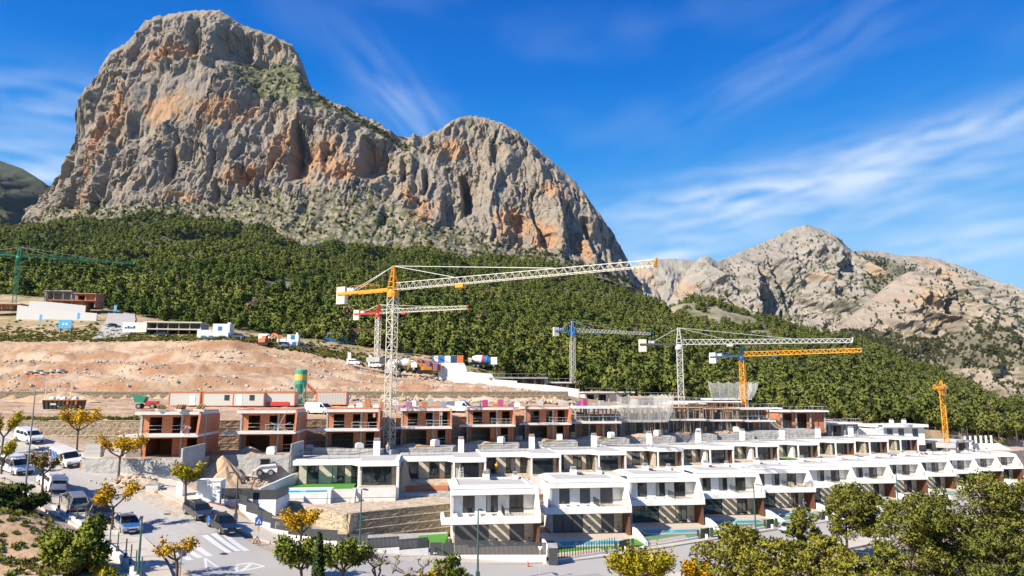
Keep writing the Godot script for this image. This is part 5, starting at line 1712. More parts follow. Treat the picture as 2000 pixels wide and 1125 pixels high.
func make_walls() -> void:
	gabion("stone basket wall in a painted sunlit tone below the pool villa, facing the junction", Vector3(-28.3, 0.5, -88.6), Vector3(-18, 0.15, -80), 3, 0.95, M.gabion_lit)
	gabion("brown stone basket wall between the pool villa and the first front villa", Vector3(-18, -0.4, -80), Vector3(30, -0.6, front_wall_z(30)), 4, 0.87, M.gabion)
	gabion("tall stone basket wall beside the parked vans, left of the brick shells", Vector3(-76, 7.9, -106.9), Vector3(-46, 7.9, -104.8), 4, 1.1, M.gabion)
	gabion("tall stone basket wall behind the left brick shells", Vector3(-46, 7.9, -104.8), Vector3(-20, 7.9, -117.2), 4, 1.1, M.gabion)
	gabion("tall stone basket wall behind the right brick shells and frames", Vector3(-20, 7.9, -117.2), Vector3(60, 7.7, -175.6), 4, 1.1, M.gabion)
	gabion("long low stone basket wall across the dug slope behind the site offices", Vector3(-150, 14.9, -163.6), Vector3(13, 14.9, -163.6), 2, 1.0, M.gabion_dark)
	# concrete walls round the brick shells
	plain_wall("retaining_wall", "grey concrete wall below the farthest left brick shell", [Vector3(-52.5, 8.35, -87.9), Vector3(-40.4, 8.35, -87.9)], 0.25, 5.0, M.concrete)
	plain_wall("retaining_wall", "stepped concrete wall at the right corner of the left brick shell", [Vector3(-40.3, 9.6, -87.7), Vector3(-39.6, 9.9, -92.4)], 0.25, 6.0, M.concrete)
	plain_wall("retaining_wall", "grey concrete wall behind the compact loader", [Vector3(-38.4, 8.2, -95.6), Vector3(-29.6, 8.2, -95.6), Vector3(-29.4, 9.6, -95.7), Vector3(-29.0, 9.8, -99.5)], 0.25, 5.0, M.concrete)
	plain_wall("retaining_wall", "concrete wall between the second and third brick shells", [Vector3(-28.6, 8.6, -103.0), Vector3(-19.4, 8.4, -103.0)], 0.25, 5.0, M.concrete)
	# pool villa boundary
	plain_wall("boundary_wall", "cream wall along the left side of the pool villa garden", [Vector3(-30.2, 5.0, -86.6), Vector3(-28.6, 5.9, -97.5)], 0.3, 5.0, M.offwhite)
	# street fence below the pool villa, stepping down to the junction
	var f := [[-31.8, -83.4, 4.2], [-29.4, -80.6, 3.6], [-27.3, -78.3, 3.0], [-25.2, -76.3, 2.5], [-22.8, -74.6, 2.0], [-20.2, -73.5, 1.7], [-17.4, -72.9, 1.4], [-14.4, -73.0, 1.0], [-11.4, -74.0, 0.6], [-8.6, -75.1, 0.3]]
	var o := thing("street_fence", "white stepped wall with dark slat panels along the curved pavement", "fence", Vector3(f[0][0], 0, f[0][1]))
	for i in f.size() - 1:
		var a := Vector3(f[i][0] - f[0][0], 0, f[i][1] - f[0][1])
		var b := Vector3(f[i + 1][0] - f[0][0], 0, f[i + 1][1] - f[0][1])
		var d := (b - a).normalized()
		var s := Vector3(-d.z, 0, d.x) * 0.13
		var top: float = f[i + 1][2] + 0.25
		var g := Geo.new()
		g.hexa([a + s + Vector3(0, top - 3.2, 0), b + s + Vector3(0, top - 3.2, 0), b - s + Vector3(0, top - 3.2, 0), a - s + Vector3(0, top - 3.2, 0), a + s + Vector3(0, top, 0), b + s + Vector3(0, top, 0), b - s + Vector3(0, top, 0), a - s + Vector3(0, top, 0)])
		part(o, "wall_panel", g, M.white)
		slat_panel(o, a + Vector3(0, top, 0), b + Vector3(0, top, 0), 1.05, i < 3)
	# fence of the pool villa above the pavement
	o = thing("garden_fence", "dark grey slat fence on a white corner wall left of the pool", "fence", Vector3(-31.6, 4.6, -83.0))
	var g2 := Geo.new()
	g2.box(0.0, -3.0, -0.2, 4.6, -0.4, 0.0); g2.box(4.4, -3.0, -5.0, 4.6, -0.4, -0.2)
	part(o, "wall_panel", g2, M.white)
	slat_panel(o, Vector3(0, -0.4, -0.1), Vector3(4.6, -0.4, -0.1), 1.1, true)
	slat_panel(o, Vector3(4.5, -0.4, -0.1), Vector3(4.5, -0.4, -4.8), 1.1, false)
	# grey ramp between the street fence and the stone baskets
	slab_piece("ramp", [Vector3(-22.5, 1.75, -76.5), Vector3(-16.5, 1.3, -74.2), Vector3(-8.8, 0.1, -76.2), Vector3(-7.6, 0.0, -86.5), Vector3(-18.0, 0.9, -79.6), Vector3(-26.6, 1.6, -86.6)], -2.0, M.concrete)
	slab_piece("lawn", [Vector3(-9.0, 0.18, -77.6), Vector3(-7.2, 0.12, -77.4), Vector3(-7.4, 0.2, -84.6), Vector3(-11.6, 0.28, -82.4)], -2.0, M.turf)
	# first front villa: gate, slat fence and end pillar
	o = thing("garden_fence", "dark slat fence with a double gate before the first front villa", "fence", Vector3(-8.5, 0, -75.2))
	g2 = Geo.new()
	g2.box(2.6, -2.2, -0.13, 12.0, -0.15, 0.13); g2.box(-1.2, -2.0, -0.13, 0.1, 0.1, 0.13)
	part(o, "wall_panel", g2, M.white)
	slat_panel(o, Vector3(2.6, -0.15, 0), Vector3(12.0, -0.45, 0), 1.5, false)
	slat_panel(o, Vector3(-1.2, 0.1, 0), Vector3(0.0, 0.1, 0), 1.2, false)
	bpart(o, "gate", M.dark_metal, 0.1, -1.0, -0.08, 1.3, 1.05, 0.08)
	bpart(o, "gate", M.dark_metal, 1.36, -1.0, -0.08, 2.55, 1.0, 0.08)
	bpart(o, "letter_box", M.white_paint, 0.45, -0.05, 0.08, 0.8, 0.08, 0.12)
	o = thing("gate_pillar", "tall dark grey pillar at the street corner of the first front villa", "pillar", Vector3(3.9, -1.7, -75.6))
	bpart(o, "pillar_body", M.dark_metal, -0.15, -0.4, -1.1, 0.75, 2.35, 1.1)
	bpart(o, "pillar_cap", M.concrete, -0.18, 2.35, -1.13, 0.78, 2.4, 1.13)
	# the other gardens along the street
	var words := ["second", "third", "fourth", "fifth", "sixth", "seventh", "eighth", "ninth", "tenth", "eleventh", "twelfth"]
	for i in range(1, 12):
		var xr := 3.2 + 11.55 * i
		var xl := xr - 11.3
		var lot := -0.6 - 0.42 * i
		var z0 := fence_z(xl)
		o = thing("garden_fence", "low white street wall with railing before the %s front villa" % words[i - 1], "fence", Vector3(xl, lot, z0), 0.0, "street walls of the front villas")
		var e := Vector3(11.3, 0, fence_z(xr) - z0)
		var g := Geo.new()
		var dn := Vector3(0, -2.2, 0)
		var th := Vector3(0.08, 0, 0.1)
		var t1 := 0.72
		var m1 := e * t1
		g.hexa([dn + th, m1 + dn + th, m1 + dn - th, dn - th, th + Vector3(0, 0.25, 0), m1 + th + Vector3(0, 0.1, 0), m1 - th + Vector3(0, 0.1, 0), -th + Vector3(0, 0.25, 0)])
		part(o, "wall_panel", g, M.white)
		if i == 1:
			g = Geo.new()
			for k in 26: g.beam(m1 * (k + 0.5) / 26.0 + Vector3(0, 0.15, 0), m1 * (k + 0.5) / 26.0 + Vector3(0, 1.35, 0), 0.08, 0.02)
			var sp := part(o, "slat_panel", g, M.black_metal)
			sp.set_meta("kind", "stuff")
		else:
			g = Geo.new()
			g.beam(Vector3(0, 0.75, 0), m1 + Vector3(0, 0.6, 0), 0.02, 1.0)
			part(o, "glass_panel", g, M.clear_glass)
		bpart(o, "gate_pillar", M.dark_metal, m1.x - 0.1, -1.6, m1.z - 0.15, m1.x + 0.15, 0.9, m1.z + 0.15)
		g = Geo.new()
		g.beam(m1 + Vector3(0.4, -0.2, -0.3), e + Vector3(-1.4, -0.2, 1.1), 0.06, 2.2)
		part(o, "gate", g, M.dark_metal)
		bpart(o, "gate_pillar", M.dark_metal, e.x - 1.2, -1.8, e.z + 0.9, e.x - 0.9, 0.9, e.z + 1.3)
		bpart(o, "meter_box", M.white_paint, m1.x + 1.0, -0.9, m1.z - 0.5, m1.x + 1.3, 0.3, m1.z - 0.35)
	# low wall and posts on the left pavement
	var lw := [Vector3(-48.34, 4.72, -76), Vector3(-42.42, 4.07, -71), Vector3(-36.41, 3.41, -65), Vector3(-31.06, 3.07, -59), Vector3(-27.19, 2.74, -54)]
	plain_wall("pavement_wall", "cream wall with green fence posts along the left pavement", lw, 0.3, 4.0, M.offwhite)
	for k in 13:
		var t := k / 12.0 * (lw.size() - 1)
		var s := mini(int(t), lw.size() - 2)
		var p: Vector3 = lw[s].lerp(lw[s + 1], t - s)
		var po := thing("fence_post", "thin green fence post, %s along the left pavement wall" % (["first", "second", "third", "fourth", "fifth", "sixth", "seventh", "eighth", "ninth", "tenth", "eleventh", "twelfth", "thirteenth"][k]), "post", p, 0.0, "fence posts on the left pavement wall")
		var g := Geo.new()
		g.tube([Vector3(0, -0.2, 0), Vector3(0, 1.5, 0)], [0.05, 0.05], 6)
		part(po, "pole", g, M.post_green)
		bpart(po, "foot", M.dark_metal, -0.09, -0.02, -0.09, 0.09, 0.4, 0.09)


# ---------------------------------------------------------------- buildings on the upper ground
func shell(label: String, at: Vector3, w: float, dep: float, h: float, storeys: int, infill: Material, plate: Material, rails: bool, props: int = 0) -> Node3D:
	# an unfinished building, at = middle of its front at ground level
	var o := thing("unfinished_building", label, "building", at, TURN, "unfinished buildings on the upper ground")
	var sh := h / storeys
	for k in storeys:
		var y := sh * k
		bpart(o, "floor_slab", plate, -w / 2 - 0.4, y + sh - 0.35, -dep, w / 2 + 0.4, y + sh, 0.9)
		var n := maxi(2, int(w / 3.2))
		for c in n + 1:
			for z in [-0.3, -dep + 0.3]:
				var x := lerpf(-w / 2 + 0.2, w / 2 - 0.2, float(c) / n)
				bpart(o, "column", M.concrete, x - 0.15, y, z - 0.15, x + 0.15, y + sh - 0.35, z + 0.15)
		var g := Geo.new()
		var holes := []
		for c in n:
			if (c + k) % 3 != 2: holes.append([lerpf(-w / 2, w / 2, (c + 0.18) / n), lerpf(-w / 2, w / 2, (c + 0.82) / n), y, y + sh - 0.75])
		if infill: wall_with_openings(g, -w / 2, w / 2, y, y + sh - 0.35, -1.1, -0.9, holes)
		g.box(-w / 2, y, -dep + 0.05, w / 2, y + sh - 0.35, -dep + 0.2)
		g.box(-w / 2, y, -dep + 0.2, -w / 2 + 0.2, y + sh - 0.35, -1.1); g.box(w / 2 - 0.2, y, -dep + 0.2, w / 2, y + sh - 0.35, -1.1)
		part(o, "wall", g, infill if infill else M.concrete)
	if rails: railing(o, [Vector3(-w / 2, h, 0.7), Vector3(w / 2, h, 0.7), Vector3(w / 2, h, -dep + 0.2)], 1.0, 1.8, M.galv)
	if props > 0:
		var pg := Geo.new()
		pg.beam(Vector3.ZERO, Vector3(0, sh - 0.4, 0), 0.09)
		pg.box(-0.1, 0.0, -0.1, 0.1, 0.04, 0.1)
		var pm := [pg.mesh(M.prop), pg.mesh(M.lumber), pg.mesh(M.galv)]
		for k in props: part_mesh(o, "prop", pm[rng.randi() % 3], Transform3D(Basis(), Vector3(rng.randf_range(-w / 2, w / 2), 0, rng.randf_range(-dep * 0.6, 0.5))))
	return o

func white_block(called: String, label: String, at: Vector3, w: float, dep: float, h: float, m: Material, shutters: Material) -> Node3D:
	var o := thing(called, label, "house", at, TURN)
	var g := Geo.new()
	g.box(-w / 2, -1.0, -dep, w / 2, h * 0.55, 0.0); g.box(-w * 0.05, h * 0.55, -dep, w / 2, h, -1.4)
	part(o, "wall", g, m)
	g = Geo.new()
	g.box(-w / 2, h * 0.55, -0.15, -w * 0.05, h * 0.55 + 0.7, 0.0); g.box(-w / 2, h * 0.55, -dep, -w / 2 + 0.15, h * 0.55 + 0.7, -0.15)
	g.box(-w * 0.05, h, -dep, w / 2, h + 0.25, -dep + 0.2); g.box(w * 0.3, h, -dep + 0.4, w * 0.4, h + 0.9, -dep + 1.0)
	part(o, "parapet", g, m)
	for x in [-0.36, -0.12, 0.24]:
		bpart(o, "shutter", shutters, x * w, 0.3, 0.0, x * w + 1.3, 2.4, 0.06)
	bpart(o, "shutter", shutters, w * 0.12, h * 0.55 + 0.6, -1.4, w * 0.12 + 1.3, h * 0.55 + 2.0, -1.34)
	return o

func upper_ribbon(called: String, mid: Array, half: float, m: Material) -> void:
	var g := Geo.new()
	var prev := []
	for i in mid.size() - 1:
		for k in 12:
			var t := k / 12.0
			var p: Vector2 = mid[i].lerp(mid[i + 1], t)
			var d: Vector2 = (mid[i + 1] - mid[i]).normalized()
			var s := Vector2(-d.y, d.x)
			var cur := []
			for j in 5:
				var q := p + s * lerpf(-half, half, j / 4.0)
				cur.append(Vector3(q.x, upper_y(q.x, q.y) + 0.35, q.y))
			if prev.size() > 0:
				for j in 4: g.quad(prev[j], cur[j], cur[j + 1], prev[j + 1])
			prev = cur
	ground_piece(called, g.mesh(m))

func make_far_buildings() -> void:
	# the road climbing between the houses at the upper left
	upper_ribbon("road", [Vector2(-131, -228), Vector2(-141, -250), Vector2(-154, -275), Vector2(-168, -300)], 5.0, M.asphalt)
	# white retaining walls with brick houses behind them
	plain_wall("retaining_wall", "long white concrete wall at the upper left below the brick houses", [Vector3(-190.26, 50.33, -268), Vector3(-173.7, 48.34, -268), Vector3(-159.42, 47.15, -268)], 0.5, 8.0, M.pale_wall)
	plain_wall("retaining_wall", "upper white concrete wall behind the long one, left of the brick houses", [Vector3(-191.44, 52.99, -276), Vector3(-182.86, 52.58, -276), Vector3(-168.91, 51.15, -276)], 0.5, 8.0, M.pale_wall)
	shell("low raw brick house above the white walls at the upper left", Vector3(-182.07, 51.11, -284), 12.0, 8.0, 3.4, 1, M.brick, M.brick, false)
	shell("two-storey raw brick house at the upper left, below the wood", Vector3(-176.84, 52.04, -288), 8.0, 8.0, 5.8, 2, M.brick, M.brick, false)
	shell("bare concrete frame above the brick house at the upper left", Vector3(-196.16, 56.21, -300), 11.0, 8.0, 4.6, 1, null, M.concrete, false, 10)
	shell("orange roofed low building at the far left edge", Vector3(-201.75, 49.8, -275), 14.0, 8.0, 2.2, 1, M.brick, M.sand, false)
	# concrete frame and the white house with blue shutters
	shell("long pale concrete frame left of the blue-shuttered house", Vector3(-115.31, 35.97, -238), 18.0, 9.0, 4.8, 2, null, M.cream, false)
	white_block("blue_shutter_house", "white house with blue shutters at the top of the dug slope", Vector3(-96.63, 32.65, -226), 9.6, 7.0, 6.4, M.white, M.blue_paint)
	white_block("small_white_house", "small white house alone above the dug slope, behind the excavator", Vector3(-73.1, 30.8, -228), 6.6, 5.0, 4.9, M.white, M.blue_paint)
	# modern dark villa with blue glass
	var o := thing("glass_villa", "long modern villa with blue glass under a brown flat roof", "villa", Vector3(-58.4, 36.14, -258), TURN)
	bpart(o, "wall", M.concrete, -9.5, -2.0, -8.0, 9.5, 2.6, -0.4)
	for k in 5: bpart(o, "window", M.blue_glass, -9.0 + k * 3.6, 0.1, -0.42, -5.7 + k * 3.6, 2.4, -0.3)
	bpart(o, "roof_slab", M.wood, -3.5, 2.6, -8.5, 10.5, 4.2, 0.6)
	bpart(o, "terrace_wall", M.blue_glass, -10.5, -1.4, -0.3, -2.0, 0.6, 1.4)
	# terraced concrete works in the middle
	plain_wall("retaining_wall", "white concrete wall right of the pallet stacks", [Vector3(-21.55, 25.34, -206), Vector3(-14.07, 25.34, -206), Vector3(-13.09, 23.08, -205)], 0.4, 5.0, M.white)
	plain_wall("retaining_wall", "pale concrete wall stepping down right of the mixer lorry", [Vector3(-17.58, 22.97, -202), Vector3(-5.8, 22.04, -200), Vector3(-4.9, 20.43, -199), Vector3(1.43, 19.99, -198)], 0.4, 5.0, M.offwhite)
	plain_wall("retaining_wall", "grey concrete wall above the end of the low stone wall", [Vector3(1.42, 19.38, -196), Vector3(9.59, 18.81, -195), Vector3(18.13, 17.67, -193)], 0.4, 4.0, M.offwhite)
	shell("low frame storing brick pallets, first right of the stepped walls", Vector3(1.74, 17.74, -201), 16.0, 8.0, 3.3, 1, null, M.concrete, true, 16)
	shell("low frame on scaffolding beneath the blue crane", Vector3(16.35, 16.02, -206), 13.5, 9.0, 3.8, 1, null, M.offwhite, true, 30)
	shell("white-walled frame left of the netted frame, further back", Vector3(27.63, 13.14, -202), 14.0, 9.0, 3.9, 1, M.offwhite, M.offwhite, true, 6)
	shell("timber-decked frame behind the netted frame", Vector3(41.11, 12.52, -197), 13.0, 9.0, 3.2, 1, null, M.lumber, true, 30)
	shell("long white slab below the grey crane", Vector3(52.44, 11.48, -188), 16.0, 9.0, 3.0, 1, M.brick, M.white, true, 6)
	o = shell("deck ringed with a flaring white safety net beside the yellow crane", Vector3(59.11, 12.2, -192), 10.5, 7.0, 3.0, 1, null, M.white, false, 10)
	safety_net(o, [Vector3(-5.6, 3.2, 1.0), Vector3(5.6, 3.2, 1.0), Vector3(5.6, 3.2, -7.2)], [Vector3(-7.2, 7.6, 2.4), Vector3(6.9, 7.4, 2.4), Vector3(6.9, 7.4, -8.0)], 0.3)
	shell("white and brick two-level shell right of the netted deck", Vector3(63.71, 7.59, -186), 13.0, 8.0, 5.2, 2, M.brick, M.white, true)
	shell("white walled block between the two brick shells on the right", Vector3(70.03, 7.23, -188), 5.5, 8.0, 5.0, 1, M.offwhite, M.offwhite, false)
	shell("brick shell with a scaffolded roof deck at the right", Vector3(73.69, 6.59, -180), 12.0, 8.0, 5.6, 1, M.brick, M.white, true, 4)
	shell("long white low shell behind the right end of the third row", Vector3(84.23, 5.61, -184), 11.0, 7.0, 3.4, 1, M.offwhite, M.white, true, 5)
	shell("narrow white shell behind the propped frames", Vector3(44.61, 10.9, -180), 8.0, 7.0, 3.2, 1, M.brick, M.white, true, 10)
	shell("unfinished white shell right of the last white villa block", Vector3(116.66, 1.4, -192), 13.0, 8.0, 2.6, 1, M.offwhite, M.offwhite, true, 8)
	plain_wall("retaining_wall", "curved white retaining wall at the right end of the site", [Vector3(113.66, 3.87, -200), Vector3(125.7, 2.75, -200), Vector3(135.02, 2.81, -199), Vector3(138.09, 0.95, -198)], 0.4, 3.0, M.white)
	for k in 6:
		var po := solo("concrete_post", post_geo(), M.white, "white concrete post, %s of a row at the right end of the site" % ["first", "second", "third", "fourth", "fifth", "sixth"][k], "post", Vector3(129.69, 2.13, -205) + Vector3(k * 1.9, 0, -0.6 * k), 0.0, "white posts at the right end")
	# white villa block behind the middle row
	o = thing("white_villa_block", "white villa block with two dark windows behind the middle row", "villa", Vector3(101.27, 4.19, -186), TURN)
	bpart(o, "wall", M.white, -6.5, -1.0, -8.0, 7.0, 3.6, -0.6)
	bpart(o, "roof_slab", M.white, -7.0, 3.6, -8.4, 7.4, 4.3, 0.6)
	for x in [-3.6, -0.4, 3.6]: window_part(o, "window", x, x + 1.5, 0.6, 3.2, -0.5, 2, M.glass)
	var g := Geo.new()
	zy_prism(g, [[-0.6, -1.0], [-0.6, 3.6], [0.4, 3.6], [1.6, -1.0]], -6.8, -6.5)
	part(o, "side_fin", g, M.white)
	chimney_part(o, 1.0, 4.3, -5.0, 0.8, 0.9)
	chimney_part(o, 4.6, 4.3, -5.0, 0.8, 0.9)
	plain_wall("terrace_wall", "long white terrace wall with balusters left of the villa block", [Vector3(86.21, 7.5, -188), Vector3(98.99, 7.23, -188)], 0.4, 3.0, M.white)
	# hoardings
	billboard("white hoarding with a picture of houses left of the pale frame", Vector3(-127.34, 36.49, -236), 8.0, 3.2, M.white_paint, 1)
	billboard("blue hoarding on the grassy edge at the upper left", Vector3(-153.48, 38.07, -240), 4.6, 3.0, M.sky_blue, 2)
	for b in [[Vector3(-149.69, 46.46, -262), "blue banner beside the climbing road"], [Vector3(-163.85, 40.56, -242), "blue banner at the grassy edge far left"], [Vector3(-153.28, 41.69, -246), "blue banner right of the blue hoarding"]]:
		var f := thing("banner", b[1], "banner", b[0], 0.0, "blue banners")
		var q := Geo.new()
		q.tube([Vector3(0, -0.8, 0), Vector3(0, 3.4, 0)], [0.05, 0.04], 6)
		part(f, "pole", q, M.galv)
		q = Geo.new()
		q.prism(PackedVector2Array([Vector2(0.05, 0.8), Vector2(0.9, 0.95), Vector2(0.95, 2.9), Vector2(0.05, 3.3)]), -0.02, 0.02)
		part(f, "cloth", q, M.sky_blue)

func post_geo() -> Geo:
	var g := Geo.new()
	g.box(-0.2, -0.6, -0.2, 0.2, 2.3, 0.2)
	g.box(-0.24, 2.3, -0.24, 0.24, 2.36, 0.24)
	return g

func billboard(label: String, at: Vector3, w: float, h: float, m: Material, kind: int) -> void:
	var o := thing("hoarding", label, "billboard", at, 0.0)
	bpart(o, "board", m, -w / 2, 0.6, -0.08, w / 2, 0.6 + h, 0.08)
	for x in [-0.4, 0.4]: bpart(o, "leg", M.galv, x * w - 0.08, -0.8, -0.2, x * w + 0.08, h, -0.08)
	if kind == 1:
		var p := Geo.new()
		for k in 4: p.box(-w * 0.42 + k * 0.95, 0.6 + h * 0.35, 0.08, -w * 0.42 + k * 0.95 + 0.8, 0.6 + h * (0.55 + 0.1 * (k % 2)), 0.1)
		part(o, "printed_houses", p, M.dark_blue)
		bpart(o, "printed_panel", M.cream, w * 0.08, 0.6 + h * 0.25, 0.08, w * 0.42, 0.6 + h * 0.7, 0.1)
	else:
		for x in [-0.12, 0.12]: bpart(o, "printed_square", M.white_paint, x * w - 0.3, 0.6 + h * 0.4, 0.08, x * w + 0.3, 0.6 + h * 0.62, 0.1)


# ---------------------------------------------------------------- tower cranes
func lattice(g: Geo, a: Vector3, b: Vector3, w: float, bay: float, bar: float) -> void:
	# square lattice mast from a to b
	var d := (b - a).normalized()
	var s := d.cross(Vector3(0, 0, 1) if absf(d.z) < 0.9 else Vector3.UP).normalized() * w * 0.5
	var u := s.cross(d).normalized() * w * 0.5
	var c := [s + u, s - u, -s - u, -s + u]
	for k in 4: g.beam(a + c[k], b + c[k], bar * 1.5)
	var n := maxi(1, int(a.distance_to(b) / bay))
	for i in n:
		var p := a.lerp(b, float(i) / n)
		var q := a.lerp(b, float(i + 1) / n)
		for k in 4:
			var k2 := (k + 1) % 4
			if (i + k) % 2 == 0: g.beam(p + c[k], q + c[k2], bar)
			else: g.beam(p + c[k2], q + c[k], bar)
			g.beam(q + c[k], q + c[k2], bar)

func lattice_jib(g: Geo, x0: float, x1: float, y: float, w: float, h: float, bay: float, bar: float) -> void:
	# triangular jib along x, two lower chords and one upper
	g.beam(Vector3(x0, y, -w / 2), Vector3(x1, y, -w / 2), bar * 1.5); g.beam(Vector3(x0, y, w / 2), Vector3(x1, y, w / 2), bar * 1.5)
	g.beam(Vector3(x0, y + h, 0), Vector3(x1, y + h * 0.75, 0), bar * 1.6)
	var n := int((x1 - x0) / bay)
	for i in n:
		var a := lerpf(x0, x1, float(i) / n)
		var b := lerpf(x0, x1, float(i + 1) / n)
		var m := (a + b) * 0.5
		var hh := lerpf(h, h * 0.75, (m - x0) / (x1 - x0))
		for s in [-0.5, 0.5]:
			g.beam(Vector3(a, y, w * s), Vector3(m, y + hh, 0), bar); g.beam(Vector3(m, y + hh, 0), Vector3(b, y, w * s), bar)
		g.beam(Vector3(b, y, -w / 2), Vector3(b, y, w / 2), bar)

func crane(label: String, at: Vector3, turn: float, h: float, jib: float, counter: float, apex: float, w: float, cols: Array, rods: bool) -> void:
	# cols: mast, head, jib, counter jib, weight
	var o := thing("tower_crane", label, "crane", at, turn, "tower cranes over the site")
	var bar := 0.07 if h > 22.0 else 0.10
	var g := Geo.new()
	lattice(g, Vector3(0, -0.5, 0), Vector3(0, h - 1.2, 0), w, w * 0.95, bar)
	part(o, "mast", g, cols[0])
	bpart(o, "base_block", M.concrete, -2.2, -1.5, -2.2, 2.2, -0.2, 2.2)
	g = Geo.new()
	g.lathe([Vector2(w * 0.75, h - 1.2), Vector2(w * 0.8, h - 0.5), Vector2(w * 0.6, h), Vector2(0.01, h)], Vector3.ZERO, 10)
	part(o, "slewing_ring", g, cols[1])
	g = Geo.new()
	if apex > 0.5:
		var t := Vector3(0, h + apex + 1.0, 0)
		for s in [[-1, -1], [1, -1], [1, 1], [-1, 1]]:
			g.beam(Vector3(w * 0.5 * s[0], h - 0.2, w * 0.5 * s[1]), t + Vector3(0.12 * s[0], 0, 0.12 * s[1]), 0.18)
		for k in 4:
			var f := (k + 0.5) / 4.5
			var q := w * 0.5 * (1.0 - f) + 0.12
			var y := lerpf(h, t.y, f)
			g.beam(Vector3(-q, y, -q), Vector3(q, y, -q), 0.1); g.beam(Vector3(-q, y, q), Vector3(q, y, q), 0.1)
			g.beam(Vector3(-q, y, -q), Vector3(-q, y, q), 0.1); g.beam(Vector3(q, y, -q), Vector3(q, y + 0.5, q), 0.1)
		part(o, "tower_head", g, cols[1])
	g = Geo.new()
	lattice_jib(g, w * 0.5, jib, h, 1.0, 1.15, 1.35, bar * 0.9)
	part(o, "jib", g, cols[2])
	g = Geo.new()
	g.beam(Vector3(-counter, h + 0.1, -0.5), Vector3(-w * 0.4, h + 0.1, -0.5), 0.2, 0.45); g.beam(Vector3(-counter, h + 0.1, 0.5), Vector3(-w * 0.4, h + 0.1, 0.5), 0.2, 0.45)
	for k in 5: g.beam(Vector3(-counter + k * counter / 5.0, h + 0.1, -0.5), Vector3(-counter + k * counter / 5.0, h + 0.1, 0.5), 0.12)
	var cj := part(o, "counter_jib", g, cols[3])
	g = Geo.new()
	for z in [-0.65, 0.65]:
		g.beam(Vector3(-counter * 0.75, h + 1.2, z), Vector3(-counter * 0.3, h + 1.2, z), 0.05)
		for k in 4: g.beam(Vector3(-counter * (0.3 + 0.15 * k), h + 0.2, z), Vector3(-counter * (0.3 + 0.15 * k), h + 1.2, z), 0.05)
	part(cj, "guard_rail", g, cols[3])
	for k in 3: bpart(o, "counterweight", cols[4], -counter - 0.3 + k * 0.62, h - 1.6, -0.42, -counter + 0.28 + k * 0.62, h + 1.3, 0.42)
	bpart(o, "winch_box", M.galv, -counter + 2.0, h + 0.35, -0.4, -counter + 3.4, h + 1.0, 0.4)
	if rods and apex > 0.5:
		g = Geo.new()
		var t := Vector3(0, h + apex + 0.95, 0)
		g.beam(t, Vector3(jib * 0.66, h + 1.05, 0), 0.09); g.beam(t, Vector3(jib * 0.27, h + 1.15, 0), 0.09)
		g.beam(t, Vector3(-counter * 0.75, h + 0.3, -0.4), 0.08); g.beam(t, Vector3(-counter * 0.75, h + 0.3, 0.4), 0.08)
		part(o, "tie_rod", g, M.galv)
	bpart(o, "trolley", cols[1], jib * 0.3 - 0.7, h - 0.6, -0.55, jib * 0.3 + 0.7, h - 0.08, 0.55)
	g = Geo.new()
	g.beam(Vector3(jib, h - 0.1, -0.45), Vector3(jib + 0.35, h + 1.1, 0), 0.2); g.beam(Vector3(jib, h - 0.1, 0.45), Vector3(jib + 0.35, h + 1.1, 0), 0.2)
	part(o, "jib_end", g, cols[1])

func make_cranes() -> void:
	var pale := mat(0.52, 0.50, 0.42, 0.55, 0.1)
	crane("tall pale tower crane with yellow head, nearest, reaching right over the shells", Vector3(-19.2, 8.0, -112), deg_to_rad(-29.3), 24.8, 43.5, 11.5, 3.0, 1.25, [pale, M.yellow_paint, pale, M.yellow_paint, M.cream], true)
	crane("small grey tower crane with a red head behind the tall crane", Vector3(-38.3, 26.8, -200), deg_to_rad(-22.5), 12.4, 28.3, 8.0, 1.6, 1.2, [pale, M.red_paint, pale, M.red_paint, M.cream], true)
	crane("far tower crane with a blue head before the wood", Vector3(19.8, 19.0, -230), deg_to_rad(23.1), 17.6, 30.1, 6.6, 2.6, 1.3, [pale, M.blue_paint, pale, M.blue_paint, M.cream], true)
	crane("grey tower crane with a tall lattice head over the propped frames", Vector3(39.3, 12.6, -165), deg_to_rad(-9.8), 15.2, 38.0, 9.1, 3.0, 1.25, [M.galv, M.galv, M.galv, M.dark_metal, M.cream], true)
	crane("yellow flat-topped tower crane beside the netted deck", Vector3(62.1, 10.5, -190), deg_to_rad(-41.9), 15.9, 30.3, 9.0, 1.2, 1.2, [M.yellow_paint, M.dark_blue, M.yellow_paint, M.dark_blue, M.white_paint], false)
	crane("yellow tower crane at the right end, its arm pointing at the viewer", Vector3(112.2, 4.2, -185), deg_to_rad(-128.0), 13.4, 12.0, 5.0, 1.2, 1.05, [M.yellow_paint, M.yellow_paint, M.yellow_paint, M.yellow_paint, M.yellow_paint], false)
	crane("green tower crane at the far left edge above the white walls", Vector3(-207.6, 50.0, -290), deg_to_rad(26.0), 24.0, 42.6, 17.0, 3.0, 1.4, [M.green_paint, M.green_paint, M.green_paint, M.green_paint, M.green_paint], true)


# ---------------------------------------------------------------- vehicles
func paint(r: float, g: float, b: float, metal: float = 0.0) -> StandardMaterial3D:
	var m := mat(r, g, b, 0.3, metal)
	m.clearcoat_enabled = true
	m.clearcoat = 0.8
	m.clearcoat_roughness = 0.08
	return m

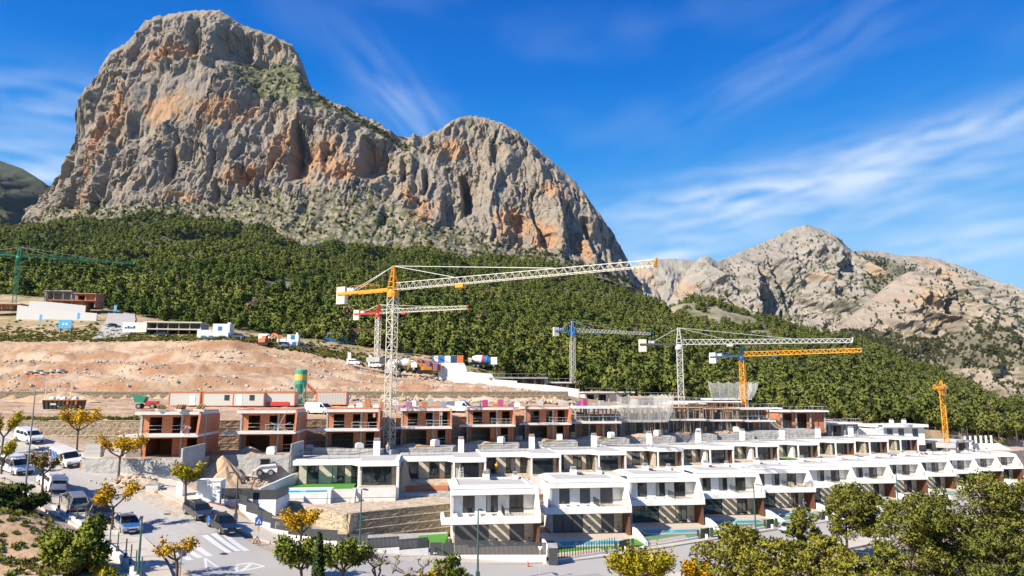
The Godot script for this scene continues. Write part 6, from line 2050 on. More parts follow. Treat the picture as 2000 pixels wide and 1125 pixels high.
func body_shell(g: Geo, prof: Array, w: float, top_in: float, y_belt: float) -> void:
	# side outline (z, y) anticlockwise, extruded over the width, narrowing above the belt line
	var n := prof.size()
	var l := []
	var r := []
	for p in prof:
		var t := clampf((p[1] - y_belt) / 0.8, 0.0, 1.0)
		var hw := w * 0.5 - top_in * t - (0.05 if p[1] < 0.42 else 0.0)
		l.append(Vector3(-hw, p[1], p[0]))
		r.append(Vector3(hw, p[1], p[0]))
	for i in n:
		var j := (i + 1) % n
		g.quad(r[i], r[j], l[j], l[i])
	var p2 := PackedVector2Array()
	for p in prof: p2.push_back(Vector2(p[0], p[1]))
	var idx := Geometry2D.triangulate_polygon(p2)
	for k in range(0, idx.size(), 3):
		var a := idx[k]
		var b := idx[k + 1]
		var c := idx[k + 2]
		if (p2[b] - p2[a]).cross(p2[c] - p2[a]) < 0.0:
			var t := b
			b = c
			c = t
		g.tri(l[a], l[b], l[c]); g.tri(r[a], r[c], r[b])

func wheel(o: Node, x: float, z: float, r: float) -> void:
	var g := Geo.new()
	var s := signf(x)
	g.tube([Vector3(x - s * 0.2, r, z), Vector3(x, r, z)], [r, r], 16)
	var t := part(o, "wheel", g, M.tyre)
	g = Geo.new()
	g.tube([Vector3(x - s * 0.05, r, z), Vector3(x + s * 0.012, r, z)], [r * 0.66, r * 0.6], 12)
	part(t, "rim", g, M.rim)

func set_on_slope(o: Node3D, at: Vector3, turn: float) -> void:
	# stand on the road surface with all four wheels
	var f := Vector3(sin(turn), 0, cos(turn))
	var s := Vector3(cos(turn), 0, -sin(turn))
	var df := (gy(at.x + f.x * 1.3, at.z + f.z * 1.3) - gy(at.x - f.x * 1.3, at.z - f.z * 1.3)) / 2.6
	var ds := (gy(at.x + s.x * 0.8, at.z + s.z * 0.8) - gy(at.x - s.x * 0.8, at.z - s.z * 0.8)) / 1.6
	var zf := (f + Vector3(0, df, 0)).normalized()
	var xs := (s + Vector3(0, ds, 0)).normalized()
	var up := zf.cross(xs).normalized()
	xs = up.cross(zf).normalized()
	o.transform = Transform3D(Basis(xs, up, zf), Vector3(at.x, gy(at.x, at.z) + 0.07, at.z))

func car(called: String, label: String, at: Vector3, turn: float, col: Material, kind: String, ground: bool = true) -> Node3D:
	var o := thing(called, label, "car" if kind != "van" and kind != "small_van" else "van", at, turn, "parked vehicles")
	var g := Geo.new()
	var w := 1.8
	var L := 4.2
	var r := 0.32
	var glass: Material = M.car_glass
	if kind == "hatch" or kind == "suv" or kind == "estate":
		var H := 1.46
		if kind == "suv":
			H = 1.62
			L = 4.45
			w = 1.86
			r = 0.36
		if kind == "estate": L = 4.6
		var rear := -L / 2
		var fr := L / 2
		var belt := H * 0.62
		body_shell(g, [[rear + 0.1, 0.26], [fr - 0.12, 0.26], [fr, 0.42], [fr - 0.02, 0.62], [fr - 0.16, 0.74], [fr - 1.15, belt], [rear + 0.25, belt + 0.04], [rear + 0.02, belt - 0.12], [rear, 0.45]], w, 0.1, belt - 0.1)
		part(o, "body", g, col)
		# greenhouse
		var zb0 := rear + 0.22
		var zb1 := fr - 1.15
		var zt0 := rear + (0.75 if kind == "hatch" else 0.55)
		var zt1 := fr - 1.95
		var hb := w / 2 - 0.06
		var ht := w / 2 - 0.24
		g = Geo.new()
		g.hexa([Vector3(-hb, belt, zb1), Vector3(hb, belt, zb1), Vector3(hb, belt, zb0), Vector3(-hb, belt, zb0), Vector3(-ht, H - 0.05, zt1), Vector3(ht, H - 0.05, zt1), Vector3(ht, H - 0.05, zt0), Vector3(-ht, H - 0.05, zt0)])
		part(o, "window", g, glass)
		g = Geo.new()
		var rt := ht - 0.1
		g.hexa([Vector3(-ht, H - 0.06, zt1 + 0.02), Vector3(ht, H - 0.06, zt1 + 0.02), Vector3(ht, H - 0.06, zt0 - 0.02), Vector3(-ht, H - 0.06, zt0 - 0.02), Vector3(-rt, H, zt1 - 0.18), Vector3(rt, H, zt1 - 0.18), Vector3(rt, H, zt0 + 0.12), Vector3(-rt, H, zt0 + 0.12)])
		part(o, "roof", g, col)
		for s in [-1, 1]:
			var zm := (zb0 + zb1) * 0.5 + 0.1
			for q in [[zb1, zt1, 0.07], [zb0, zt0, 0.2], [zm, (zt0 + zt1) * 0.5 + 0.1, 0.07]]:
				g = Geo.new()
				g.beam(Vector3(s * hb, belt, q[0]), Vector3(s * ht, H - 0.05, q[1]), q[2])
				part(o, "pillar", g, col)
		if kind == "estate":
			for s in [-1, 1]:
				g = Geo.new()
				g.beam(Vector3(s * (ht - 0.05), H + 0.05, zt1 - 0.3), Vector3(s * (ht - 0.05), H + 0.05, zt0 + 0.2), 0.04)
				part(o, "roof_rail", g, M.rim)
		bpart(o, "bumper", M.dark_plastic, -w / 2 + 0.15, 0.24, fr - 0.03, w / 2 - 0.15, 0.4, fr + 0.02)
		bpart(o, "bumper", M.dark_plastic, -w / 2 + 0.15, 0.26, rear - 0.03, w / 2 - 0.15, 0.44, rear + 0.05)
		for s in [-1, 1]:
			bpart(o, "headlight", M.lamp_clear, s * 0.68 - 0.2, 0.58, fr - 0.2, s * 0.68 + 0.2, 0.72, fr - 0.04)
			bpart(o, "tail_light", M.lamp_red, s * 0.72 - 0.13, 0.7, rear - 0.02, s * 0.72 + 0.13, 0.95, rear + 0.1)
			bpart(o, "mirror", col, s * (hb + 0.12) - 0.1, belt + 0.03, zb1 - 0.45, s * (hb + 0.12) + 0.1, belt + 0.18, zb1 - 0.3)
		bpart(o, "grille", M.dark_plastic, -0.45, 0.45, fr - 0.05, 0.45, 0.58, fr + 0.012)
		bpart(o, "number_plate", M.white_paint, -0.26, 0.3, fr + 0.02, 0.26, 0.41, fr + 0.035)
		bpart(o, "number_plate", M.white_paint, -0.26, 0.55, rear - 0.025, 0.26, 0.66, rear - 0.005)
		for z in [fr - 0.85, rear + 0.8]:
			for s in [-1, 1]: wheel(o, s * (w / 2 - 0.01), z, r)
	else:
		var big := kind == "van"
		L = 5.1 if big else 4.35
		w = 1.94 if big else 1.82
		var H := 1.95 if big else 1.8
		r = 0.33
		var rear := -L / 2
		var fr := L / 2
		var hood := 1.1
		body_shell(g, [[rear + 0.05, 0.3], [fr - 0.12, 0.3], [fr, 0.5], [fr - 0.05, 0.78], [fr - 0.25, 0.95], [fr - 0.85, hood + 0.04], [fr - 1.55, H - 0.12], [fr - 1.85, H], [rear + 0.2, H + 0.01], [rear + 0.02, H - 0.2]], w, 0.14, hood)
		part(o, "body", g, col)
		# glazing, set a little proud of the shell
		g = Geo.new()
		var h0 := w / 2 - 0.09
		var h1 := w / 2 - 0.2
		var off := Vector3(0, 0.015, 0.02)
		g.quad(Vector3(-h0, hood + 0.08, fr - 0.88) + off, Vector3(h0, hood + 0.08, fr - 0.88) + off, Vector3(h1, H - 0.17, fr - 1.52) + off, Vector3(-h1, H - 0.17, fr - 1.52) + off)
		part(o, "windscreen", g, glass)
		var wins := [[fr - 1.95, fr - 1.15]] if big else [[fr - 1.9, fr - 1.15], [fr - 2.8, fr - 2.0], [fr - 3.7, fr - 2.9]]
		if kind == "van" and label.contains("dark"): wins = [[fr - 1.95, fr - 1.15], [fr - 3.3, fr - 2.15], [fr - 4.7, fr - 3.4]]
		for s in [-1, 1]:
			for q in wins:
				g = Geo.new()
				var ya := hood + 0.05
				var yb := H - 0.25
				var xa: float = s * (w / 2 - 0.14 * (ya - hood) / 0.8 + 0.012)
				var xb: float = s * (w / 2 - 0.14 * (yb - hood) / 0.8 + 0.012)
				var p := [Vector3(xa, ya, q[0]), Vector3(xa, ya, q[1]), Vector3(xb, yb, q[1] - (0.35 if q[1] > fr - 1.3 else 0.0)), Vector3(xb, yb, q[0])]
				if s > 0: g.quad(p[3], p[2], p[1], p[0])
				else: g.quad(p[0], p[1], p[2], p[3])
				part(o, "side_window", g, glass)
			bpart(o, "headlight", M.lamp_clear, s * (w / 2 - 0.25) - 0.18, 0.72, fr - 0.26, s * (w / 2 - 0.25) + 0.18, 0.95, fr - 0.06)
			bpart(o, "tail_light", M.lamp_red, s * (w / 2 - 0.1) - 0.06, 0.8, rear - 0.03, s * (w / 2 - 0.1) + 0.06, 1.3, rear + 0.05)
			bpart(o, "mirror", M.dark_plastic, s * (w / 2 + 0.1) - 0.1, hood + 0.02, fr - 1.25, s * (w / 2 + 0.1) + 0.1, hood + 0.3, fr - 1.12)
		bpart(o, "rear_window", glass, -w / 2 + 0.25, hood + 0.05, rear - 0.02, w / 2 - 0.25, H - 0.3, rear + 0.06)
		bpart(o, "bumper", M.dark_plastic, -w / 2 + 0.1, 0.3, fr - 0.04, w / 2 - 0.1, 0.62, fr + 0.02)
		bpart(o, "bumper", M.dark_plastic, -w / 2 + 0.1, 0.3, rear - 0.06, w / 2 - 0.1, 0.48, rear + 0.06)
		bpart(o, "number_plate", M.white_paint, -0.26, 0.38, fr + 0.02, 0.26, 0.49, fr + 0.035)
		for z in [fr - 0.95, rear + 0.85]:
			for s in [-1, 1]: wheel(o, s * (w / 2 - 0.01), z, r)
	if ground: set_on_slope(o, at, turn)
	return o

func make_vehicles() -> void:
	M.car_glass = mat(0.012, 0.015, 0.017, 0.04)
	M.dark_plastic = mat(0.025, 0.026, 0.028, 0.6)
	M.lamp_clear = mat(0.6, 0.62, 0.64, 0.08)
	M.lamp_red = mat(0.35, 0.02, 0.02, 0.2)
	var wht := paint(0.74, 0.74, 0.73)
	var o: Node3D
	car("small_van", "white small van at the top left, nearest the stone basket wall", Vector3(-66.16, 9.03, -98), 1.12, wht, "small_van")
	o = car("panel_van", "white van with a dark rear and dark windows at the left edge", Vector3(-59.2, 6.72, -86), 0.98, wht, "van")
	bpart(o, "dark_wrap", M.dark_plastic, -0.99, 0.75, -2.5, -0.965, 1.75, -0.9)
	o = car("panel_van", "white van with blue swirls on its side", Vector3(-56.47, 7.88, -91), 0.98, wht, "van")
	for k in 3:
		var g := Geo.new()
		g.prism(PackedVector2Array([Vector2(-2.4 + k * 0.75, 1.7), Vector2(-2.0 + k * 0.75, 1.72), Vector2(-1.1 + k * 0.8, 0.45), Vector2(-1.5 + k * 0.7, 0.45)]), 0.0, 0.02, Transform3D(Basis(Vector3(0, 0, 1), Vector3(0, 1, 0), Vector3(-1, 0, 0)), Vector3(-0.955, 0, 0)))
		part(o, "blue_swirl", g, M.blue_print)
	car("small_van", "white small van seen from behind, behind a pollarded tree", Vector3(-51.06, 5.94, -80), 0.86 + PI, wht, "small_van")
	car("estate_car", "silver grey sport utility car seen from behind", Vector3(-46.52, 5, -77), 0.80 + PI, paint(0.24, 0.24, 0.235, 0.3), "suv")
	car("hatchback", "black hatchback facing the junction on the left kerb", Vector3(-41.97, 4.01, -74), 0.75, paint(0.018, 0.018, 0.022), "hatch")
	o = car("hatchback", "silver hatchback with a blue bonnet, nearest on the left kerb", Vector3(-37.5, 3.01, -71), 0.72, paint(0.50, 0.52, 0.55, 0.4), "hatch")
	var b := Geo.new()
	b.quad(Vector3(-0.72, 0.93, 1.0), Vector3(-0.72, 0.775, 1.93), Vector3(0.72, 0.775, 1.93), Vector3(0.72, 0.93, 1.0))
	part(o, "blue_bonnet", b, paint(0.03, 0.16, 0.36, 0.3))
	car("estate_car", "dark grey estate car with roof rails on the right kerb", Vector3(-32.95, 3.66, -76.5), 0.78, paint(0.028, 0.03, 0.033), "estate")
	o = car("hatchback", "black hatchback with a blue star on its side, right kerb", Vector3(-28.99, 2.84, -73), 0.80, paint(0.012, 0.014, 0.018), "hatch")
	var st := Geo.new()
	var pts := PackedVector2Array()
	for k in 10:
		var a := TAU * k / 10.0
		var rr := 0.42 if k % 2 == 0 else 0.2
		pts.push_back(Vector2(cos(a) * rr - 1.45, sin(a) * rr + 0.72))
	st.prism(pts, 0.0, 0.02, Transform3D(Basis(Vector3(0, 0, 1), Vector3(0, 1, 0), Vector3(-1, 0, 0)), Vector3(-0.895, 0, 0)))
	part(o, "blue_star", st, mat(0.01, 0.14, 0.75, 0.4))
	car("hatchback", "pale blue car on the street behind the right-hand pines", Vector3(38.0, 0, -98.6), 2.2, paint(0.35, 0.45, 0.5, 0.2), "hatch")
	car("hatchback", "white car on the street behind the slender pines", Vector3(50.0, 0, -108.2), 2.2, wht, "hatch")
	# far ones on the upper ground
	for f in [[Vector3(-140.11, 39.52, -246), 2.6, "dark blue car driving on the climbing road", "hatch", paint(0.03, 0.06, 0.12)], [Vector3(-114.56, 34.29, -230), 1.6, "black car before the pale concrete frame", "suv", paint(0.02, 0.02, 0.022)], [Vector3(-86.41, 30.9, -222), 1.3, "dark blue car right of the blue-shuttered house", "suv", paint(0.03, 0.05, 0.09)], [Vector3(-70.14, 28.57, -218), 1.5, "grey blue car below the small white house", "suv", paint(0.14, 0.18, 0.24, 0.2)], [Vector3(-64.99, 29.45, -222), 1.4, "dark car right of the small white house", "hatch", paint(0.04, 0.03, 0.04)], [Vector3(-46.52, 24.83, -208), 1.3, "white van on the dug slope, left of two", "small_van", wht], [Vector3(-39.77, 24, -206), 1.3, "white van on the dug slope, right of two", "small_van", wht], [Vector3(-81.2, 32.08, -232), 1.4, "white van far up beside the bare plots", "van", wht]]:
		var c := car("parked_van" if String(f[3]).contains("van") else "parked_car", f[2], f[0], f[1], f[4], f[3], false)
		var p: Vector3 = f[0]
		c.position.y = maxf(p.y, upper_y(p.x, p.z) + 0.3)
	mixer("concrete mixer lorry with a grey drum beside the tall crane mast", Vector3(-30.79, 23.37, -205), 1.25, M.galv, M.white_paint)
	mixer("concrete mixer lorry with a red, white and blue drum on the upper wall", Vector3(-8.31, 24.38, -208), 1.5, M.blue_paint, M.red_paint)
	excavator("orange excavator on the crest of the dug slope", Vector3(-75.75, 27.83, -216), 1.2, M.orange_paint)
	excavator("yellow excavator arm and body left of the pallet stacks", Vector3(-24.94, 22.33, -200), -1.2, M.yellow_paint)
	loader("white compact loader with an orange tail below the second brick shell", Vector3(-32.31, 5.61, -94.5), -1.35)
	dumper("small red dumper with a green skip beside the site offices", Vector3(-67.87, 13.1, -132), -1.4)
	o = car("panel_van", "white van behind the second brick shell", Vector3(-32.95, 12.55, -122), 1.2, wht, "van", false)
	o.position.y = upper_y(o.position.x, o.position.z) + 0.1
	o = car("panel_van", "white pick-up van behind the fourth brick shell", Vector3(-9.5, 13.38, -132), 1.3, wht, "van", false)
	o.position.y = upper_y(o.position.x, o.position.z) + 0.1

func mixer(label: String, at: Vector3, turn: float, drum: Material, band: Material) -> void:
	var o := thing("mixer_lorry", label, "lorry", at, turn)
	o.position.y = maxf(at.y - 0.3, upper_y(at.x, at.z) + 0.2)
	bpart(o, "chassis", M.dark_plastic, -1.1, 0.7, -4.2, 1.1, 1.0, 3.6)
	bpart(o, "cab", M.white_paint, -1.2, 0.9, 2.2, 1.2, 3.0, 4.0)
	bpart(o, "windscreen", M.car_glass, -1.05, 1.9, 3.98, 1.05, 2.8, 4.03)
	var g := Geo.new()
	g.tube([Vector3(0, 1.9, 1.9), Vector3(0, 2.2, 1.0), Vector3(0, 2.4, -0.6)], [0.8, 1.25, 1.3], 14)
	part(o, "drum", g, drum)
	g = Geo.new()
	g.tube([Vector3(0, 2.4, -0.6), Vector3(0, 2.6, -2.0), Vector3(0, 2.85, -3.4)], [1.3, 1.1, 0.55], 14)
	part(o, "drum_rear", g, M.white_paint if drum != M.galv else M.galv)
	g = Geo.new()
	g.tube([Vector3(0, 2.33, 0.1), Vector3(0, 2.4, -0.5)], [1.32, 1.33], 14)
	part(o, "drum_band", g, band)
	bpart(o, "chute", M.galv, -0.4, 1.6, -4.6, 0.4, 2.9, -3.6)
	for z in [3.0, -1.6, -2.9]:
		for s in [-1, 1]: wheel(o, s * 1.15, z, 0.5)

func excavator(label: String, at: Vector3, turn: float, m: Material) -> void:
	var o := thing("excavator", label, "excavator", at, turn)
	o.position.y = maxf(at.y - 0.2, upper_y(at.x, at.z) + 0.05)
	for s in [-1, 1]:
		var g := Geo.new()
		zy_prism(g, [[-1.9, 0.35], [-1.6, 0.85], [1.6, 0.85], [1.9, 0.35], [1.5, 0.0], [-1.5, 0.0]], s * 1.15 - 0.28, s * 1.15 + 0.28)
		part(o, "track", g, M.tyre)
	bpart(o, "body", m, -1.3, 0.95, -1.9, 1.3, 1.9, 0.6)
	bpart(o, "cab", m, -1.3, 1.9, -0.6, -0.2, 2.9, 0.9)
	bpart(o, "cab_window", M.car_glass, -1.2, 2.0, 0.88, -0.3, 2.8, 0.93)
	var b := Geo.new()
	b.beam(Vector3(0.3, 1.6, 0.6), Vector3(0.3, 3.6, 2.6), 0.35, 0.5); b.beam(Vector3(0.3, 3.6, 2.6), Vector3(0.3, 3.0, 4.2), 0.35, 0.45)
	part(o, "boom", b, m)
	b = Geo.new()
	b.beam(Vector3(0.3, 3.2, 4.1), Vector3(0.3, 0.9, 4.8), 0.3, 0.35)
	part(o, "arm", b, m)
	b = Geo.new()
	zy_prism(b, [[4.3, 0.2], [4.5, 1.0], [5.2, 0.9], [5.1, 0.1]], -0.2, 0.8)
	part(o, "bucket", b, M.dark_plastic)

func loader(label: String, at: Vector3, turn: float) -> void:
	var o := thing("compact_loader", label, "loader", at, turn)
	var g := Geo.new()
	zy_prism(g, [[-1.5, 0.45], [-1.5, 1.3], [-1.3, 1.45], [0.9, 1.0], [1.1, 0.45]], -0.55, 0.55)
	part(o, "body", g, M.white_paint)
	bpart(o, "tail", M.orange_paint, -0.5, 0.6, -1.58, 0.5, 1.35, -1.49)
	g = Geo.new()
	for x in [-0.45, 0.45]:
		for z in [-0.5, 0.7]: g.beam(Vector3(x, 1.0, z), Vector3(x, 2.05, z * 0.85), 0.08)
	g.box(-0.52, 2.03, -0.55, 0.52, 2.12, 0.75)
	part(o, "cab_frame", g, M.black_metal)
	bpart(o, "cab_window", M.car_glass, -0.42, 1.1, -0.4, 0.42, 2.0, 0.55)
	for s in [-1, 1]:
		g = Geo.new()
		g.beam(Vector3(s * 0.68, 1.45, -1.3), Vector3(s * 0.68, 1.3, 0.6), 0.14, 0.25); g.beam(Vector3(s * 0.68, 1.3, 0.6), Vector3(s * 0.68, 0.5, 1.6), 0.14, 0.2)
		part(o, "lift_arm", g, M.white_paint)
		for z in [-0.75, 0.6]: wheel(o, s * 0.85, z, 0.42)
	g = Geo.new()
	zy_prism(g, [[1.5, 0.1], [1.5, 0.75], [1.65, 0.75], [1.75, 0.2], [2.3, 0.1]], -0.9, 0.9)
	part(o, "bucket", g, M.cream)

func dumper(label: String, at: Vector3, turn: float) -> void:
	var o := thing("site_dumper", label, "dumper", at, turn)
	o.position.y = upper_y(at.x, at.z) + 0.05
	bpart(o, "body", M.red_paint, -0.8, 0.6, -2.0, 0.8, 1.4, 0.0)
	bpart(o, "chassis", M.dark_plastic, -0.6, 0.5, -1.8, 0.6, 0.75, 1.6)
	var g := Geo.new()
	zy_prism(g, [[0.3, 1.1], [-0.1, 2.2], [2.2, 2.5], [1.8, 1.2]], -1.0, 1.0)
	part(o, "skip", g, M.green_paint)
	for z in [-1.3, 1.1]:
		for s in [-1, 1]: wheel(o, s * 0.95, z, 0.5)


# ---------------------------------------------------------------- things on the building site
func rock_mesh(seed_: int, m: Material) -> ArrayMesh:
	# a chipped boulder: a coarse ball with cut faces
	var r := RandomNumberGenerator.new()
	r.seed = seed_
	var g := Geo.new()
	var sides := 7
	var rings := [[0.0, -0.45], [0.8, -0.35], [1.0, 0.0], [0.75, 0.42], [0.0, 0.55]]
	var pts := []
	for q in rings:
		var row := []
		for k in sides:
			var a := TAU * k / sides + r.randf_range(-0.25, 0.25)
			var rr: float = q[0] * r.randf_range(0.72, 1.15)
			row.append(Vector3(cos(a) * rr, q[1] * r.randf_range(0.7, 1.2), -sin(a) * rr * 0.8))
		pts.append(row)
	for j in rings.size() - 1:
		for k in sides:
			var k2 := (k + 1) % sides
			g.quad(pts[j][k], pts[j][k2], pts[j + 1][k2], pts[j + 1][k])
	return g.mesh(m)

func heap(called: String, label: String, at: Vector3, rx: float, rz: float, h: float, m: Material, seed_: int, category: String, group: String = "") -> void:
	var f := FastNoiseLite.new()
	f.seed = seed_
	f.frequency = 0.6
	var g := Geo.new()
	var n := 26
	var rows := 9
	var p := []
	for j in rows + 1:
		var t := float(j) / rows
		var row := []
		for k in n:
			var a := TAU * k / n
			var rr := (1.0 - t) * (1.0 + 0.22 * f.get_noise_2d(cos(a) * 2.0, sin(a) * 2.0))
			var q := Vector3(cos(a) * rx * rr, h * pow(t, 0.85) * (1.0 + 0.2 * (1.0 - t) * f.get_noise_2d(cos(a) * 1.5, sin(a) * 1.5 + 4.0)), -sin(a) * rz * rr)
			q.y += 0.12 * h * (1.0 - t) * f.get_noise_3d(q.x * 2.0, q.y, q.z * 2.0) - 0.1
			row.append(q)
		p.append(row)
	for j in rows:
		for k in n:
			var k2 := (k + 1) % n
			g.quad(p[j][k], p[j][k2], p[j + 1][k2], p[j + 1][k])
	solo(called, g, m, label, category, at, 0.0, group)

func rubble(called: String, label: String, spots_: Array, m: Material) -> void:
	var lists := [[], [], []]
	var meshes := [rock_mesh(1, m), rock_mesh(2, m), rock_mesh(3, m)]
	for s in spots_:
		var b := Basis(Vector3(rng.randfn(), rng.randfn(), rng.randfn()).normalized(), rng.randf() * TAU).scaled(Vector3.ONE * s[1])
		var k := rng.randf_range(0.75, 1.1)
		lists[rng.randi() % 3].append([Transform3D(b, s[0]), Color(k, k, k)])
	scatter(called, meshes, lists, label, "rubble")

func up_on(p: Vector3, lift: float = 0.0) -> Vector3:
	return Vector3(p.x, upper_y(p.x, p.z) + lift, p.z)

func pallet_stack(called: String, label: String, at: Vector3, turn: float, m: Material, n: int, wrap: bool) -> void:
	var o := thing(called, label, "pallet", at, turn, "pallets and sacks behind the brick shells")
	var g := Geo.new()
	for k in 3: g.box(-0.6, 0.0, -0.5 + k * 0.42, 0.6, 0.1, -0.36 + k * 0.42)
	for k in 6: g.box(-0.6 + k * 0.21, 0.1, -0.52, -0.45 + k * 0.21, 0.14, 0.52)
	part(o, "pallet", g, M.lumber)
	if wrap:
		g = Geo.new()
		g.prism(PackedVector2Array([Vector2(-0.5, 0.14), Vector2(0.5, 0.14), Vector2(0.58, 0.6), Vector2(0.5, 1.05), Vector2(0.2, 1.18), Vector2(-0.25, 1.15), Vector2(-0.52, 1.0), Vector2(-0.57, 0.55)]), -0.48, 0.48)
		part(o, "sack", g, m)
	else:
		for k in n:
			bpart(o, "block_layer", m, -0.55 + 0.02 * (k % 2), 0.15 + k * 0.25, -0.48, 0.55 - 0.02 * ((k + 1) % 2), 0.15 + k * 0.25 + 0.235, 0.48)

func make_site_things() -> void:
	M.pale_rock = mat(0.47, 0.385, 0.295, 0.95)
	M.pale_rock.vertex_color_use_as_albedo = true
	M.tan_rock = mat(0.46, 0.36, 0.26, 0.95)
	M.tan_rock.vertex_color_use_as_albedo = true
	M.magenta = mat(0.42, 0.06, 0.20, 0.6)
	M.grey_block = mat(0.38, 0.38, 0.37, 0.9)
	M.violet = mat(0.24, 0.12, 0.26, 0.7)
	M.blue_grey = mat(0.25, 0.32, 0.42, 0.7)
	M.container = mat(0.46, 0.45, 0.42, 0.6)
	# loose stones over the dug slope
	var list := []
	for k in 5000:
		var q := rng.randf_range(-0.85, 0.05)
		var top: Vector3 = table(dirt_top, q)
		var d := rng.randf_range(166.0, -top.z)
		var patch := rough_noise.get_noise_2d(q * d * 0.4 + 77.0, d * 0.7)
		if patch < 0.02: continue
		list.append([Vector3(q * d, upper_y(q * d, -d) + 0.05, -d), 0.12 + 0.6 * pow(rng.randf(), 4.0)])
	for k in 700:
		var x := rng.randf_range(-60.0, 14.0)
		var hump := absf(sin(x * 0.21)) * absf(sin(x * 0.083 + 1.0))
		var z := -157.0 + rng.randfn() * 1.8
		list.append([Vector3(x, upper_y(x, z) + rng.randf() * 0.8 * hump, z), rng.randf_range(0.25, 0.6)])
	rubble("loose_stones", "loose pale stones strewn over the dug slope", list, M.pale_rock)
	# heaps of white stone along the low wall
	var nth := ["first", "second", "third", "fourth", "fifth", "sixth", "seventh", "eighth"]
	var hx := [-68.0, -52.0, -38.0, -25.0, -14.5, -6.0, 2.0, 9.0]
	for k in 8: heap("stone_heap", "pale stone heap before the low stone wall, %s from the left" % nth[k], up_on(Vector3(hx[k], 0, -157.5)), 5.5, 2.2, 0.7 + 0.25 * (k % 3), M.pale_dirt, 400 + k, "heap", "pale stone heaps")
	heap("stone_heap", "brown dug heap at the left of the plateau", up_on(Vector3(-96, 0, -152)), 12.0, 4.0, 2.4, M.dirt, 420, "heap")
	heap("sand_heap", "orange sand heap right of the left brick shell", Vector3(-37.2, 4.3, -92.4), 4.0, 3.6, 4.2, M.sand, 421, "heap")
	heap("sand_heap", "small dark sand heap below the second brick shell", Vector3(-36.0, 8.0, -98.0), 2.4, 1.6, 1.3, M.dirt, 424, "heap")
	heap("sand_heap", "orange sand heap between the first two single-storey villas", Vector3(-15.0, 2.8, -100.0), 1.5, 2.2, 4.6, M.sand, 422, "heap")
	heap("rubble_heap", "broken stone heap beside the road before the left brick shell", on(-44.6, -85.2, 0.0), 3.6, 1.4, 1.1, M.pale_dirt, 423, "heap")
	list = []
	for k in 90:
		var x := -44.6 + rng.randfn() * 1.7
		var z := -85.0 + rng.randfn() * 0.7
		list.append([on(x, z, rng.randf() * 0.9 * exp(-pow((x + 44.6) / 2.0, 2.0)) + 0.1), rng.randf_range(0.12, 0.42)])
	for k in 160:
		var x := rng.randf_range(-37.0, -28.0)
		list.append([on(x, rng.randf_range(-94.5, -91.5), 0.05), rng.randf_range(0.08, 0.3)])
	rubble("broken_stone", "broken stone and rubble lying beside the road", list, M.tan_rock)
	var cb := thing("concrete_block", "pale concrete block on the rubble beside the road", "block", on(-41.7, -83.9, 0.0), 0.2)
	bpart(cb, "block_body", M.offwhite, -0.7, -0.1, -0.4, 0.7, 0.75, 0.4)
	bpart(cb, "block_lip", M.concrete, -0.74, 0.75, -0.44, 0.74, 0.82, 0.44)
	# site offices
	var cx := [[Vector3(-62.19, 12.82, -136), "site office with an orange frame, first from the left"], [Vector3(-55.83, 12.82, -136), "site office with an orange frame and a window, second from the left"], [Vector3(-50.06, 12.82, -136), "site office with an orange frame, door and window, third from the left"], [Vector3(-44.53, 12.9, -137), "site office with an orange frame, a red board leaning on it"], [Vector3(-35.34, 12.93, -140), "pale ribbed site container right of the silo"]]
	for k in 5:
		var o := thing("site_office", cx[k][1], "container", up_on(cx[k][0], 0.12), 0.02, "row of site offices")
		var w := 2.95
		var g := Geo.new()
		if k == 4:
			for r in 20: g.box(-w + r * 0.295, 0.1, -1.2, -w + r * 0.295 + 0.2, 2.4, 1.23)
			g.box(-w, 0.1, -1.18, w, 2.4, 1.18)
		else: g.box(-w, 0.1, -1.2, w, 2.4, 1.2)
		part(o, "wall", g, M.container)
		g = Geo.new()
		for x in [-w - 0.02, w - 0.13]: g.box(x, 0.0, 1.12, x + 0.15, 2.55, 1.27)
		g.box(-w + 0.13, 2.4, 1.12, w - 0.13, 2.55, 1.27); g.box(-w + 0.13, 0.0, 1.12, w - 0.13, 0.14, 1.27)
		for x in [-w - 0.02, w - 0.13]: g.box(x, 2.4, -1.25, x + 0.15, 2.55, 1.12)
		part(o, "frame", g, M.orange_paint)
		bpart(o, "roof", M.galv, -w + 0.14, 2.42, -1.2, w - 0.14, 2.5, 1.1)
		if k == 0 or k == 2: bpart(o, "door", M.white_paint, -2.2 if k == 2 else 1.0, 0.15, 1.2, -1.2 if k == 2 else 2.0, 2.2, 1.25)
		if k == 1 or k == 2: window_part(o, "window", 0.2 if k == 2 else 1.2, 1.1 if k == 2 else 2.1, 1.1, 2.1, 1.28, 2, M.glass)
		if k == 3: bpart(o, "red_board", M.red_paint, -2.3, 0.0, 1.3, 1.9, 0.75, 1.36)
	# silo on its legs
	var s := thing("mortar_silo", "green and yellow mortar silo on four legs behind the brick shells", "silo", up_on(Vector3(-43.58, 13.11, -146)))
	var g2 := Geo.new()
	g2.lathe([Vector2(0.25, 2.2), Vector2(1.25, 4.1), Vector2(1.25, 4.9)], Vector3.ZERO, 18)
	part(s, "hopper", g2, M.silo_green)
	g2 = Geo.new()
	g2.lathe([Vector2(1.26, 4.9), Vector2(1.26, 6.1)], Vector3.ZERO, 18)
	part(s, "yellow_band", g2, M.silo_yellow)
	g2 = Geo.new()
	g2.lathe([Vector2(1.25, 6.1), Vector2(1.25, 6.9), Vector2(1.1, 7.1), Vector2(0.01, 7.15)], Vector3.ZERO, 18)
	part(s, "top", g2, M.silo_green)
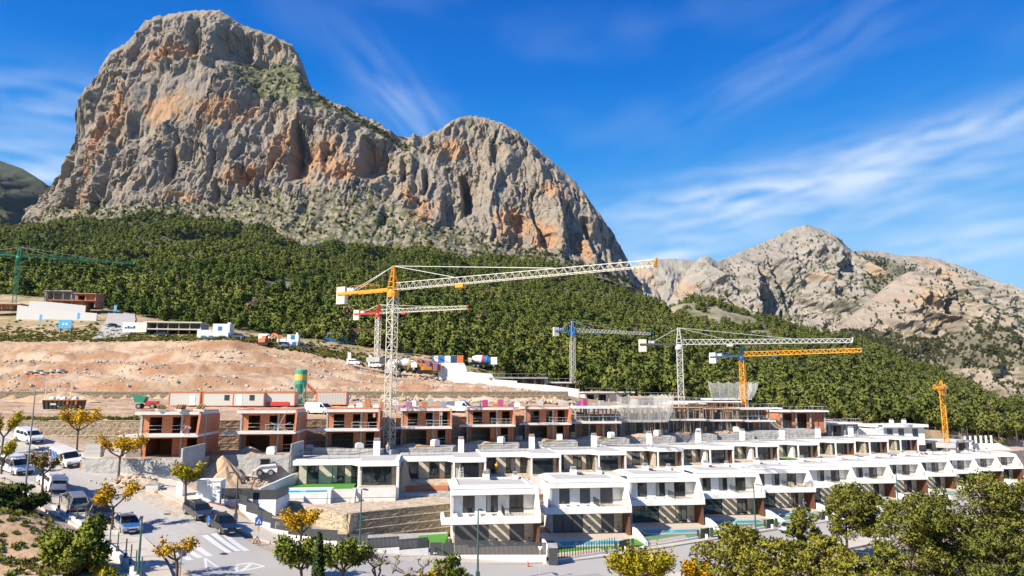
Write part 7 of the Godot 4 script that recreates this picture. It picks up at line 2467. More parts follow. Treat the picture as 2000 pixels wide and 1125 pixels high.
	for a in 4:
		g2 = Geo.new()
		var d := Vector3(cos(a * PI / 2 + 0.78), 0, sin(a * PI / 2 + 0.78)) * 1.2
		g2.beam(d - Vector3(0, 0.2, 0), d + Vector3(0, 4.6, 0), 0.14)
		part(s, "leg", g2, M.silo_green)
		g2 = Geo.new()
		var d2 := Vector3(cos(a * PI / 2 + 2.35), 0, sin(a * PI / 2 + 2.35)) * 1.2
		g2.beam(d + Vector3(0, 0.4, 0), d2 + Vector3(0, 2.4, 0), 0.08)
		part(s, "brace", g2, M.silo_green)
	bpart(s, "pump_box", M.dark_plastic, -0.6, 0.0, -0.5, 0.6, 1.2, 0.5)
	# red leaning conveyor beside it
	var cv := thing("conveyor", "red lattice conveyor leaning right of the silo", "conveyor", up_on(Vector3(-44.2, 15.34, -158)))
	g2 = Geo.new()
	lattice(g2, Vector3(-1.6, 3.6, 0), Vector3(1.4, 0.8, 0), 0.4, 0.5, 0.06)
	part(cv, "boom", g2, M.red_paint)
	bpart(cv, "body", M.red_paint, 0.6, 0.0, -0.5, 2.0, 0.9, 0.5)
	# black rubble skip
	var sk := thing("waste_skip", "black waste skip with a yellow rim, full of sacks", "skip", up_on(Vector3(-80.61, 12.01, -128), 0.05), 0.03)
	g2 = Geo.new()
	g2.hexa([Vector3(-3.0, 0.15, 1.1), Vector3(3.0, 0.15, 1.1), Vector3(3.0, 0.15, -1.1), Vector3(-3.0, 0.15, -1.1), Vector3(-3.25, 1.75, 1.2), Vector3(3.25, 1.75, 1.2), Vector3(3.25, 1.75, -1.2), Vector3(-3.25, 1.75, -1.2)])
	part(sk, "body", g2, M.black_metal)
	for k in 9:
		g2 = Geo.new()
		g2.beam(Vector3(-2.8 + k * 0.7, 0.2, 1.16), Vector3(-3.0 + k * 0.75, 1.7, 1.25), 0.12, 0.1)
		part(sk, "rib", g2, M.black_metal)
	g2 = Geo.new()
	g2.box(-3.3, 1.75, 1.1, 3.3, 1.85, 1.28); g2.box(-3.3, 1.75, -1.28, 3.3, 1.85, -1.1)
	part(sk, "rim", g2, M.yellow_paint)
	for k in 5:
		g2 = Geo.new()
		g2.lathe([Vector2(0.5, 1.6), Vector2(0.62, 1.95), Vector2(0.4, 2.35), Vector2(0.02, 2.45)], Vector3(-2.0 + k * 1.0, 0.1 * (k % 2), 0.2 - 0.3 * (k % 2)), 7)
		part(sk, "sack", g2, [M.white_paint, M.cream, M.white_paint, M.lumber, M.white_paint][k])
	bpart(sk, "lettering_panel", M.galv, -1.7, 0.9, 1.24, -0.7, 1.2, 1.29)
	for x in [1.1, 2.6]: bpart(sk, "reflector", M.red_paint, x, 1.0, 1.25, x + 0.35, 1.55, 1.31)
	# tall white goal-like poles on the plateau
	for k in 3:
		var o := thing("white_pole", "thin white bent pole on the plateau, %s from the left" % nth[k], "pole", up_on(Vector3(-92.17, 14.42, -140) + Vector3(k * 2.2, 0, -0.5 * k)), 0.0, "white bent poles")
		g2 = Geo.new()
		g2.tube([Vector3(0, -0.5, 0), Vector3(0.1, 4.6, 0), Vector3(0.9, 4.7, 0)], [0.06, 0.06, 0.05], 6)
		part(o, "pole", g2, M.white_paint)
	# pallets, sacks and blocks behind the shells
	var kinds := [["sack_pallet", "white sack on a pallet", M.white_paint, true], ["brick_pallet", "pallet of orange bricks", M.brick, false], ["block_pallet", "pallet of magenta wrapped blocks", M.magenta, false], ["block_pallet", "pallet of grey blocks", M.grey_block, false], ["block_pallet", "pallet of violet wrapped tiles", M.violet, false], ["block_pallet", "pallet of pale blue wrapped boards", M.blue_grey, false]]
	var row := [[690, 0], [706, 0], [722, 1], [738, 0], [775, 0], [788, 4], [802, 4], [817, 3], [832, 1], [842, 3], [856, 1], [868, 5], [905, 5], [922, 5], [934, 5], [948, 2], [958, 2], [968, 1], [978, 2], [988, 2], [998, 4], [1010, 0], [1036, 3], [1046, 3], [1056, 3], [1066, 3], [1084, 3], [1094, 3], [1104, 3], [1128, 4], [1140, 2], [1150, 5], [1162, 3], [1172, 3], [752, 1], [812, 0]]
	row.sort_custom(func(a, b): return a[0] < b[0])
	var count := [0, 0, 0, 0, 0, 0]
	var ordinals := ["first", "second", "third", "fourth", "fifth", "sixth", "seventh", "eighth", "ninth", "tenth", "eleventh", "twelfth"]
	for k in row.size():
		var q: float = (row[k][0] - 1000) / 1370.0
		var d: float = 127.0 + 0.020 * (row[k][0] - 690) + 6.0 * (k % 3)
		var kd: Array = kinds[row[k][1]]
		if row[k][0] > 1100: d += 14.0
		count[row[k][1]] += 1
		pallet_stack(kd[0], "%s behind the brick shells, %s of its kind" % [kd[1], ordinals[count[row[k][1]] - 1]], up_on(Vector3(q * d, 0, -d), 0.0), rng.randf_range(-0.3, 0.3), kd[2], 4 + k % 3, kd[3])
	# bundles on the roof of the left shell
	for k in 9:
		var o := thing("prop_bundle", "rusty bundle of timber and clamps on the left brick roof, %s from the left" % (["first", "second", "third", "fourth", "fifth", "sixth", "seventh", "eighth", "ninth"][k]), "bundle", Vector3(-47.2 + k * 0.85, 13.9, -95.4 + 1.3 * (k % 3)), 0.2 * k, "bundles on the left brick roof")
		g2 = Geo.new()
		for j in 7: g2.beam(Vector3(-0.35 + 0.11 * j, 0.0, -0.3), Vector3(-0.3 + 0.1 * j, 0.75 + 0.1 * (j % 3), 0.3), 0.09)
		part(o, "bars", g2, M.lumber if k % 2 == 0 else M.prop)
		bpart(o, "tray", M.galv, -0.45, 0.0, -0.4, 0.45, 0.3, 0.4)
	# brick and crate stacks beside the upper walls
	for k in 6:
		pallet_stack("brick_stack", "tall stack of violet and orange bricks by the upper white wall, %s from the left" % nth[k], Vector3(-26.64, 23.34, -204) + Vector3(k * 1.12, -0.3, -0.8 * (k % 2)), 0.1, M.violet if k % 2 == 0 else M.brick, 13 - k, false)
	for k in 5:
		var o := thing("store_container", "%s store container on the upper wall, %s from the left" % [["white", "blue", "white", "dark blue", "orange"][k], nth[k]], "container", Vector3(-23.11, 25.77, -212) + Vector3(k * 1.86, 0, 0), 0.0, "store containers on the upper wall")
		bpart(o, "wall", [M.white_paint, M.blue_paint, M.white_paint, M.dark_blue, M.orange_paint][k], -1.0, -0.5, -2.4, 1.0, 2.0, 0.0)
		bpart(o, "roof", M.galv, -1.05, 2.0, -2.45, 1.05, 2.08, 0.05)
		for x in [-0.9, 0.05]: bpart(o, "door", [M.white_paint, M.blue_paint, M.white_paint, M.dark_blue, M.orange_paint][k], x, -0.35, 0.0, x + 0.85, 1.85, 0.05)
	# white sheets hung on poles on the slope
	for k in 4:
		var p: Vector3 = [Vector3(-49.99, 27.87, -214), Vector3(-43.15, 26.38, -212), Vector3(-37.37, 25.07, -210), Vector3(-36.22, 25.81, -213)][k]
		var o := thing("white_banner", "tall white banner on the dug slope, %s from the left" % nth[k], "banner", up_on(p), 0.2, "white banners on the slope")
		g2 = Geo.new()
		g2.tube([Vector3(0, -0.4, 0), Vector3(0, 4.2, 0)], [0.05, 0.04], 6)
		part(o, "pole", g2, M.galv)
		g2 = Geo.new()
		g2.prism(PackedVector2Array([Vector2(0.05, 0.5), Vector2(0.8, 0.6), Vector2(1.05, 2.2), Vector2(1.0, 3.8), Vector2(0.05, 4.1)]), -0.02, 0.02)
		part(o, "cloth", g2, M.white_paint)
	# small things round the villas under work
	var ub := thing("utility_kiosk", "white utility kiosk beside the dark slat fence", "kiosk", on(-34.6, -83.2, 0.0), 0.1)
	bpart(ub, "wall", M.white, -1.3, -0.5, -1.0, 1.3, 2.2, 1.0)
	bpart(ub, "roof", M.white, -1.4, 2.2, -1.1, 1.4, 2.32, 1.1)
	bpart(ub, "door", M.white_paint, -0.9, 0.0, 1.0, 0.4, 1.9, 1.04)
	bpart(ub, "vent", M.galv, 0.6, 1.3, 1.0, 1.1, 1.7, 1.03)
	var pil := thing("meter_pillar", "white meter pillar standing alone left of the kiosk", "pillar", on(-38.0, -83.0, 0.0))
	bpart(pil, "pillar_body", M.white, -0.35, -0.3, -0.3, 0.35, 1.9, 0.3)
	bpart(pil, "pillar_cap", M.concrete, -0.4, 1.9, -0.35, 0.4, 2.0, 0.35)
	var fe := thing("kiosk_fence", "dark slat fence on a pale wall right of the kiosk", "fence", on(-33.1, -82.6, 0.0))
	bpart(fe, "wall_panel", M.offwhite, 0.0, -1.5, -0.12, 3.6, 0.5, 0.12)
	slat_panel(fe, Vector3(0.0, 0.5, 0), Vector3(3.6, 0.5, 0), 1.2, false)
	for k in 3:
		var o := thing("block_pile", "grey block pile beside the stone basket wall near the vans, %s from the left" % nth[k], "blocks", on(-55.5 + k * 3.0, -95.5 + 0.8 * k, 0.0), 0.3 * k, "block piles near the vans")
		for j in 3: bpart(o, "block_layer", M.offwhite if k > 0 else M.grey_block, -1.1 + 0.1 * j, j * 0.55, -0.6, 1.1 - 0.15 * k, j * 0.55 + 0.53, 0.6)
	# step ladder and work tables on the second and third villas
	var ld := thing("step_ladder", "open aluminium step ladder before the second single-storey villa", "ladder", Vector3(-7.0, 4.35, -99.3))
	for s2 in [-1, 1]:
		g2 = Geo.new()
		g2.beam(Vector3(-0.35, 0, s2 * 0.6), Vector3(-0.2, 1.9, 0), 0.06); g2.beam(Vector3(0.35, 0, s2 * 0.6), Vector3(0.2, 1.9, 0), 0.06)
		for k in 5: g2.beam(Vector3(-0.3, 0.3 + k * 0.33, s2 * 0.5 * (1.0 - k * 0.17)), Vector3(0.3, 0.3 + k * 0.33, s2 * 0.5 * (1.0 - k * 0.17)), 0.05)
		part(ld, "side", g2, M.galv)
	var wd := ["second", "third", "fourth", "fifth", "sixth"]
	for k in 5:
		var x := -14.6 + 11.0 * (k + 1)
		var z := -(93.0 + 7.5 * (k + 1))
		heap("rubbish_heap", "small heap of building rubble before the %s single-storey villa" % wd[k], Vector3(x - 9.0, terrace_y(x), z + 0.8), 1.6, 0.8, 0.6, M.pale_dirt, 440 + k, "heap", "rubble heaps on the villa terraces")
		pallet_stack("block_pallet", "pallet of material on the terrace of the %s single-storey villa" % wd[k], Vector3(x - 11.3, terrace_y(x) + 0.05, z + 0.6), 0.3, [M.lumber, M.white_paint, M.grey_block, M.blue_grey, M.lumber][k], 3, k % 2 == 1)
	# dirt, sacks and boards on the open pads before the shells and frames
	var pw := ["second brick shell", "third brick shell", "fourth brick shell", "fifth brick shell", "sixth brick shell", "bare frame", "netted frame", "first propped frame", "second propped frame"]
	for k in 9:
		var x := -40.4 + 10.25 * (k + 1)
		var z := -(92.0 + 7.58 * (k + 1))
		heap("dirt_heap", "low dirt heap on the pad before the %s" % pw[k], Vector3(x - 6.0, 7.95, z + 2.2), 3.4, 1.3, 0.75, M.dirt if k % 2 == 0 else M.sand, 460 + k, "heap", "dirt heaps before the shells")
		pallet_stack("sack_pallet", "white sack on the pad before the %s" % pw[k], Vector3(x - 2.4, 8.0, z + 2.4), 0.4 * k, M.white_paint, 3, true)
		pallet_stack("block_pallet", "half-used block pallet on the pad before the %s" % pw[k], Vector3(x - 9.6, 8.0, z + 2.6), 0.3 * k, [M.brick, M.grey_block, M.lumber][k % 3], 2 + k % 3, false)
		var bd := thing("board_pile", "pile of boards lying before the %s" % pw[k], "boards", Vector3(x - 4.2, 7.98, z + 3.0), 0.15 * k, "board piles before the shells")
		for j in 4: bpart(bd, "board", M.lumber, -1.3 + 0.12 * j, j * 0.07, -0.25 + 0.04 * j, 1.3 - 0.2 * j, j * 0.07 + 0.06, 0.3 - 0.05 * j)
	# red hose along the pool villa wall
	g2 = Geo.new()
	var hp := []
	for p in [[-34.0, -81.6], [-32.5, -81.2], [-31.2, -81.6], [-30.6, -83.0]]: hp.append(on(p[0], p[1], 0.3) - on(-34.0, -81.6, 0.0))
	hp.append(Vector3(3.9, 2.6, -3.2) * Vector3(1, 1, 1))
	g2.tube(hp, [0.07, 0.07, 0.07, 0.07, 0.07], 6)
	solo("hose", g2, M.hose, "dark red hose running from the kiosk up to the pool villa wall", "hose", on(-34.0, -81.6, 0.0))
	var co := thing("safety_net_bundle", "crumpled orange safety net on the dug slope at the left", "net", up_on(Vector3(-126.24, 23.86, -182)))
	g2 = Geo.new()
	for k in 14: g2.beam(Vector3(k * 0.7, 0.1 + 0.15 * (k % 2), 0.1 * (k % 3)), Vector3(k * 0.7 + 0.7, 0.1 + 0.15 * ((k + 1) % 2), 0.1 * ((k + 1) % 3)), 0.06, 0.6)
	part(co, "mesh", g2, M.orange_paint)
	for k in 5:
		var o := thing("concrete_ring", "grey concrete pipe ring lying on the slope, %s from the left" % nth[k], "pipe", up_on(Vector3(-127.34, 24.84, -186) + Vector3(k * 2.1, 0, -0.5 * (k % 2)), 0.1), 0.0, "pipe rings on the slope")
		g2 = Geo.new()
		g2.lathe([Vector2(0.8, 0.0), Vector2(1.0, 0.0), Vector2(1.0, 0.6), Vector2(0.8, 0.6), Vector2(0.8, 0.0)], Vector3.ZERO, 16)
		part(o, "ring", g2, M.grey_block)


# ---------------------------------------------------------------- street furniture
func lamp_post(label: String, at: Vector3, h: float, arm: float, m: Material, turn: float = 0.0) -> void:
	var o := thing("street_lamp", label, "street lamp", at, turn, "street lamps")
	var g := Geo.new()
	g.tube([Vector3(0, -0.3, 0), Vector3(0, 0.9, 0), Vector3(0, h, 0)], [0.11, 0.1, 0.055], 8)
	part(o, "pole", g, m)
	bpart(o, "base", m, -0.16, -0.3, -0.16, 0.16, 0.5, 0.16)
	g = Geo.new()
	g.beam(Vector3(0, h, 0), Vector3(arm, h + 0.08, 0), 0.07)
	part(o, "arm", g, m)
	g = Geo.new()
	g.hexa([Vector3(arm - 0.1, h, 0.13), Vector3(arm + 0.65, h, 0.1), Vector3(arm + 0.65, h, -0.1), Vector3(arm - 0.1, h, -0.13), Vector3(arm - 0.1, h + 0.14, 0.11), Vector3(arm + 0.65, h + 0.1, 0.08), Vector3(arm + 0.65, h + 0.1, -0.08), Vector3(arm - 0.1, h + 0.14, -0.11)])
	part(o, "lantern", g, M.dark_metal)

func tri_poly(s: float, down: bool) -> PackedVector2Array:
	var k := -1.0 if down else 1.0
	var p := PackedVector2Array([Vector2(-s * 0.5, -k * s * 0.29), Vector2(s * 0.5, -k * s * 0.29), Vector2(0, k * s * 0.58)])
	if down: p.reverse()
	return p

func sign_post(label: String, at: Vector3, turn: float, h: float) -> Node3D:
	var o := thing("road_sign", label, "road sign", at, turn, "road signs")
	var g := Geo.new()
	g.tube([Vector3(0, -0.3, 0), Vector3(0, h, 0)], [0.035, 0.035], 8)
	part(o, "pole", g, M.galv)
	return o

func face_prism(o: Node, called: String, poly: PackedVector2Array, y: float, z0: float, z1: float, m: Material) -> void:
	var g := Geo.new()
	g.prism(poly, z0, z1, Transform3D(Basis(), Vector3(0, y, 0)))
	part(o, called, g, m)

func make_street_things() -> void:
	lamp_post("tall grey lamp post at the left pavement, between the white vans", Vector3(-51.11, 5.09, -76), 11.4, -1.4, M.post_grey)
	lamp_post("dark lamp post beside the black hatchback at the kiosk fence", Vector3(-28.85, 3.28, -76), 4.6, -0.8, M.dark_metal)
	lamp_post("green lamp post before the curved street fence", Vector3(-14.44, 0.68, -69.5), 6.4, 0.6, M.post_green, -0.9)
	lamp_post("green lamp post before the first front villa, at the bottom edge", Vector3(-3.07, -0.13, -66), 5.9, 0.5, M.post_green, -1.2)
	lamp_post("green lamp post at the lower left, beside the pavement wall", Vector3(-27.94, 2.31, -55), 4.6, 0.5, M.post_green, -1.2)
	lamp_post("far lamp post before the fourth front villa", on(32.4, -97.0, 0.1), 6.2, 0.6, M.post_green, -0.9)
	lamp_post("far lamp post before the seventh front villa", on(66.0, -124.0, 0.1), 6.2, 0.6, M.post_green, -0.9)
	# pedestrian crossing sign with a works triangle leaning below it
	var o := sign_post("blue crossing sign with a yellow plate on the kerb", Vector3(-24.84, 1.48, -71.5), 0.35, 2.7)
	var sq := PackedVector2Array([Vector2(-0.36, -0.4), Vector2(0.36, -0.4), Vector2(0.36, 0.4), Vector2(-0.36, 0.4)])
	face_prism(o, "sign_plate", sq, 2.3, 0.03, 0.06, M.sign_blue)
	face_prism(o, "sign_triangle", tri_poly(0.55, false), 2.24, 0.06, 0.07, M.white_paint)
	var g := Geo.new()
	g.beam(Vector3(0, 2.38, 0.075), Vector3(-0.02, 2.2, 0.075), 0.06); g.beam(Vector3(-0.02, 2.2, 0.075), Vector3(-0.09, 2.08, 0.075), 0.035); g.beam(Vector3(-0.02, 2.2, 0.075), Vector3(0.08, 2.08, 0.075), 0.035)
	part(o, "walking_figure", g, M.black_metal)
	bpart(o, "yellow_plate", M.sign_yellow, -0.1, 1.45, 0.03, 0.1, 1.88, 0.06)
	o = sign_post("red-edged works triangle standing at the foot of the crossing sign", Vector3(-24.83, 1.45, -71.2), 0.3, 0.4)
	face_prism(o, "sign_plate", tri_poly(0.85, false), 0.55, 0.02, 0.05, M.red_brown)
	face_prism(o, "sign_face", tri_poly(0.55, false), 0.55, 0.05, 0.06, M.cream)
	face_prism(o, "works_symbol", PackedVector2Array([Vector2(-0.1, -0.1), Vector2(0.1, -0.1), Vector2(0.03, 0.14)]), 0.55, 0.06, 0.07, M.black_metal)
	o = sign_post("small grey street name sign left of the yellow tree", Vector3(-22.45, 1.37, -69.3), 0.2, 2.75)
	bpart(o, "sign_plate", M.post_grey, 0.0, 2.4, -0.02, 0.42, 2.72, 0.02)
	o = sign_post("give-way sign seen from behind at the lower left corner", Vector3(-25.67, 1.81, -57), 0.5, 2.3)
	face_prism(o, "sign_plate", tri_poly(0.75, true), 2.1, -0.05, -0.02, M.post_grey)
	o = sign_post("small white give-way sign before the tall dark pillar", Vector3(2.64, -0.95, -69), -0.2, 2.9)
	face_prism(o, "sign_plate", tri_poly(0.45, true), 2.75, 0.02, 0.05, M.white_paint)
	# traffic cone
	o = thing("traffic_cone", "orange traffic cone on the verge before the first front villa", "cone", Vector3(1.59, -1.08, -73.5))
	bpart(o, "base", M.orange_paint, -0.22, -0.1, -0.22, 0.22, 0.04, 0.22)
	g = Geo.new()
	g.lathe([Vector2(0.17, 0.04), Vector2(0.04, 0.75), Vector2(0.01, 0.76)], Vector3.ZERO, 12)
	part(o, "cone_body", g, M.orange_paint)
	# verge of bare earth between pavement and garden walls
	ribbon("verge", [[-6.0, -75.8], [3.0, -76.2], [6.0, -78.5], [12.0, -82.6], [30.0, -96.9], [60.0, -120.8], [100.0, -152.7]], -1.0, 0.4, 0.203, M.sand)
	# thin bollards on the far pavement
	for k in 4:
		var b := thing("bollard", "thin dark bollard on the near pavement, %s from the left" % ["first", "second", "third", "fourth"][k], "bollard", on(16.0 + k * 3.2, -69.5 - k * 2.6, 0.15), 0.0, "bollards on the near pavement")
		g = Geo.new()
		g.lathe([Vector2(0.07, -0.1), Vector2(0.06, 0.9), Vector2(0.075, 0.95), Vector2(0.01, 1.05)], Vector3.ZERO, 8)
		part(b, "shaft", g, M.black_metal)
	# inspection covers
	for c in [[-47.0, -82.4], [-36.5, -77.0], [-26.0, -66.0], [-4.0, -68.6]]:
		g = Geo.new()
		g.lathe([Vector2(0.36, 0.0), Vector2(0.36, 0.03), Vector2(0.01, 0.03)], Vector3.ZERO, 14)
		var at := on(c[0], c[1], 0.06)
		var near := "white vans" if c[0] < -45.0 else ("black estate" if c[0] < -30.0 else ("give-way triangle" if c[0] < -20.0 else "green lamp"))
		solo("manhole_cover", g, M.dark_metal, "round iron cover in the road near the %s" % near, "cover", at, 0.0, "manhole covers")


# ---------------------------------------------------------------- trees and shrubs nearby
func spray(g: Geo, p: Vector3, out: Vector3, size: float, r: RandomNumberGenerator, blades: int) -> void:
	# a tuft: a few narrow blades fanning out
	for b in blades:
		var d := (out + Vector3(r.randfn(), r.randfn(), r.randfn()) * 0.75).normalized()
		var s := d.cross(Vector3(r.randfn(), r.randfn(), r.randfn())).normalized() * size * 0.34
		var k := r.randf_range(0.7, 1.25)
		g.col = Color(k, k, k * r.randf_range(0.75, 1.0))
		var n := (out * 0.7 + d * 0.3 + Vector3(r.randfn(), r.randfn(), r.randfn()) * 0.25).normalized()
		g.leaf(p - s, p + s, p + d * size, n)

func pine_crown(seed_: int, h: float, wide: float, clumps: int, tufts: int, low: float, size: float) -> Array:
	# leaf geometry and limb geometry of an open pine crown on a trunk of height h
	var r := RandomNumberGenerator.new()
	r.seed = seed_
	var leaf := Geo.new()
	leaf.colored = true
	var limb := Geo.new()
	var lean := Vector3(r.randf_range(-0.5, 0.5), 0, r.randf_range(-0.5, 0.5))
	var spine := func(t: float) -> Vector3: return Vector3(lean.x * t * t + 0.12 * sin(t * 5.0 + seed_), h * t, lean.z * t * t)
	var sp := []
	var sr := []
	for k in 7:
		sp.append(spine.call(k / 6.0 * 0.96))
		sr.append(lerpf(0.021 * h, 0.03, k / 6.0))
	sp[0].y = -0.6
	limb.tube(sp, sr, 7)
	for c in clumps:
		var t := lerpf(low, 0.97, pow((c + 0.5) / clumps, 0.85)) + r.randf_range(-0.04, 0.04)
		var a := c * 2.39996 + r.randf_range(-0.5, 0.5)
		var taper := sin(clampf((t - low + 0.10) / (1.10 - low), 0.0, 1.0) * PI * 0.78 + 0.35)
		var reach := wide * 0.5 * taper * r.randf_range(0.35, 1.05)
		var root: Vector3 = spine.call(clampf(t - 0.1, 0.0, 0.96))
		var tip: Vector3 = spine.call(t) + Vector3(cos(a) * reach, 0.04 * h * r.randf_range(-0.6, 1.0), sin(a) * reach)
		limb.tube([root, root.lerp(tip, 0.55) + Vector3(0, 0.03 * h, 0), tip], [0.007 * h, 0.005 * h, 0.015], 4)
		var cr := wide * r.randf_range(0.09, 0.17)
		for k in tufts:
			var d := Vector3(r.randfn(), r.randfn() * 0.75, r.randfn()).normalized()
			var q := tip + Vector3(d.x, d.y * 0.72, d.z) * cr * pow(r.randf(), 0.4)
			spray(leaf, q, (d + Vector3(0, 0.35, 0)).normalized(), size * r.randf_range(0.7, 1.3), r, 3)
	return [leaf, limb]

func make_pine(called: String, label: String, at: Vector3, turn: float, built: Array, leaf: Material) -> Node3D:
	var o := thing(called, label, "tree", at, turn, "pines of the grove at the right")
	part(o, "crown", built[0], leaf)
	part(o, "trunk", built[1], M.bark)
	return o

func street_tree(label: String, at: Vector3, h: float, wide: float, leaf: Material, tufts: int, seed_: int, group: String, heads: int = 4, size: float = 0.21) -> void:
	# pollarded tree: a trunk, knobbly limbs, leaves at the limb ends
	var r := RandomNumberGenerator.new()
	r.seed = seed_
	h *= 0.88
	var o := thing("street_tree", label, "tree", at, r.randf() * TAU, group)
	var limb := Geo.new()
	var leafg := Geo.new()
	leafg.colored = true
	var fork := Vector3(r.randf_range(-0.1, 0.1), h * 0.52, r.randf_range(-0.1, 0.1))
	limb.tube([Vector3(0, -0.4, 0), Vector3(r.randf_range(-0.08, 0.08), h * 0.28, 0.03), fork], [0.15, 0.11, 0.12], 8)
	for k in heads:
		var a := TAU * k / heads + r.randf_range(-0.4, 0.4)
		var kn := fork + Vector3(cos(a) * wide * 0.22, h * r.randf_range(0.1, 0.2), sin(a) * wide * 0.22)
		var tip := kn + Vector3(cos(a) * wide * 0.12, h * r.randf_range(0.1, 0.2), sin(a) * wide * 0.12)
		limb.tube([fork, fork.lerp(kn, 0.6) + Vector3(0, -0.04, 0), kn, tip], [0.1, 0.075, 0.085, 0.05], 6)
		for j in 9:
			var b := a + r.randf_range(-1.3, 1.3)
			var e := tip + Vector3(cos(b) * wide * r.randf_range(0.08, 0.24), h * r.randf_range(0.0, 0.24), sin(b) * wide * r.randf_range(0.08, 0.24))
			limb.tube([tip, tip.lerp(e, 0.5) + Vector3(0, 0.1, 0), e], [0.025, 0.015, 0.008], 4)
			for q in tufts * 4:
				var d := Vector3(r.randfn(), r.randfn() * 0.8, r.randfn()).normalized()
				spray(leafg, fork.lerp(e, r.randf_range(0.55, 1.1)) + d * wide * 0.14 * r.randf(), d, size * r.randf_range(0.7, 1.4), r, 2)
	part(o, "trunk", limb, M.bark)
	if leafg.v.size() > 0: part(o, "crown", leafg, leaf)

func bush(called: String, label: String, at: Vector3, rx: float, h: float, leaf: Material, n: int, seed_: int, size: float, group: String = "") -> void:
	var r := RandomNumberGenerator.new()
	r.seed = seed_
	var o := thing(called, label, "shrub", at, 0.0, group)
	var g := Geo.new()
	g.colored = true
	var limb := Geo.new()
	for c in 14:
		var a := r.randf() * TAU
		var t := r.randf()
		var tip := Vector3(cos(a) * rx * r.randf_range(0.2, 0.85), h * r.randf_range(0.3, 0.95) * (1.0 - 0.3 * t), sin(a) * rx * r.randf_range(0.2, 0.85))
		limb.tube([Vector3(0, -0.3, 0), tip * 0.5 + Vector3(0, 0.1, 0), tip], [0.06, 0.04, 0.015], 4)
		for k in int(n / 14.0):
			var d := Vector3(r.randfn(), r.randfn() * 0.8, r.randfn()).normalized()
			var q := tip + d * Vector3(rx, h * 0.55, rx) * 0.36 * pow(r.randf(), 0.5)
			if q.y < 0.02: q.y = r.randf() * 0.3
			spray(g, q, (d + Vector3(0, 0.4, 0)).normalized(), size * r.randf_range(0.6, 1.3), r, 3)
	part(o, "foliage", g, leaf)
	part(o, "stem", limb, M.bark)

func bare_tree(label: String, at: Vector3, h: float, wide: float, leaf: Material, seed_: int, tufts: int) -> void:
	# twisting, nearly leafless limbs
	var r := RandomNumberGenerator.new()
	r.seed = seed_
	var o := thing("bare_tree", label, "tree", at, 0.0, "trees at the lower edge")
	var limb := Geo.new()
	var lg := Geo.new()
	lg.colored = true
	var ends := [[Vector3(0, -0.5, 0), Vector3(0, 1, 0), h * 0.34, 0.16]]
	for level in 4:
		var nxt := []
		for e in ends:
			var p: Vector3 = e[0]
			var d: Vector3 = e[1]
			var mid: Vector3 = p + d * e[2] * 0.5 + Vector3(r.randfn(), r.randfn() * 0.3, r.randfn()) * e[2] * 0.12
			var q: Vector3 = p + d * e[2]
			limb.tube([p, mid, q], [e[3], e[3] * 0.85, e[3] * 0.72], 6 if level < 2 else 4)
			for k in (3 if level != 1 else 2):
				var nd := (d + Vector3(r.randfn() * 1.0, r.randfn() * 0.35 + 0.15, r.randfn() * 1.0)).normalized()
				nxt.append([q, nd, e[2] * r.randf_range(0.62, 0.85) * (wide / h if level == 0 else 1.0), e[3] * 0.6])
			if level == 3:
				for k in tufts:
					var dd := Vector3(r.randfn(), r.randfn(), r.randfn()).normalized()
					spray(lg, q + dd * 0.3 * r.randf(), (dd + Vector3(0, 0.3, 0)).normalized(), r.randf_range(0.16, 0.34), r, 2)
		ends = nxt
	for e in ends: limb.tube([e[0], e[0] + e[1] * e[2] * 0.6, e[0] + e[1] * e[2] + Vector3(0, 0.1, 0)], [e[3], e[3] * 0.6, 0.006], 3)
	part(o, "trunk", limb, M.bark)
	if lg.v.size() > 0: part(o, "crown", lg, leaf)

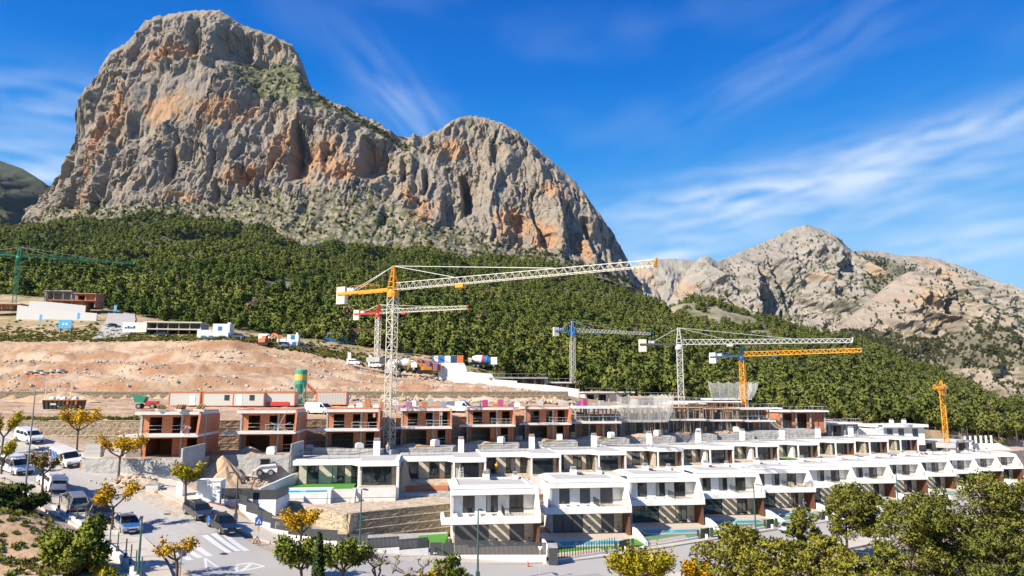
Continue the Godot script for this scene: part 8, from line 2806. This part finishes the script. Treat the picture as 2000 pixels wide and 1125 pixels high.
func make_near_plants() -> void:
	var pine_a := leaf_mat(0.215, 0.225, 0.05)
	var pine_b := leaf_mat(0.26, 0.25, 0.05)
	var pine_c := leaf_mat(0.16, 0.18, 0.045)
	var yellow := leaf_mat(0.58, 0.36, 0.025)
	var yel_green := leaf_mat(0.40, 0.34, 0.03)
	var olive := leaf_mat(0.17, 0.20, 0.04)
	var dark := leaf_mat(0.05, 0.075, 0.022)
	# the grove right of the street: base, height, width, seed, leaf, lowest limb
	var ord := ["first", "second", "third", "fourth", "fifth", "sixth", "seventh", "eighth", "ninth", "tenth", "eleventh", "twelfth", "thirteenth", "fourteenth", "fifteenth", "sixteenth"]
	var grove := [[1425, 62.0, 1028, 6.6, pine_b, 0.10, "bushy pale pine before the third front villa, leftmost of the grove"], [1490, 58.0, 1058, 5.6, pine_b, 0.08, "low pale pine at the bottom edge, second from the left in the grove"],
		[1547, 74.0, 995, 3.6, pine_a, 0.25, "slender pine beside the pale blue car"], [1590, 66.0, 1045, 4.6, pine_b, 0.15, "short pine below the slender one"],
		[1636, 84.0, 948, 5.2, pine_a, 0.32, "tall open pine with a bare trunk before the sixth front villa"], [1692, 84.0, 962, 3.9, pine_a, 0.35, "thin pine with a bare trunk before the seventh front villa"],
		[1752, 70.0, 972, 6.6, pine_a, 0.12, "broad dark pine right of the thin one"], [1800, 74.0, 962, 5.4, pine_c, 0.15, "dark pine behind the broad one"],
		[1848, 72.0, 1000, 5.6, pine_c, 0.12, "dark full pine before the tenth front villa"], [1905, 74.0, 928, 6.8, pine_a, 0.12, "largest pine of the grove, near the right edge"],
		[1955, 76.0, 945, 6.0, pine_c, 0.12, "dark pine right of the largest one"], [2000, 72.0, 935, 6.4, pine_a, 0.15, "pine cut by the right edge"], [2040, 76.0, 950, 6.4, pine_c, 0.15, "pine mostly beyond the right edge"],
		[1935, 62.0, 1040, 5.0, pine_c, 0.05, "low dark pine under the largest one"], [1700, 64.0, 1060, 3.4, pine_a, 0.08, "small bushy pine on bare earth between the trunks"], [1640, 58.0, 1085, 4.4, pine_b, 0.05, "bushy pine at the bottom edge below the tall open one"]]
	var k := 0
	for p in grove:
		var x: float = (p[0] - 1000.0) / 1370.0 * p[1] * 0.985
		var base := on(x, -p[1], 0.0)
		var rise: float = 16.0 + tan(atan((562.5 - p[2]) / 1370.0) + 0.1518) * p[1] * 1.0
		var h: float = clampf(rise - base.y, 2.5, 13.0)
		var near: bool = p[1] < 70.0
		var built := pine_crown(700 + k, h, p[3], 62 if p[3] > 5.0 else 42, 95 if near else 85, p[5], 0.205)
		make_pine("pine", p[6], base, 0.3 * k, built, p[4])
		k += 1
	# low scrub under the grove
	for q in 12:
		var x := [22.0, 27.0, 33.0, 38.0, 43.0, 49.0, 54.0, 35.0, 46.0, 57.0, 62.0, 30.0][q] as float
		var z := [-56.0, -60.0, -64.0, -71.0, -66.0, -72.0, -64.0, -58.0, -60.0, -70.0, -78.0, -66.0][q] as float
		bush("scrub_bush", "low olive scrub under the pine grove, %s counted from the left" % ord[q], on(x, z, 0.0), rng.randf_range(1.0, 1.9), rng.randf_range(0.8, 1.7), pine_b if q % 2 == 0 else olive, 420, 750 + q, 0.3, "scrub under the grove")
	# trees along the streets
	street_tree("yellow street tree behind the blue-swirled van, before the stone wall", on(-58.5, -96.5, 0.1), 6.2, 4.4, yellow, 9, 801, "street trees", 5)
	street_tree("yellow-green street tree before the left brick shell", on(-47.0, -86.2, 0.1), 5.4, 4.6, yellow, 9, 802, "street trees")
	street_tree("small yellow-green street tree behind the dark estate car", on(-36.0, -80.0, 0.1), 4.9, 3.0, yel_green, 10, 803, "street trees")
	street_tree("leaning street tree with yellow tufts beside the silver-blue hatchback", on(-38.6, -70.4, 0.1), 4.6, 3.6, yellow, 9, 804, "street trees", 3)
	street_tree("brownish nearly bare street tree behind the rear-facing small van", on(-50.2, -77.4, 0.1), 4.6, 2.9, leaf_mat(0.26, 0.20, 0.08), 6, 805, "street trees", 4)
	street_tree("half-bare yellow tree at the lower left corner by the give-way sign", Vector3(-26.66, 1.24, -58.5), 3.9, 3.2, yellow, 3, 806, "street trees", 4)
	street_tree("yellow tree before the stone baskets facing the junction", Vector3(-19.65, 1.46, -68), 4.0, 3.4, yellow, 9, 807, "street trees", 4)
	street_tree("yellow-green tree cut by the left edge above the white vans", Vector3(-65.34, 7.73, -92), 6.4, 3.2, yel_green, 9, 808, "street trees")
	street_tree("small yellow-green tree cut by the left edge beside the lamp", Vector3(-59.43, 6.41, -84), 4.4, 3.0, yel_green, 8, 809, "street trees")
	street_tree("full yellow-green tree at the bottom edge before the second front villa", on(10.8, -61.5, 0.0), 5.0, 4.8, yel_green, 20, 810, "street trees", 6)
	street_tree("small round yellow tree on the near pavement, left of the grove", on(15.9, -63.0, 0.0), 3.9, 2.3, yellow, 14, 811, "street trees", 5)
	# lower edge: green tree, cypress, bare trees
	street_tree("green-leaved tree left of the cypress at the bottom edge", Vector3(-17.1, -0.12, -60), 4.5, 3.8, olive, 12, 812, "trees at the lower edge", 5, 0.28)
	street_tree("green-leaved tree right of the cypress at the bottom edge", Vector3(-13.77, -0.32, -60), 4.6, 3.8, olive, 9, 813, "trees at the lower edge", 5, 0.28)
	bare_tree("twisted bare tree at the bottom edge behind the green lamp", Vector3(-11, -0.12, -60), 4.6, 4.4, leaf_mat(0.28, 0.26, 0.06), 814, 2)
	bare_tree("wide bare tree with pale twigs before the first front villa", Vector3(-7.68, -0.12, -60), 4.8, 5.4, leaf_mat(0.28, 0.24, 0.12), 815, 3)
	var cy := thing("cypress", "narrow dark cypress at the bottom edge", "tree", Vector3(-14.75, 0.59, -56))
	var r := RandomNumberGenerator.new()
	r.seed = 61
	var cg := Geo.new()
	cg.colored = true
	for q in 1500:
		var t := r.randf()
		var a := r.randf() * TAU
		var rad := 0.62 * pow(1.0 - t, 0.7) * minf(1.0, t * 8.0 + 0.3) * r.randf_range(0.55, 1.0)
		spray(cg, Vector3(cos(a) * rad, t * 4.9, sin(a) * rad), Vector3(cos(a) * 0.5, 0.9, sin(a) * 0.5).normalized(), r.randf_range(0.16, 0.3), r, 2)
	part(cy, "foliage", cg, leaf_mat(0.055, 0.085, 0.03))
	var ct := Geo.new()
	ct.tube([Vector3(0, -0.5, 0), Vector3(0, 4.3, 0)], [0.1, 0.02], 6)
	part(cy, "trunk", ct, M.bark)
	bush("garden_bush", "dark green bush at the bottom edge right of the wide bare tree", Vector3(-4.94, -0.05, -62), 1.5, 2.6, olive, 900, 821, 0.26)
	bush("garden_bush", "low yellow-green bush at the bottom edge below the bare trees", Vector3(-6.55, -0.11, -61), 1.1, 1.7, yel_green, 600, 822, 0.26)
	# left bank
	bush("bank_tree", "big dark green shrub on the lower left bank", Vector3(-33.39, 2.47, -56), 2.4, 4.5, olive, 3200, 831, 0.3)
	bush("bank_tree", "dark shrub mass at the left edge below the vans", Vector3(-49.32, 5.28, -70), 3.0, 2.0, dark, 1300, 832, 0.3)
	bush("bank_tree", "dark shrub right of the left-edge mass, below the vans", Vector3(-46.74, 5.09, -70), 2.2, 1.4, dark, 900, 833, 0.28)
	for q in 4:
		var p: Vector3 = [Vector3(-30.7, 3.03, -55.5), Vector3(-29.23, 2.79, -54.5), Vector3(-33.2, 3.68, -58), Vector3(-35.05, 4.06, -60), Vector3(-36.94, 4.49, -62), Vector3(-41.77, 5.09, -66), Vector3(-42.96, 5.31, -66), Vector3(-31.2, 3.51, -57), Vector3(-28.47, 2.38, -54)][q]
		bush("bank_bush", "green bush on the grassy left bank, %s counted from the left" % ord[q], on(p.x, p.z, 0.0), rng.randf_range(0.7, 1.2), rng.randf_range(0.5, 1.0), yel_green if q % 3 == 0 else olive, 380, 840 + q, 0.24, "bushes on the left bank")
	# tufts of weeds on the upper ground and the bank
	var tuft := Geo.new()
	tuft.colored = true
	for q in 26: spray(tuft, Vector3(r.randf_range(-0.3, 0.3), 0.0, r.randf_range(-0.3, 0.3)), Vector3(r.randfn() * 0.4, 1.0, r.randfn() * 0.4).normalized(), r.randf_range(0.25, 0.6), r, 1)
	var lists := [[]]
	for q in 3500:
		var b := rng.randf_range(-0.8, 0.0)
		var d := -float(table(dirt_top, b).z) + absf(rng.randfn()) * 14.0
		var x := b * d
		lists[0].append([Transform3D(Basis(Vector3.UP, rng.randf() * TAU).scaled(Vector3.ONE * rng.randf_range(0.5, 1.8)), Vector3(x, upper_y(x, -d), -d)), Color(0.22, 0.20, 0.06).lerp(Color(0.11, 0.13, 0.04), rng.randf())])
	for q in 280:
		var p := Vector3(rng.randf_range(-58.0, -32.0), 0, 0)
		p.z = -76.0 + (p.x + 50.0) * 0.95 + rng.randf_range(1.0, 9.0)
		lists[0].append([Transform3D(Basis(Vector3.UP, rng.randf() * TAU).scaled(Vector3.ONE * rng.randf_range(0.4, 1.0)), on(p.x, p.z, -0.05)), Color(0.24, 0.22, 0.07).lerp(Color(0.10, 0.14, 0.04), rng.randf())])
	for q in 500:
		var x := rng.randf_range(-75.0, -45.0)
		var z := cut_z(x) - rng.randf_range(0.5, 3.0)
		lists[0].append([Transform3D(Basis(Vector3.UP, rng.randf() * TAU).scaled(Vector3.ONE * rng.randf_range(0.4, 1.1)), Vector3(x, upper_y(x, z), z)), Color(0.24, 0.22, 0.07).lerp(Color(0.10, 0.14, 0.04), rng.randf())])
	scatter("weeds", [tuft.mesh(leaf_mat(1, 1, 1))], lists, "yellowish weeds and grass on the banks and bare edges", "grass")


# ---------------------------------------------------------------- people
func seg_dist(p: Vector3, a: Vector3, b: Vector3, ra: float, rb: float) -> float:
	var ab := b - a
	var t := clampf((p - a).dot(ab) / maxf(ab.length_squared(), 1e-6), 0.0, 1.0)
	return p.distance_to(a + ab * t) - lerpf(ra, rb, t)

func figure(label: String, at: Vector3, turn: float, bones: Array) -> void:
	# bones: [from, to, radius, radius, colour]; one skin through surface nets
	var cell := 0.03
	var lo := Vector3.ONE * 99.0
	var hi := Vector3.ONE * -99.0
	for b in bones:
		for k in 2:
			lo = lo.min(b[k] - Vector3.ONE * (b[2 + k] + 0.08))
			hi = hi.max(b[k] + Vector3.ONE * (b[2 + k] + 0.08))
	var nx := int((hi.x - lo.x) / cell) + 2
	var ny := int((hi.y - lo.y) / cell) + 2
	var nz := int((hi.z - lo.z) / cell) + 2
	var f := PackedFloat32Array()
	f.resize(nx * ny * nz)
	for z in nz:
		for y in ny:
			for x in nx:
				var p := lo + Vector3(x, y, z) * cell
				var d := 9.0
				for b in bones:
					var e := seg_dist(p, b[0], b[1], b[2], b[3])
					var h := clampf(0.5 + 0.5 * (e - d) / 0.045, 0.0, 1.0)
					d = lerpf(e, d, h) - 0.045 * h * (1.0 - h)
				f[x + nx * (y + ny * z)] = d
	var g := Geo.new()
	g.colored = true
	var at_cell := {}
	for z in nz - 1:
		for y in ny - 1:
			for x in nx - 1:
				var s := Vector3.ZERO
				var c := 0
				for e in [[0, 0, 0, 1, 0, 0], [0, 1, 0, 1, 1, 0], [0, 0, 1, 1, 0, 1], [0, 1, 1, 1, 1, 1], [0, 0, 0, 0, 1, 0], [1, 0, 0, 1, 1, 0], [0, 0, 1, 0, 1, 1], [1, 0, 1, 1, 1, 1], [0, 0, 0, 0, 0, 1], [1, 0, 0, 1, 0, 1], [0, 1, 0, 0, 1, 1], [1, 1, 0, 1, 1, 1]]:
					var a := f[x + e[0] + nx * (y + e[1] + ny * (z + e[2]))]
					var b := f[x + e[3] + nx * (y + e[4] + ny * (z + e[5]))]
					if (a < 0.0) != (b < 0.0):
						var t := a / (a - b)
						s += Vector3(e[0], e[1], e[2]).lerp(Vector3(e[3], e[4], e[5]), t)
						c += 1
				if c > 0: at_cell[Vector3i(x, y, z)] = lo + (Vector3(x, y, z) + s / c) * cell
	for key in at_cell:
		for ax in 3:
			var d1 := Vector3i.ZERO
			var u := Vector3i.ZERO
			var v := Vector3i.ZERO
			d1[ax] = 1
			u[(ax + 1) % 3] = 1
			v[(ax + 2) % 3] = 1
			var o: Vector3i = key
			var q: Vector3i = o + d1
			var fa := f[o.x + nx * (o.y + ny * o.z)]
			var fb := f[q.x + nx * (q.y + ny * q.z)]
			if (fa < 0.0) == (fb < 0.0): continue
			if not (at_cell.has(o - u) and at_cell.has(o - v) and at_cell.has(o - u - v)): continue
			var p := [at_cell[o], at_cell[o - u], at_cell[o - u - v], at_cell[o - v]]
			var mid: Vector3 = (p[0] + p[2]) * 0.5
			var best := 9.0
			for b in bones:
				var e := seg_dist(mid, b[0], b[1], b[2], b[3])
				if e < best:
					best = e
					g.col = b[4]
			if fa < 0.0: g.quad(p[0], p[1], p[2], p[3])
			else: g.quad(p[3], p[2], p[1], p[0])
	var m := mat(1, 1, 1, 0.9)
	m.vertex_color_use_as_albedo = true
	solo("person", g, m, label, "person", at, turn)

func standing(top: Color, legs: Color, hat: Color, bend: float, step: float) -> Array:
	# a working person: bend is how far the trunk leans forward, step how far the feet are apart
	var skin := Color(0.40, 0.24, 0.16)
	var shoe := Color(0.04, 0.035, 0.03)
	var hip := Vector3(0, 0.93 - bend * 0.12, -bend * 0.22)
	var ch := hip + Vector3(0, cos(bend) * 0.46, sin(bend) * 0.46)
	var nk := hip + Vector3(0, cos(bend) * 0.58, sin(bend) * 0.58)
	var hd := nk + Vector3(0, cos(bend * 0.8) * 0.16, sin(bend * 0.8) * 0.16 + 0.02)
	var b := [[hip, hip.lerp(ch, 0.5), 0.145, 0.14, top], [hip.lerp(ch, 0.4), ch, 0.14, 0.165, top], [ch, nk, 0.1, 0.06, skin], [hd + Vector3(0, -0.04, 0.01), hd + Vector3(0, 0.04, -0.01), 0.085, 0.1, skin], [hd + Vector3(0, 0.07, 0), hd + Vector3(0, 0.1, 0), 0.105, 0.08, hat], [hd + Vector3(0, -0.01, 0.09), hd + Vector3(0, -0.03, 0.115), 0.02, 0.012, skin]]
	for s in [-1, 1]:
		var kn := Vector3(s * 0.12, 0.5, step * 0.5 * s + 0.06)
		var an := Vector3(s * 0.13, 0.09, step * s)
		b.append([hip + Vector3(s * 0.09, -0.02, 0), kn, 0.1, 0.07, legs])
		b.append([kn, an, 0.068, 0.048, legs])
		b.append([an + Vector3(0, -0.05, -0.03), an + Vector3(0, -0.055, 0.15), 0.045, 0.038, shoe])
		var sh: Vector3 = ch + Vector3(s * 0.19, 0.03, 0)
		var el: Vector3 = sh + Vector3(s * 0.06, -0.27, 0.06 + bend * 0.1)
		var wr: Vector3 = el + Vector3(-s * 0.02, -0.19, 0.16)
		b.append([ch + Vector3(s * 0.1, 0.04, 0), sh, 0.085, 0.065, top])
		b.append([sh, el, 0.058, 0.045, top])
		b.append([el, wr, 0.042, 0.032, skin])
		b.append([wr, wr + Vector3(0, -0.05, 0.06), 0.036, 0.03, skin])
		b.append([wr + Vector3(0, -0.05, 0.06), wr + Vector3(s * 0.01, -0.11, 0.08), 0.024, 0.016, skin])
	return b

func make_people() -> void:
	var blue := Color(0.05, 0.09, 0.20)
	figure("person in a pink top bending on the balcony of the left brick shell", Vector3(-42.0, 11.03, -92.6), -1.3, standing(Color(0.45, 0.28, 0.32), Color(0.16, 0.18, 0.24), Color(0.35, 0.12, 0.10), 1.25, 0.18))
	figure("person in dark trousers standing on the roof of the pool villa", Vector3(-17.6, 7.62, -101.6), 0.4, standing(Color(0.42, 0.40, 0.38), blue, Color(0.3, 0.28, 0.26), 0.25, 0.16))
	figure("person in red standing before the third single-storey villa", Vector3(-3.6, 4.3, -110.0), 2.6, standing(Color(0.42, 0.05, 0.04), Color(0.20, 0.06, 0.05), Color(0.3, 0.05, 0.04), 0.35, 0.14))
	figure("person in a yellow vest and blue helmet before the third single-storey villa", Vector3(-2.4, 4.3, -109.4), 2.9, standing(Color(0.65, 0.36, 0.02), Color(0.55, 0.30, 0.03), Color(0.10, 0.25, 0.55), 0.5, 0.14))
	figure("person in dark clothes on the terrace of the fifth front villa", Vector3(47.5, -2.28, -118.2), 0.5, standing(Color(0.05, 0.06, 0.10), Color(0.06, 0.10, 0.22), Color(0.04, 0.03, 0.03), 0.05, 0.06))
	var u := up_on(Vector3(-24.2, 14.22, -140))
	figure("person in a yellow vest among the pallets behind the third brick shell", u + Vector3(-21.5, 0, 0) * 0.0, 0.3, standing(Color(0.55, 0.45, 0.06), blue, Color(0.55, 0.5, 0.4), 0.1, 0.12))
	u = up_on(Vector3(-23.96, 15.35, -156))
	figure("person in a yellow vest by the low stone wall right of the conveyor", u, 0.3, standing(Color(0.55, 0.5, 0.06), Color(0.2, 0.2, 0.2), Color(0.6, 0.6, 0.6), 0.1, 0.12))
